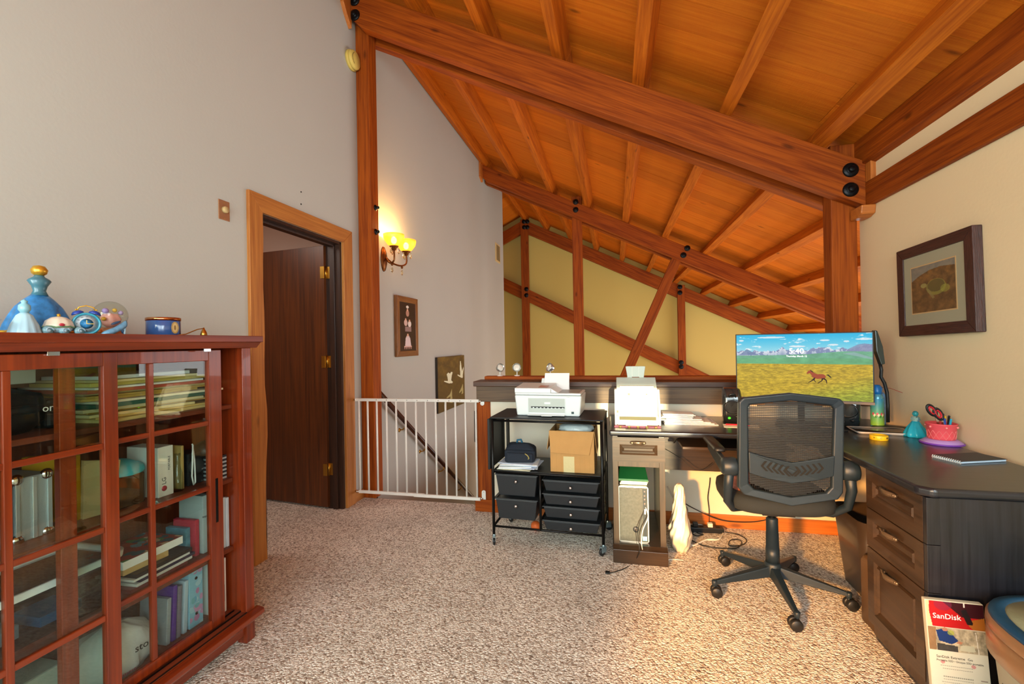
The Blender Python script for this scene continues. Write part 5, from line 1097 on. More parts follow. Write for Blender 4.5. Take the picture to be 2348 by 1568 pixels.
hb_ = [(0.545, 0.60), (0.558, 0.565), (0.572, 0.555), (0.585, 0.575), (0.60, 0.595), (0.625, 0.615), (0.655, 0.61), (0.675, 0.62), (0.685, 0.65), (0.672, 0.685), (0.645, 0.68), (0.62, 0.685), (0.597, 0.675), (0.585, 0.655), (0.578, 0.62), (0.568, 0.60), (0.550, 0.615)]
fill(a, hb_, 'a84a2c')
for lg_ in ([(0.600, 0.665), (0.585, 0.70), (0.555, 0.745), (0.560, 0.748), (0.592, 0.712), (0.612, 0.672)], [(0.61, 0.67), (0.602, 0.705), (0.615, 0.735), (0.611, 0.74), (0.594, 0.708)], [(0.655, 0.67), (0.65, 0.71), (0.622, 0.75), (0.628, 0.755), (0.658, 0.715), (0.668, 0.68)], [(0.672, 0.665), (0.69, 0.70), (0.693, 0.755), (0.687, 0.755), (0.682, 0.71), (0.66, 0.68)]): fill(a, lg_, '3a1c14')
fill(a, [(0.683, 0.625), (0.70, 0.615), (0.715, 0.64), (0.725, 0.665), (0.712, 0.66), (0.70, 0.635)], '1c1210'); fill(a, [(0.572, 0.55), (0.585, 0.565), (0.60, 0.59), (0.595, 0.59), (0.575, 0.57)], '1c1210')
fill(a, [(0.43, 0.752), (0.66, 0.752), (0.66, 0.758), (0.43, 0.760)], '4a4014', 0.7)
ml, mr_ = Vector((0.722, 3.00)), Vector((1.345, 2.775)); MW = (mr_-ml).length; MH = 0.392
mc = (ml+mr_)/2; mang = math.atan2(mr_.y-ml.y, mr_.x-ml.x)
mon = thing('monitor', 'wide monitor showing a horse running on a plain below snowy mountains', 'monitor', (mc.x, mc.y, DZ), mang)
ZB = 0.876-DZ
ys_ = lambda x: 0.012*(1-(2*x/MW)**2)
hull = []; n = 12
xs2 = [-MW/2+MW*i/n for i in range(n+1)]
mb = MB().prism([(x, ys_(x)) for x in xs2]+[(x, ys_(x)+0.028) for x in xs2[::-1]], ZB, ZB+MH, 'XY')
part('housing', mb, M_BLACK, mon, 0.002)
part('chin', MB().prism([(x, ys_(x)-0.003) for x in xs2]+[(x, ys_(x)+0.002) for x in xs2[::-1]], ZB, ZB+0.014, 'XY'), mat('chin_bronze', '6a5444', 0.35, metal=0.4), mon)
scr = link('screen', picture_mesh('screen', a, MW-0.012, MH-0.022, paint_attr('screen_light', 0.4, 0.95, 0.08), 0.012), mon, T(0, -0.0012, ZB+MH/2+0.005)); tag(scr, 'lit screen with a mountain landscape')
white_e = mat('screen_white', 'ffffff', 0.4, emit=('ffffff', 1.0))
text('clock_text', '5:40', 0.043, white_e, mon, T(-0.018, ys_(0)-0.006, ZB+MH*0.735, PI/2, 0, 0), 0.0002, world=False, bold=0.0004)
text('date_text', 'Thursday, March 12', 0.0125, white_e, mon, T(-0.018, ys_(0)-0.006, ZB+MH*0.662, PI/2, 0, 0), 0.0002, bold=0.0001)
part('stand_neck', MB().tube([(0, 0.075, 0.012), (0, 0.07, ZB+0.12)], 0.018, 14).box((-0.04, 0.03, ZB+0.10), (0.04, 0.075, ZB+0.18)), M_BLACK, mon)
part('stand_foot', MB().box((-0.13, 0.0, 0), (0.13, 0.15, 0.010)), M_BLACK, mon, 0.004)
# ---- small things right of the monitor
cn = thing('spray_can', 'blue and green air freshener spray can right of the monitor', 'spray can', (1.435, 2.94, DZ))
a = blank(60, 80, '7cc0d8'); ng = noise2(60, 80, 4, 3, 3, 3)
vv_ = np.linspace(0, 1, 60)[:, None, None]; a = hexc('3f9cc8')*(1-vv_)+hexc('86b83e')*vv_; a = np.repeat(a, 80, 1) if a.shape[1] == 1 else a
for k in range(10): oval(a, 0.2+0.06*k, 0.62+0.05*((k*7) % 3-1), 0.05, 0.05, ['d84a5a', 'f0e6c0', '3f8a3a'][k % 3])
part('can', MB().lathe([(0.030, 0), (0.031, 0.004), (0.031, 0.165), (0.024, 0.182), (0.022, 0.186)], 32), mat('can_body', '5aa8c4', 0.25, metal=0.3, coat=0.4), cn)
# printed wrapper as a curved sheet
h, w_, _ = a.shape; me = picture_mesh('wrapper', a, 1, 1, paint_attr('print_can', 0.3))
for vtx in me.vertices:
    ang = PI+(vtx.co.x+0.5)*PI*1.1-0.15; zc = 0.085+vtx.co.z*0.15
    vtx.co = (0.0316*math.cos(ang), 0.0316*math.sin(ang), zc)
link('wrapper', me, cn)
part('cap', MB().lathe([(0.024, 0.184), (0.024, 0.20), (0.020, 0.225), (0.014, 0.235), (1e-5, 0.236)], 28), mat('cap_blue', '1f7ac8', 0.35), cn)
c2 = thing('air_duster', 'white and blue compressed air can behind the freshener can', 'spray can', (1.488, 3.03, DZ))
part('can', MB().lathe([(0.030, 0), (0.031, 0.004), (0.031, 0.17), (0.022, 0.185), (0.012, 0.19)], 32), mat('can_blue', '5c88b8', 0.3, metal=0.2, var=0.3, vscale=30), c2)
part('cap', MB().lathe([(0.014, 0.19), (0.018, 0.196), (0.018, 0.212), (0.010, 0.222), (1e-5, 0.223)], 24), mat('cap_blue', '1f7ac8', 0.35), c2)
part('straw', MB().tube([(0.0, -0.01, 0.215), (0.03, -0.06, 0.212), (0.05, -0.13, 0.195)], 0.0013, 6), mat('straw_red', 'b0241c', 0.4), c2)
# desk lamp
lp = thing('desk_lamp', 'black gooseneck desk lamp with a slim folded head against the cream wall', 'desk lamp', (1.46, 2.86, DZ))
def Lp(x, y, X=None): p = P(x, y, 'Y', 2.86); return (p.x-1.46, 0, p.z-DZ)
part('base', MB().lathe([(0.085, 0), (0.088, 0.004), (0.085, 0.012), (1e-5, 0.014)], 40, sy=0.8), M_BLACK, lp)
neck = [Lp(2036, 968), Lp(2036, 930), Lp(2034, 900), Lp(2028, 878), Lp(2020, 864), Lp(2021, 848), Lp(2018, 834)]
part('neck', MB().tube(neck, 0.0085, 12), M_BLACK, lp)
hd = [Lp(2002, 757), Lp(2008, 758), Lp(2021, 795), Lp(2026, 834), Lp(2017, 836), Lp(2006, 806)]
part('head', MB().prism([(p[0], p[2]) for p in hd], -0.018, 0.018, 'XZ'), mat('lamp_grey', '39423f', 0.3, metal=0.3, coat=0.3), lp, 0.004)
# thin tray, notebook, tape, bottle
tr = thing('charging_pad', 'flat black pad with a pale rim in front of the desk lamp', 'pad', (1.36, 2.765, DZ), -0.12)
part('tray', shell(MB(), [(rrect(-0.115, -0.075, 0.115, 0.075, 0.02), 0), (rrect(-0.13, -0.088, 0.13, 0.085, 0.025), 0.014), (rrect(-0.125, -0.083, 0.125, 0.08, 0.024), 0.014), (rrect(-0.11, -0.07, 0.11, 0.07, 0.02), 0.006)], M=None), mat('rim_pale', 'b8b2aa', 0.4), tr)
part('surface', shell(MB(), [(rrect(-0.112, -0.072, 0.112, 0.072, 0.02), 0.006), (rrect(-0.118, -0.077, 0.118, 0.075, 0.022), 0.0125)], capt=True), mat('gloss_black', '0e0f10', 0.12), tr)
po = thing('phone_case', 'thin black card holder with a pale label right of the chair back', 'case', (1.13, 2.80, DZ), 0.2)
part('body', MB().box((-0.075, -0.055, 0), (0.075, 0.055, 0.010)), M_BLACK, po, 0.003)
part('label_print', MB().box((-0.02, -0.01, 0.010), (0.055, 0.035, 0.0108)), mat('label_cream', 'cfc8a8', 0.6), po)
tpz = thing('tape_roll', 'yellow printed tape ring lying flat on the desk', 'tape', (1.262, 2.575, DZ))
part('roll', MB().lathe([(0.036, 0), (0.037, 0.001), (0.037, 0.022), (0.036, 0.023), (0.030, 0.023), (0.030, 0.0)], 40), mat('tape_yellow', 'd8b41c', 0.4), tpz)
for k, s_ in enumerate(('08', 'C', 'R')):
    an_ = -PI/2+0.55-0.75*k; text('lettering', s_, 0.012, M_BLACK, tpz, T(0.0372*math.cos(an_), 0.0372*math.sin(an_), 0.012, PI/2, 0, an_+PI/2))
gl = thing('glass_bottle_stopper', 'turquoise glass bell shaped bottle with a clear stopper on the desk', 'bottle', P(2100, 1001, 'Z', DZ))
tq = mat('turquoise_glass', '2cc0e0', 0.08, trans=0.35, ior=1.4, bump=0.8, bscale=60)
part('body', MB().lathe([(0.001, 0), (0.045, 0.0), (0.050, 0.006), (0.046, 0.022), (0.034, 0.046), (0.022, 0.064), (0.014, 0.078)], 48, fn=lambda a, z: 1+0.07*math.sin(9*a+40*z)), tq, gl)
part('shoulder', MB().lathe([(0.014, 0.078), (0.020, 0.086), (0.016, 0.098), (0.007, 0.104)], 24, fn=lambda a, z: 1+0.05*math.sin(6*a)), mat('aqua_clear', 'b5dfe2', 0.06, trans=0.85, ior=1.4), gl)
part('stopper', MB().ball((0, 0, 0.115), 0.0125, 16, (1, 1, 1.15)), mat('aqua_clear2', '3fb9c8', 0.06, trans=0.6, ior=1.4), gl)
# pencil pot
PPOT = P(2159, 1016, 'Z', DZ); PDX, PDY = PPOT.x-1.415, PPOT.y-2.325
pt = thing('pencil_pot', 'coral pink quilted pencil pot on a lilac stepped base', 'pencil pot', PPOT)
lil = mat('lilac', 'b08ac8', 0.4)
part('base', MB().lathe([(0.078, 0), (0.080, 0.004), (0.062, 0.018), (0.058, 0.021), (1e-5, 0.022)], 48), lil, pt)
part('base_foot', MB().lathe([(0.080, 0.0), (0.0815, 0.003), (0.079, 0.007)], 48), mat('purple_deep', '7a3fb0', 0.4), pt)
cor = mat('coral', 'e8545c', 0.4)
part('pot', MB().lathe([(0.049, 0.021), (0.050, 0.03), (0.054, 0.088), (0.058, 0.093), (0.056, 0.096), (0.051, 0.092), (0.047, 0.03)], 64, fn=lambda a, z: 1+(0.02*abs(math.sin(4*a)) if z > 0.08 else 0)), cor, pt)
for i in range(14):
    for s_ in (-1, 1):
        an = 2*PI*i/14; part('quilt_line', MB().tube([((0.0505+0.0025*k/4)*math.cos(an+s_*0.11*k), (0.0505+0.0025*k/4)*math.sin(an+s_*0.11*k), 0.024+0.010*k) for k in range(5)], 0.0008, 4, cap=False), mat('coral_light', 'f08a86', 0.4), pt)
for k in range(6):
    an = 2*PI*k/6+0.3; part('bead', MB().ball((0.0565*math.cos(an), 0.0565*math.sin(an), 0.080), 0.005, 8), MATS['coral_light'], pt)
scs = thing('scissors', 'black and red handled scissors standing in the pencil pot', 'scissors', (1.39+PDX, 2.325+PDY, DZ+0.03))
for dx, dz, an in ((-0.018, 0.125, -0.55), (0.008, 0.108, -0.45)):
    rg = [(dx+0.014*math.cos(t)*math.cos(an)+0.028*math.sin(t)*math.sin(-an)*-1, -0.01, dz+0.028*math.sin(t)*math.cos(an)+0.014*math.cos(t)*math.sin(-an)) for t in [2*PI*i/20 for i in range(20)]]
    part('handle_loop', MB().tube(rg, 0.0055, 8, closed=True), M_BLACK, scs)
    ri = [(dx+0.5*(q[0]-dx)*1.3, -0.0115, dz+0.65*(q[2]-dz)) for q in rg]
    part('handle_lining', MB().tube(ri, 0.004, 8, closed=True), mat('lining_red', 'c41f2a', 0.4), scs)
    part('blade', MB().hexa([(0.018, -0.012, 0), (0.028, -0.012, 0), (0.028, -0.009, 0), (0.018, -0.009, 0), (dx+0.012, -0.012, dz-0.03), (dx+0.022, -0.012, dz-0.03), (dx+0.022, -0.009, dz-0.03), (dx+0.012, -0.009, dz-0.03)]), M_CHROME, scs)
for i, (dx, dy, c_, nm, h_, tl_) in enumerate(((0.008, 0.0, '3a3f46', 'grey', 0.135, 0.05), (0.022, -0.012, '2a4a9a', 'dark blue', 0.115, -0.12), (0.028, 0.012, 'd8a81c', 'yellow', 0.122, 0.10), (0.036, -0.008, '2aa6c8', 'light blue', 0.112, 0.22), (0.044, 0.008, '1c1d20', 'black', 0.125, 0.16))):
    A = (1.415+PDX+dx*0.6, 2.325+PDY+dy, DZ+0.028); B = (1.415+PDX+dx*0.6+math.sin(tl_)*h_*0.5, 2.325+PDY+dy, DZ+h_)
    obj('pen', MB().tube([A, B], 0.0045, 8).ball(B, 0.0048, 8), mat('pen_'+nm.replace(' ', '_'), c_, 0.35), f'{nm} pen standing in the coral pencil pot', 'pen')
nb = thing('spiral_notebook', 'dark blue covered notebook with white spiral binding near the desk corner', 'notebook', (1.385, 2.115, DZ), 0.42)
part('pages', MB().box((-0.085, -0.055, 0.001), (0.115, 0.055, 0.009)), mat('page_blue', 'b8cde0', 0.6), nb, 0.001)
part('cover', MB().box((-0.09, -0.058, 0.009), (0.118, 0.058, 0.0105)), mat('cover_navy', '222c38', 0.5), nb, 0.001)
for k in range(14): part('spiral_ring', MB().tube([(-0.088+0.004*math.cos(t), -0.052+0.008*k, 0.0055+0.006*math.sin(t)) for t in [2*PI*i/10 for i in range(10)]], 0.0011, 5, closed=True), M_WHITE, nb)
nb.matrix_basis = Matrix.Translation((1.385, 2.205, DZ)) @ Matrix.Rotation(0.33, 4, 'Z')

# ============================================================ ROLLING CART
CT = math.radians(-2.6)
cart = thing('rolling_cart', 'black metal rolling cart with six plastic drawers between gate and desk', 'cart', (-0.743, 2.72, 0), CT)
CW, CD, CH = 0.665, 0.365, 0.775
def kpart(name, mb, m=M_BLKM, bev=0.0, par=None, **k): return part(name, mb, m, par or cart, bev, **k)
for x in (0, CW):
    for y in (0, CD): kpart('upright', MB().tube([(x, y, 0.062), (x, y, CH)], 0.009, 10))
for x in (CW*0.445,):
    for y in (0, CD): kpart('upright', MB().tube([(x, y, 0.11), (x, y, 0.445)], 0.008, 10))
kpart('top_panel', MB().box((-0.012, -0.012, CH), (CW+0.012, CD+0.01, CH+0.010)), M_BLACK, 0.004)
for z in (CH-0.012, 0.447, 0.112):
    for y in (0, CD): kpart('rail', MB().tube([(0, y, z), (CW, y, z)], 0.007, 8))
    for x in (0, CW): kpart('rail', MB().tube([(x, 0, z), (x, CD, z)], 0.007, 8))
kpart('shelf', MB().box((0.0, 0.0, 0.449), (CW, CD, 0.457)), M_BLACK, 0.002)
kpart('drop_leaf', MB().box((-0.034, 0.005, 0.455), (-0.020, CD-0.02, CH-0.005)), M_BLACK, 0.003, label='folded down side leaf')
kpart('leaf_bracket', MB().box((0.002, CD-0.06, 0.47), (0.006, CD-0.01, CH-0.02)), M_BLACK, 0.001)
for x, y, r_ in ((0, 0, 0.3), (CW, 0, -0.6), (0, CD, 0.9), (CW, CD, 2.0)):
    cs_ = kpart('caster', MB().tube([(x, y, 0.045), (x, y, 0.068)], 0.008, 10).box((-0.010, -0.024, 0.020), (-0.007, 0.014, 0.052), T(x, y, 0, 0, 0, r_)).box((0.007, -0.024, 0.020), (0.010, 0.014, 0.052), T(x, y, 0, 0, 0, r_)).box((-0.010, -0.024, 0.048), (0.010, 0.014, 0.054), T(x, y, 0, 0, 0, r_)), mat('caster_zinc', '9fb2b8', 0.25, metal=0.6))
    part('wheel', MB().lathe([(1e-5, -0.0065), (0.021, -0.0065), (0.0235, -0.004), (0.0235, 0.004), (0.021, 0.0065), (1e-5, 0.0065)], 24, T(x, y, 0, 0, 0, r_) @ T(0, -0.012, 0.0235, 0, PI/2, 0)), M_BLACK, cs_)
M_BIN = mat('bin_black', '23272b', 0.38, bump=0.15, bscale=500)
def bin_drawer(x0, x1, z1, z0, dy):
    tap = 0.016
    y0, y1 = -0.006+dy, CD-0.02
    mb = MB().hexa([(x0+tap, y0+tap*0.6, z0), (x1-tap, y0+tap*0.6, z0), (x1-tap, y1, z0), (x0+tap, y1, z0), (x0, y0, z1-0.006), (x1, y0, z1-0.006), (x1, y1, z1-0.006), (x0, y1, z1-0.006)])
    d = kpart('drawer', mb, M_BIN, 0.004)
    part('lip', MB().box((x0-0.006, y0-0.004, z1-0.007), (x1+0.006, y0+0.008, z1)).box((x0-0.006, y0, z1-0.007), (x0+0.004, y1, z1)).box((x1-0.004, y0, z1-0.007), (x1+0.006, y1, z1)), M_BIN, d, 0.002)
    part('knob', MB().lathe([(0.004, 0), (0.005, 0.006), (0.009, 0.010), (0.010, 0.016), (0.006, 0.020), (1e-5, 0.021)], 20, T((x0+x1)/2, y0+0.002, z1-(0.038 if z1-z0 < 0.09 else 0.040), PI/2, 0, 0)), M_CHROME, d)
for z1, z0, dy in ((0.438, 0.305, 0), (0.292, 0.165, -0.008)): bin_drawer(0.020, 0.278, z1, z0, dy)
for z1, z0, dy in ((0.420, 0.350, 0), (0.340, 0.272, -0.006), (0.262, 0.192, 0.0), (0.182, 0.120, -0.006)): bin_drawer(0.315, 0.645, z1, z0, dy)
for z in (0.29, 0.34, 0.262, 0.182): kpart('runner', MB().box((CW*0.445 if z != 0.29 else 0.0, 0.0, z-0.012), ((CW*0.445+0.012) if z != 0.29 else 0.012, CD, z-0.006)).box((CW-0.012 if z != 0.29 else CW*0.445-0.012, 0, z-0.012), (CW if z != 0.29 else CW*0.445, CD, z-0.006)), M_BLKM)
# balls on the floor
obj('orange_ball', MB().ball((-0.523, 2.96, 0.032), 0.032, 24), mat('ball_orange', 'e0682a', 0.6, bump=0.3), 'orange ball on the carpet under the rolling cart', 'ball')
obj('yellow_ball', MB().ball((-0.17, 3.0, 0.032), 0.032, 24), mat('ball_yellow', 'd8d018', 0.5), 'yellow ball on the carpet under the rolling cart', 'ball')
# things on the cart shelf
def cw(x, y, z): return cart.matrix_basis @ Vector((x, y, z))
rr = random.Random(4)
z = 0.4575
for i in range(8):
    t = 0.0045; a0 = cw(0.03+rr.uniform(-.01, .02), 0.02+rr.uniform(-.015, .02), 0); 
    boxobj('mail_sheet', f'letters under the black pouch on the cart shelf, {["lowest", "second", "third", "fourth", "fifth", "sixth", "seventh", "topmost"][i]} layer', 'papers', (a0.x, a0.y, z), (a0.x+0.22+rr.uniform(-.03, .03), a0.y+0.16, z+t), [M_PAPER, mat('paper_blue', 'c9d3e4', 0.7), mat('paper_cream', 'd8cfb0', 0.7)][[2, 0, 1, 0, 1, 0, 0, 1][i]], 0.0008, rr.uniform(-0.15, 0.15), 'letters on the cart shelf'); z += t+0.0006
pc0 = cw(0.155, 0.10, z)
ph = thing('tool_pouch', 'black zipped fabric pouch lying on the letters on the cart shelf', 'pouch', pc0, CT+0.12)
ph.matrix_basis = ph.matrix_basis @ Matrix.Diagonal((1.15, 1.1, 1.12, 1))
navyf = mat('fabric_navy', '1c2430', 0.85, bump=0.9, bscale=400)
mb = MB().hexa([(-0.082, -0.062, 0), (0.078, -0.055, 0), (0.083, 0.06, 0), (-0.08, 0.06, 0), (-0.085, -0.058, 0.070), (0.085, -0.045, 0.062), (0.080, 0.055, 0.078), (-0.078, 0.055, 0.085)])
mb.hexa([(-0.085, -0.058, 0.0705), (0.085, -0.045, 0.0625), (0.080, 0.055, 0.078), (-0.078, 0.055, 0.085), (-0.055, -0.02, 0.100), (0.035, -0.015, 0.104), (0.055, 0.035, 0.090), (-0.06, 0.035, 0.098)])
part('body', mb, navyf, ph, 0.014, seg=3)
part('front_pocket', MB().hexa([(-0.07, -0.072, 0.006), (0.070, -0.066, 0.006), (0.072, -0.05, 0.006), (-0.072, -0.05, 0.006), (-0.072, -0.069, 0.058), (0.072, -0.060, 0.052), (0.072, -0.045, 0.052), (-0.072, -0.045, 0.058)]), navyf, ph, 0.008, seg=3)
part('zip_pull', MB().tube([(0.03, -0.071, 0.055), (0.045, -0.074, 0.045), (0.052, -0.071, 0.030), (0.046, -0.071, 0.025)], 0.0028, 8), mat('pull_tan', 'a89a58', 0.5), ph)
part('handle_tab', MB().tube([(-0.02, 0.0, 0.098), (-0.018, 0.0, 0.115), (0.002, 0.0, 0.117), (0.008, 0.0, 0.098)], 0.006, 8), mat('tab_teal', '1f5a78', 0.6), ph)
# cardboard box
b0 = P(1262, 1082, 'Z', 0.458); b1 = P(1361, 1088, 'Z', 0.458)
bx = thing('cardboard_box', 'open cardboard box with folded down flaps on the cart shelf', 'box', (b0.x, b0.y+0.01, 0.4585), math.atan2(b1.y-b0.y, b1.x-b0.x)+0.02)
BW, BD, BH = (b1-b0).length+0.005, 0.235, 0.248
th = 0.004
part('wall', MB().box((0, 0, 0), (BW, th, BH)), M_CARD, bx, 0.001); part('wall', MB().box((0, BD-th, 0), (BW, BD, BH)), M_CARD, bx, 0.001)
part('wall', MB().box((0, th, 0), (th, BD-th, BH)), M_CARD, bx, 0.001); part('wall', MB().box((BW-th, th, 0), (BW, BD-th, BH)), M_CARD, bx, 0.001)
part('base', MB().box((th, th, 0), (BW-th, BD-th, th)), M_CARD, bx)
part('flap', MB().hexa([(0.004, -0.016, 0.118), (BW-0.03, -0.014, 0.110), (BW-0.03, -0.011, 0.110), (0.004, -0.013, 0.118), (-0.006, -0.004, BH), (BW+0.002, -0.004, BH-0.003), (BW+0.002, -0.0005, BH-0.003), (-0.006, -0.0005, BH)]), M_CARD, bx, 0.001, label='front flap folded down')
part('flap', MB().hexa([(BW+0.014, 0.0, 0.12), (BW+0.017, 0.0, 0.12), (BW+0.014, BD*0.7, 0.13), (BW+0.011, BD*0.7, 0.13), (BW+0.0005, 0, BH), (BW+0.0035, 0, BH), (BW+0.0035, BD, BH), (BW+0.0005, BD, BH)]), M_CARD, bx, 0.001)
part('flap', MB().hexa([(-0.022, 0.0, 0.13), (-0.019, 0.0, 0.13), (-0.017, BD*0.8, 0.14), (-0.020, BD*0.8, 0.14), (-0.0035, 0, BH), (-0.0005, 0, BH), (-0.0005, BD, BH), (-0.0035, BD, BH)]), M_CARD, bx, 0.001)
part('flap', MB().hexa([(0.0, BD, BH), (BW, BD, BH), (BW, BD+0.003, BH), (0, BD+0.003, BH), (0.01, BD+0.05, BH+0.05), (BW-0.01, BD+0.05, BH+0.05), (BW-0.01, BD+0.053, BH+0.05), (0.01, BD+0.053, BH+0.05)]), M_CARD, bx, 0.001)
part('tape_strip', MB().box((BW*0.30, -0.0006, 0.0), (BW*0.55, 0.0, 0.095)), mat('tape_tan', 'cdbf8e', 0.25, bump=0.8, bscale=60), bx)
for k in range(9): part('corrugation', MB().box((0.01+0.028*k, -0.0004, 0.002), (0.0108+0.028*k, 0.0, 0.112)), mat('card_line', 'a87c44', 0.8), bx)
mb = MB().lathe([(0.001, 0), (0.09, 0.0), (0.108, 0.02), (0.10, 0.05), (0.07, 0.066), (0.001, 0.074)], 48, sx=1.0, sy=0.85, fn=lambda a, z: 1+0.05*math.sin(9*a+60*z)+0.03*math.sin(17*a-90*z))
bw_ = bx.matrix_basis @ Matrix.Translation((BW*0.56, BD*0.50, BH-0.022)) @ Matrix.Diagonal((1.0, 1.0, 0.75, 1))
tag(link('bubble_wrap', mb.mesh('bubble_wrap', mat('bubble', 'b9c6c8', 0.2, bump=1.0, bscale=90, coat=0.4)), None, bw_), 'crumpled clear bubble wrap bulging out of the open cardboard box', 'packing')
# printer on the cart
pr = thing('printer', 'white inkjet printer with paper standing in its rear feeder on the rolling cart', 'printer', (P(1260, 957, 'Z', 0.786).x, 2.80, CH+0.0105), CT)
PW, PDp = 0.385, 0.235
pr.matrix_basis = Matrix.Translation((-0.405, 2.785, CH+0.0105)) @ Matrix.Rotation(CT, 4, 'Z') @ Matrix.Diagonal((1.09, 1.05, 0.94, 1))
hb2 = PW/2
part('body', MB().hexa([(-hb2+0.012, 0.0, 0), (hb2-0.012, 0.0, 0), (hb2-0.012, PDp, 0), (-hb2+0.012, PDp, 0), (-hb2, -0.002, 0.135), (hb2, -0.002, 0.135), (hb2, PDp, 0.135), (-hb2, PDp, 0.135)]), M_PRN, pr, 0.010, seg=4)
part('lid', MB().box((-hb2+0.002, 0.0, 0.136), (hb2-0.004, PDp-0.004, 0.150)), M_PRN, pr, 0.005, seg=3)
part('lid_gap', MB().box((-hb2+0.004, 0.001, 0.1345), (hb2-0.006, PDp-0.008, 0.1365)), mat('gap_grey', '6f7a7a', 0.5), pr)
part('document_feeder', MB().prism([(0.0, 0.1505), (0.0, 0.178), (0.004, 0.182), (PDp-0.02, 0.196), (PDp-0.01, 0.190), (PDp-0.01, 0.1505)], -hb2+0.001, 0.018, 'YZ'), M_PRN, pr, 0.004, seg=3)
part('feeder_slope', MB().prism([(0.018, 0.1505), (0.018, 0.180), (0.060, 0.1505)], 0.01, PDp-0.03, 'XZ'), M_PRN, pr, 0.003)
part('lid_inset', MB().box((0.045, 0.012, 0.1500), (hb2-0.016, PDp-0.03, 0.1512)), mat('inset_grey', '9aa4a2', 0.4), pr, 0.001)
part('cavity', MB().box((-0.110, -0.0035, 0.022), (0.098, -0.0022, 0.115)), mat('cavity_grey', 'b9c2bc', 0.6), pr, 0.002)
part('cavity_frame', MB().box((-0.114, -0.0055, 0.115), (0.102, -0.002, 0.119)).box((-0.114, -0.0055, 0.018), (-0.110, -0.002, 0.115)).box((0.098, -0.0055, 0.018), (0.102, -0.002, 0.115)), M_PRN, pr, 0.001)
part('slot', MB().box((-0.095, -0.0050, 0.052), (0.096, -0.0035, 0.062)), M_BLACK, pr)
for k in range(9): part('roller', MB().box((-0.085+0.021*k, -0.0056, 0.052), (-0.077+0.021*k, -0.0048, 0.057)), M_PRN, pr)
part('paper_grip', MB().box((-0.018, -0.0062, 0.078), (0.018, -0.0033, 0.092)), M_PRN, pr, 0.002)
part('output_tray', MB().box((-0.112, -0.030, 0.006), (0.100, 0.0, 0.012)).box((-0.03, -0.045, 0.005), (0.03, -0.028, 0.009)), M_PRN, pr, 0.003)
part('label_print', MB().box((hb2-0.058, -0.0032, 0.018), (hb2-0.044, -0.0015, 0.032)), mat('btn_grey2', '23403c', 0.4), pr)
text('lettering', 'DeskJet', 0.006, MATS['inset_grey'], pr, T(hb2-0.075, -0.0025, 0.125, PI/2, 0, 0), 0.0002)
part('control_strip', MB().box((-0.055, 0.02, 0.1842), (-0.005, 0.10, 0.1852), T(0, 0, 0, 0.068, 0, 0) @ Matrix.Identity(4)), mat('panel_blush', 'c99a8c', 0.4), pr)
part('rear_feeder', MB().hexa([(-0.085, PDp-0.012, 0.14), (0.095, PDp-0.012, 0.14), (0.095, PDp-0.002, 0.14), (-0.085, PDp-0.002, 0.14), (-0.080, PDp+0.020, 0.225), (0.09, PDp+0.020, 0.225), (0.09, PDp+0.026, 0.225), (-0.080, PDp+0.026, 0.225)]), M_PRN, pr, 0.002)
for k in range(2):
    boxp = MB().hexa([(-0.064+0.003*k, PDp-0.014-0.002*k, 0.150), (0.092, PDp-0.014-0.002*k, 0.150), (0.092, PDp-0.0132-0.002*k, 0.150), (-0.064, PDp-0.0132-0.002*k, 0.150), (-0.060+0.003*k, PDp+0.022-0.003*k, 0.262-0.004*k), (0.092, PDp+0.022-0.003*k, 0.262-0.004*k), (0.092, PDp+0.0228-0.003*k, 0.262-0.004*k), (-0.060, PDp+0.0228-0.003*k, 0.262-0.004*k)])
    o_ = link('paper_sheet', boxp.mesh('paper_sheet', M_PAPER), None, pr.matrix_basis.copy()); tag(o_, ['blank sheet standing at the back of the printer feeder', 'blank sheet in front in the printer feeder'][k], 'paper', 'sheets in the printer feeder')

# ============================================================ OFFICE CHAIR
ch = thing('office_chair', 'black mesh back office chair on a five star base at the desk', 'chair', (0.740, 2.45, 0), 0.0)
for k, an in enumerate((198, 270, 342, 54, 126)):
    an = math.radians(an); R_ = Matrix.Rotation(an, 4, 'Z'); L_ = 0.300
    mb = MB().hexa([(0.02, -0.024, 0.085), (L_, -0.011, 0.060), (L_, 0.011, 0.060), (0.02, 0.024, 0.085), (0.02, -0.018, 0.135), (L_, -0.008, 0.078), (L_, 0.008, 0.078), (0.02, 0.018, 0.135)], R_)
    mb.lathe([(0.012, 0.052), (0.013, 0.076), (0.010, 0.080), (1e-5, 0.081)], 16, R_ @ Matrix.Translation((L_, 0, 0)))
    lg = part('leg', mb, M_CHAIR, ch, 0.004)
    rot = an+0.9+0.7*k
    cst = part('caster', MB().tube([(0, 0, 0.035), (0, 0, 0.056)], 0.006, 8, R_ @ Matrix.Translation((L_, 0, 0))), M_CHAIR, lg)
    for s_ in (-1, 1):
        part('wheel', MB().lathe([(1e-5, 0.004), (0.020, 0.004), (0.0255, 0.008), (0.0255, 0.020), (0.021, 0.0245), (1e-5, 0.0255)] if s_ > 0 else [(1e-5, -0.0255), (0.021, -0.0245), (0.0255, -0.020), (0.0255, -0.008), (0.020, -0.004), (1e-5, -0.004)], 24, R_ @ Matrix.Translation((L_, 0, 0)) @ Matrix.Rotation(rot, 4, 'Z') @ T(0, -0.008, 0.0258, 0, PI/2, 0)), M_BLACK, lg)
part('hub', MB().lathe([(0.034, 0.080), (0.040, 0.090), (0.038, 0.140), (0.032, 0.150)], 28), M_CHAIR, ch)
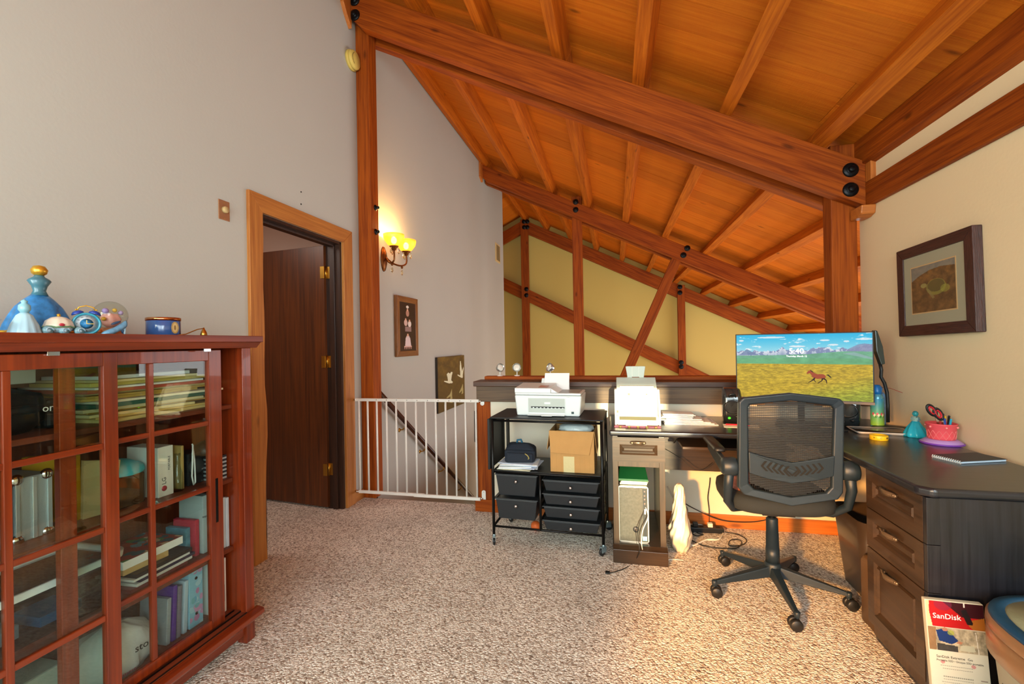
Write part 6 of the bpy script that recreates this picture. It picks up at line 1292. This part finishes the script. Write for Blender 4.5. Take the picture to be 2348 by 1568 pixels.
part('column_sleeve', MB().lathe([(0.031, 0.148), (0.030, 0.22), (0.029, 0.22), (0.028, 0.29), (0.027, 0.29), (0.0265, 0.36), (0.020, 0.365)], 28), M_CHAIR, ch)
part('column', MB().lathe([(0.014, 0.36), (0.014, 0.43)], 20), M_CHROME, ch)
part('mechanism', MB().box((-0.07, -0.10, 0.405), (0.07, 0.09, 0.435)).tube([(0.05, 0.0, 0.42), (0.19, 0.02, 0.415), (0.23, 0.02, 0.41)], 0.005, 8), M_BLACK, ch, 0.006)
seatp = [(0.235*math.copysign(abs(math.cos(t))**0.55, math.cos(t)), 0.01+0.235*math.copysign(abs(math.sin(t))**0.55, math.sin(t))) for t in [2*PI*i/40 for i in range(40)]]
def scl(p, k): return [(x*k, y*k) for x, y in p]
part('seat', shell(MB(), [(scl(seatp, 0.90), 0.446), (scl(seatp, 0.985), 0.458), (seatp, 0.482), (scl(seatp, 0.985), 0.507), (scl(seatp, 0.90), 0.520), (scl(seatp, 0.5), 0.523)], capt=True), mat('seat_fabric', '23282a', 0.85, bump=0.8, bscale=700), ch)
# back frame, hexagonal ring
BY = -0.255
outer = [(-0.190, 0.980), (0, 1.003), (0.190, 0.980), (0.206, 0.962), (0.199, 0.58), (0.180, 0.550), (0, 0.512), (-0.190, 0.550), (-0.212, 0.58), (-0.206, 0.962)]
inner = [(-0.160, 0.950), (0, 0.970), (0.160, 0.950), (0.168, 0.935), (0.156, 0.60), (0.135, 0.575), (0, 0.550), (-0.145, 0.575), (-0.168, 0.60), (-0.168, 0.935)]
def bk_y(x, z): return BY-0.07*(z-0.72)*0.4+0.16*(x*x)
mb = MB(); n = len(outer); vs = []
for pl_, d in ((outer, -0.018), (inner, -0.012), (inner, 0.012), (outer, 0.018)): vs += [(x, bk_y(x, z)+d, z) for x, z in pl_]
fs = []
for k in range(n):
    l = (k+1) % n
    for q in range(4): fs.append((q*n+k, q*n+l, ((q+1) % 4)*n+l, ((q+1) % 4)*n+k))
part('back_frame', mb.add(vs, fs, False), M_CHAIR, ch, 0.007, seg=3)
def inx(z):
    if z > 0.935: return 0.168-(z-0.935)*4.5
    if z < 0.60: return 0.156-(0.60-z)*2.6
    return 0.156+0.012*(z-0.6)/0.335
mb = MB()
z = 0.556
while z < 0.966:
    w1 = max(0.02, min(inx(z), 0.168)); xs_ = [-w1-0.005+(2*w1+0.01)*i/8 for i in range(9)]
    for i in range(8):
        x0, x1 = xs_[i], xs_[i+1]; y0_, y1_ = bk_y(x0, z)+0.004, bk_y(x1, z)+0.004
        mb.add([(x0, y0_, z-0.0027), (x1, y1_, z-0.0027), (x1, y1_, z+0.0027), (x0, y0_, z+0.0027)], [(0, 1, 2, 3)])
    z += 0.0072
part('mesh_strands', mb, mat('mesh_dark', '12181d', 0.6), ch, label='woven strands of the mesh back', kind='stuff')
mb = MB()
for i in range(44):
    x = -0.165+0.33*i/43; z0 = 0.575-(0.02 if abs(x) < 0.1 else 0); z1 = 0.948+0.02*(1-abs(x)/0.165)
    mb.add([(x-0.0006, bk_y(x, z0)+0.006, z0), (x+0.0006, bk_y(x, z0)+0.006, z0), (x+0.0006, bk_y(x, z1)+0.006, z1), (x-0.0006, bk_y(x, z1)+0.006, z1)], [(0, 1, 2, 3)])
part('mesh_warp', mb, MATS['mesh_dark'], ch, label='fine upright threads of the mesh back', kind='stuff')
# lumbar brace with chevron slots
lt = [(-0.170, 0.742), (-0.10, 0.722), (0, 0.703), (0.10, 0.722), (0.166, 0.738)]; lb_ = [(0.162, 0.650), (0.10, 0.630), (0, 0.612), (-0.10, 0.628), (-0.168, 0.648)]
pl_ = lt+lb_; vs = [(x, bk_y(x, z)-0.020, z) for x, z in pl_]+[(x, bk_y(x, z)-0.010, z) for x, z in pl_]
part('lumbar_brace', MB().add(vs, [tuple(range(10))[::-1], tuple(range(10, 20))]+[(i, (i+1) % 10, 10+(i+1) % 10, 10+i) for i in range(10)]), M_CHAIR, ch, 0.004)
for s_ in (-1, 1):
    for k in range(5):
        xo = s_*(0.118-0.022*k); xi = xo-s_*0.018; zc = 0.684-0.0045*k
        a_, b_, c_ = (xo, zc+0.022), (xi, zc), (xo-s_*0.004, zc-0.022)
        if s_ > 0: a_, b_, c_ = (xi+0.002, zc+0.022), (xo, zc), (xi-0.002, zc-0.022)
        else: a_, b_, c_ = (xi-0.002, zc+0.022), (xo, zc), (xi+0.002, zc-0.022)
        vs = []
        for (x, z) in (a_, b_, c_): vs += [(x-0.005, bk_y(x, z)-0.0212, z), (x+0.005, bk_y(x, z)-0.0212, z)]
        part('chevron_slot', MB().add(vs, [(0, 1, 3, 2), (2, 3, 5, 4)]), mat('slot_black', '07090a', 0.8), ch)
vs = []
for (x, z) in ((-0.024, 0.672), (0, 0.648), (0.024, 0.672)): vs += [(x, bk_y(x, z)-0.0212, z-0.004), (x, bk_y(x, z)-0.0212, z+0.004)]
part('chevron_slot', MB().add(vs, [(0, 2, 3, 1), (2, 4, 5, 3)]), MATS['slot_black'], ch)
for s_ in (-1, 1):
    x = s_*0.238
    part('arm_pivot', MB().lathe([(1e-5, -0.038), (0.030, -0.036), (0.040, -0.026), (0.042, 0.0), (0.042, 0.020), (0.036, 0.030), (1e-5, 0.032)], 28, T(x, BY+0.03, 0.665, 0, PI/2, 0)), M_CHAIR, ch)
    xo = x+s_*0.022
    up_ = MB().prism([(BY+0.0, 0.635), (BY+0.05, 0.625), (0.10, 0.665), (0.12, 0.705), (0.02, 0.712), (BY+0.02, 0.700)], xo-0.010, xo+0.010, 'YZ')
    part('arm_bracket', up_, M_CHAIR, ch, 0.006)
    part('arm_pad', shell(MB(), [(rrect(xo-0.024, -0.14, xo+0.026, 0.155, 0.02), 0.708), (rrect(xo-0.026, -0.142, xo+0.028, 0.157, 0.02), 0.716), (rrect(xo-0.020, -0.134, xo+0.022, 0.149, 0.02), 0.728)], capt=True), M_BLACK, ch)
    sp2 = [(x, BY+0.03, 0.66), (x+s_*0.008, BY+0.03, 0.58), (x+s_*0.006, BY+0.06, 0.50), (x-s_*0.03, BY+0.12, 0.445), (x-s_*0.14, BY+0.20, 0.428)]
    part('side_support', MB().tube(sp2, 0.017, 10, rs=[0.022, 0.020, 0.018, 0.016, 0.012]), M_CHAIR, ch)
part('striped_cushion', MB().ball((-0.16, -0.11, 0.565), 0.062, 20, (0.8, 0.5, 0.95)), mat('cushion_striped', '9a5a48', 0.8, var=0.5, vscale=30), ch, label='small reddish striped pillow on the seat') if False else None
obj('seat_pillow', MB().ball((0.575, 2.36, 0.575), 0.062, 24, (0.8, 0.55, 0.98)), mat('pillow_stripe', 'a8624e', 0.85, var=0.6, vscale=26, bump=0.4), 'small reddish striped pillow standing on the chair seat', 'pillow')

# ============================================================ UNDER THE DESK
wb = thing('waste_bin', 'dark open topped waste bin under the desk behind the drawers', 'bin', (1.235, 2.56, 0))
part('shell', shell(MB(), [(rrect(-0.10, -0.125, 0.10, 0.125, 0.05, 6), 0), (rrect(-0.135, -0.165, 0.135, 0.165, 0.06, 6), 0.375), (rrect(-0.130, -0.160, 0.130, 0.160, 0.06, 6), 0.375), (rrect(-0.095, -0.12, 0.095, 0.12, 0.05, 6), 0.01)]), mat('bin_brown', '3a2f28', 0.35, coat=0.2), wb)
part('tag', MB().prism([(-0.03, 0.30), (0.02, 0.30), (0.026, 0.345), (-0.02, 0.372)], -0.170, -0.166, 'XZ'), M_BLACK, wb, 0.002, frame=T(-0.02, 0.0, 0, 0, 0, -0.3))
sh = thing('shredder', 'brown rounded box standing between waste bin and desk drawers', 'box', (1.13, 2.24, 0))
part('body', shell(MB(), [(rrect(-0.085, -0.065, 0.20, 0.075, 0.03, 5), 0), (rrect(-0.085, -0.065, 0.20, 0.075, 0.03, 5), 0.26), (rrect(-0.075, -0.055, 0.19, 0.065, 0.03, 5), 0.285)], capt=True), mat('box_brown', '5a4430', 0.45, bump=0.6, bscale=300), sh)
pbg = thing('plastic_sack', 'tall crumpled white plastic sack standing beside the desk pedestal', 'bag', (0.365, 2.86, 0))
mb = MB().lathe([(0.001, 0)]+[(r_, z_) for z_, r_ in [(0.37*i/24, (0.046+0.020*math.sin(PI*min(1, i/12)) if i < 12 else 0.046-0.0016*(i-12))) for i in range(25)]]+[(0.012, 0.385)], 64, sx=0.95, sy=1.3, fn=lambda a, z: 1+0.09*math.sin(5*a+22*z)*math.sin(31*z)+0.06*math.sin(11*a-60*z)+0.04*math.sin(3*a+90*z))
part('body', mb, mat('sack_white', 'e0cdb4', 0.4, bump=1.0, bscale=25), pbg)

def cable(name, label, pts, r, m, cat='cable', group=None, sub=6):
    pts = [Vector(p) for p in pts]; out = []
    for i in range(len(pts)-1):
        p0, p1, p2, p3 = pts[max(i-1, 0)], pts[i], pts[i+1], pts[min(i+2, len(pts)-1)]
        for s_ in range(sub):
            u = s_/sub; out.append(0.5*((2*p1)+(p2-p0)*u+(2*p0-5*p1+4*p2-p3)*u*u+(-p0+3*p1-3*p2+p3)*u**3))
    out.append(pts[-1]); o = obj(name, MB().tube(out, r, 7), m, label, cat, group=group); return o
def F(x, y, h=0.004): p = P(x, y, 'Z', h); return (p.x, p.y, h)
def Wp(x, y, yy): p = P(x, y, 'Y', yy); return (p.x, p.y, p.z)
M_CB = mat('cable_black', '1a1a1a', 0.5); M_CWh = mat('cable_white', 'd8d4c8', 0.45)
cable('power_cable', 'black cable trailing from the computer tower onto the carpet', [Wp(1480, 1165, 2.68), Wp(1468, 1195, 2.66), Wp(1462, 1225, 2.62), Wp(1466, 1262, 2.59), F(1452, 1290), F(1430, 1304), F(1400, 1313), F(1389, 1311)], 0.0022, M_CB)
obj('cable_plug', MB().box(Vector(F(1394, 1315, 0.001))-Vector((0.014, 0.005, 0)), Vector(F(1394, 1309, 0.008))+Vector((0.01, 0.003, 0))), M_CB, 'small black plug at the end of the trailing cable', 'plug', bevel=0.001)
cable('usb_cable', 'white cable running from the computer tower around the desk plinth', [Wp(1480, 1163, 2.678), Wp(1486, 1185, 2.65), Wp(1474, 1215, 2.63), Wp(1471, 1245, 2.60), F(1478, 1275, 0.03), F(1493, 1292), F(1515, 1286), F(1538, 1282), (0.36, 2.70, 0.004)], 0.0028, M_CWh)
cable('wall_cable', 'black cable hanging down the low wall behind the chair', [Wp(1628, 1095, 3.225), Wp(1627, 1110, 3.225), Wp(1623, 1140, 3.225), Wp(1626, 1170, 3.225), Wp(1626, 1200, 3.22), F(1627, 1210)], 0.003, M_CB)
cable('desk_cable', 'black cable sloping from the sack down to the skirting behind the chair', [Wp(1553, 1143, 3.2), Wp(1590, 1165, 3.2), Wp(1640, 1188, 3.19), Wp(1680, 1196, 3.19), Wp(1740, 1195, 3.2), Wp(1800, 1178, 3.2)], 0.003, M_CB)
cable('drooping_cable', 'thin cable drooping under the keyboard tray', [Wp(1527, 1030, 3.0), Wp(1560, 1050, 2.95), Wp(1590, 1075, 2.92), Wp(1612, 1076, 2.92), Wp(1634, 1060, 2.95)], 0.002, M_CB)
cable('coiled_cable', 'black cable coiled on the carpet behind the chair base', [F(1650, 1213), F(1665, 1220), F(1692, 1225), F(1712, 1238), F(1700, 1250), F(1672, 1250), F(1676, 1238), F(1696, 1238), F(1700, 1247), F(1685, 1257), F(1640, 1256), F(1610, 1250), F(1585, 1238)], 0.003, M_CB)
cable('looped_cable', 'black cable looped on the carpet beside the sack', [F(1572, 1208), F(1590, 1215), F(1600, 1222), F(1612, 1226), F(1596, 1228), F(1588, 1222), F(1602, 1214), F(1625, 1208), F(1650, 1204)], 0.003, M_CB)
cable('white_cord', 'thick white cord curling from the sack across the carpet', [Wp(1530, 1115, 3.1), Wp(1548, 1150, 3.05), Wp(1560, 1185, 3.0), F(1575, 1200, 0.03), F(1610, 1203, 0.01), F(1645, 1207), F(1661, 1213), F(1655, 1228), F(1646, 1237), F(1620, 1237), F(1600, 1246), F(1588, 1250), F(1575, 1240), F(1568, 1232)], 0.0055, M_CWh)
cable('grey_hose', 'grey looped lead standing beside the sack', [Wp(1550, 1160, 2.95), Wp(1562, 1156, 2.95), Wp(1575, 1165, 2.95), Wp(1574, 1185, 2.95), Wp(1565, 1200, 2.92), Wp(1563, 1222, 2.9)], 0.005, mat('hose_grey', '6a6a60', 0.4))
psx = P(1615, 1208, 'Z', 0.02)
ps = thing('power_strip', 'black power strip on the carpet against the skirting', 'power strip', (psx.x, 3.14, 0), 0.05)
part('body', MB().box((-0.11, -0.025, 0), (0.11, 0.025, 0.032)), M_BLACK, ps, 0.004)
for k in range(4): part('socket', MB().box((-0.085+0.05*k, -0.012, 0.032), (-0.06+0.05*k, 0.012, 0.0325)), MATS['slot_black'], ps)
for k in range(2): part('plug', MB().box((-0.075+0.09*k, -0.014, 0.0325), (-0.045+0.09*k, 0.014, 0.058)), M_CWh if k else M_BLACK, ps, 0.003)

# ============================================================ FRONT RIGHT: PACKAGE AND HAMPER
a = blank(220, 120, 'dfe2d4')
fill(a, [(0, 0), (1, 0), (1, 0.20), (0, 0.20)], 'b81c22'); fill(a, [(0.3, 0), (1, 0), (1, 0.11), (0.62, 0.11), (0.45, 0.05)], '2a1420', 0.9)
oval(a, 0.30, 0.02, 0.16, 0.05, '7a2a5a', 0.5); fill(a, [(0.76, 0.13), (1, 0.10), (1, 0.20), (0.80, 0.20), (0.72, 0.17)], 'a8742c', 0.9)
fill(a, [(0, 0), (0.06, 0), (0.045, 0.08), (0.09, 0.20), (0, 0.20)], 'dcd6b0')
fill(a, [(0.60, 0.055), (0.70, 0.045), (0.80, 0.15), (0.79, 0.165), (0.70, 0.165)], '1c1c22'); fill(a, [(0.655, 0.0), (0.68, 0.0), (0.68, 0.03), (0.655, 0.03)], 'e8e8e4')
fill(a, [(0, 0.205), (1, 0.205), (1, 0.385), (0, 0.385)], 'b8b29c'); n_ = noise2(220, 120, 5, 17, 5, 9); k = np.zeros((220, 120), bool); k[46:84] = True
a[k] = (a*(0.5+0.9*n_[:, :, None]))[k]
fill(a, [(0.0, 0.205), (0.14, 0.205), (0.12, 0.385), (0.0, 0.385)], '8a6a4a', 0.8); fill(a, [(0.14, 0.23), (0.30, 0.21), (0.42, 0.25), (0.52, 0.30), (0.40, 0.33), (0.18, 0.31)], '1f3a7a'); oval(a, 0.30, 0.218, 0.05, 0.016, 'b0806a')
fill(a, [(0.52, 0.30), (0.60, 0.305), (0.56, 0.325), (0.48, 0.315)], 'b8846a'); fill(a, [(0.56, 0.33), (0.78, 0.325), (0.80, 0.37), (0.52, 0.375)], 'c8ccb8'); fill(a, [(0.14, 0.33), (0.5, 0.34), (0.5, 0.385), (0.14, 0.385)], '2a2a30', 0.8)
fill(a, [(0.82, 0.22), (0.835, 0.22), (0.86, 0.385), (0.845, 0.385)], 'e8e8e0'); oval(a, 0.40, 0.24, 0.06, 0.02, 'a8b848', 0.7)
rr = random.Random(2)
for i in range(16):
    y_ = 0.50+0.021*i; x0 = 0.20 if i % 3 else 0.17; x1 = 0.62+0.1*rr.random()
    if i in (2, 3): continue
    for w0 in np.arange(x0, x1, 0.035): fill(a, [(w0, y_), (w0+0.026, y_), (w0+0.026, y_+0.006), (w0, y_+0.006)], '6a706a', 0.6)
    if i > 3: fill(a, [(0.84, y_), (0.96, y_), (0.96, y_+0.006), (0.84, y_+0.006)], '7a6a68', 0.6)
oval(a, 0.21, 0.475, 0.04, 0.014, 'd08a90', 0.8); oval(a, 0.74, 0.485, 0.04, 0.014, 'd08a90', 0.8)
q0 = P(2122, 1387, 'Y', 1.70); q1 = P(2240, 1397, 'Y', 1.70)
sd = thing('drive_package', 'red and white printed product package leaning against the desk end', 'package', (0, 0, 0))
PKW = 0.150; PKH = 0.395
base = P(2186, 1392, 'Y', 1.715)
sd.matrix_basis = Matrix.Translation((base.x+0.012, 1.690, 0.0)) @ Matrix.Rotation(-0.10, 4, 'Z') @ Matrix.Rotation(-0.06, 4, 'X') @ Matrix.Rotation(-0.035, 4, 'Y')
part('carton', MB().box((-PKW/2, 0, 0), (PKW/2, 0.022, PKH)), mat('package_white', 'b8baae', 0.35), sd, 0.003)
link('front_print', picture_mesh('front_print', a, PKW-0.004, PKH-0.004, paint_attr('print_gloss', 0.25)), sd, T(0, -0.0008, PKH/2))
text('lettering', 'SanDisk', 0.0225, mat('ink_white', 'f4f4f2', 0.4), sd, T(-0.022, -0.0014, PKH-0.048, PI/2, 0, 0), 0.0003, bold=0.0, label='large white lettering')
text('lettering', 'SanDisk Extreme  Go', 0.0105, MATS['ink_black'], sd, T(-0.058, -0.0014, PKH-0.172, PI/2, 0, 0), 0.0002, align='LEFT')
text('lettering', 'Portable SSD \u2022 Disque SSD portable', 0.0080, MATS['ink_black'], sd, T(-0.058, -0.0014, PKH-0.183, PI/2, 0, 0), 0.0002, align='LEFT')

hp = thing('lidded_hamper', 'beige and teal lidded basket with a recessed handle at the desk end', 'hamper', (1.325, 1.455, 0))
hp.matrix_basis = hp.matrix_basis @ Matrix.Diagonal((1.03, 1.03, 1.05, 1))
def sell(rx, ry, n=48, e=0.72): return [(rx*math.copysign(abs(math.cos(t))**e, math.cos(t)), ry*math.copysign(abs(math.sin(t))**e, math.sin(t))) for t in [2*PI*i/n for i in range(n)]]
cop = mat('copper_plastic', 'a87850', 0.35, metal=0.25, coat=0.2); bei = mat('beige_plastic', 'b0a488', 0.45); teal = mat('teal_rim', '1f4a68', 0.4); fld = mat('lid_field', 'a8ac88', 0.6, bump=0.4, bscale=200, var=0.08, vscale=20)
RX, RY = 0.275, 0.285
part('tub', shell(MB(), [(sell(RX*0.86, RY*0.86), 0), (sell(RX*0.95, RY*0.95), 0.30), (sell(RX*0.93, RY*0.93), 0.31)], capt=True), bei, hp)
part('band', shell(MB(), [(sell(RX*0.97, RY*0.97), 0.285), (sell(RX*1.0, RY*1.0), 0.295), (sell(RX*1.0, RY*1.0), 0.355), (sell(RX*0.97, RY*0.97), 0.362)], capt=True), cop, hp)
part('lid_edge', shell(MB(), [(sell(RX*0.985, RY*0.985), 0.358), (sell(RX*1.005, RY*1.005), 0.368), (sell(RX*1.0, RY*1.0), 0.392), (sell(RX*0.97, RY*0.97), 0.398)], capt=True), cop, hp)
part('lid_rim', shell(MB(), [(sell(RX*0.985, RY*0.985), 0.394), (sell(RX*0.975, RY*0.975), 0.404), (sell(RX*0.87, RY*0.87), 0.406), (sell(RX*0.87, RY*0.87), 0.399)]), teal, hp)
part('lid_field', shell(MB(), [(sell(RX*0.875, RY*0.875), 0.398), (sell(RX*0.87, RY*0.87), 0.4035), (sell(RX*0.4, RY*0.4), 0.404)], capt=True), fld, hp)
hm = T(0.10, 0.06, 0.4045, 0, 0, -0.6)
part('handle_well', shell(MB(), [(sell(0.14, 0.055, 32, 1.0), 0.0), (sell(0.135, 0.050, 32, 1.0), 0.004), (sell(0.12, 0.038, 32, 1.0), 0.001)], capt=True, M=hm), teal, hp)
part('handle_slot', shell(MB(), [(sell(0.09, 0.024, 32, 1.0), 0.0035), (sell(0.09, 0.024, 32, 1.0), 0.0045)], capt=True, M=hm), M_BLACK, hp)
for k in range(3):
    part('grip_slot', MB().box((-0.09, -RY*0.958-0.0, 0.20), (0.09, -RY*0.948, 0.225), Matrix.Rotation(-0.35-0.9*k, 4, 'Z')), mat('slot_olive', '3a3a24', 0.6), hp, 0.004)
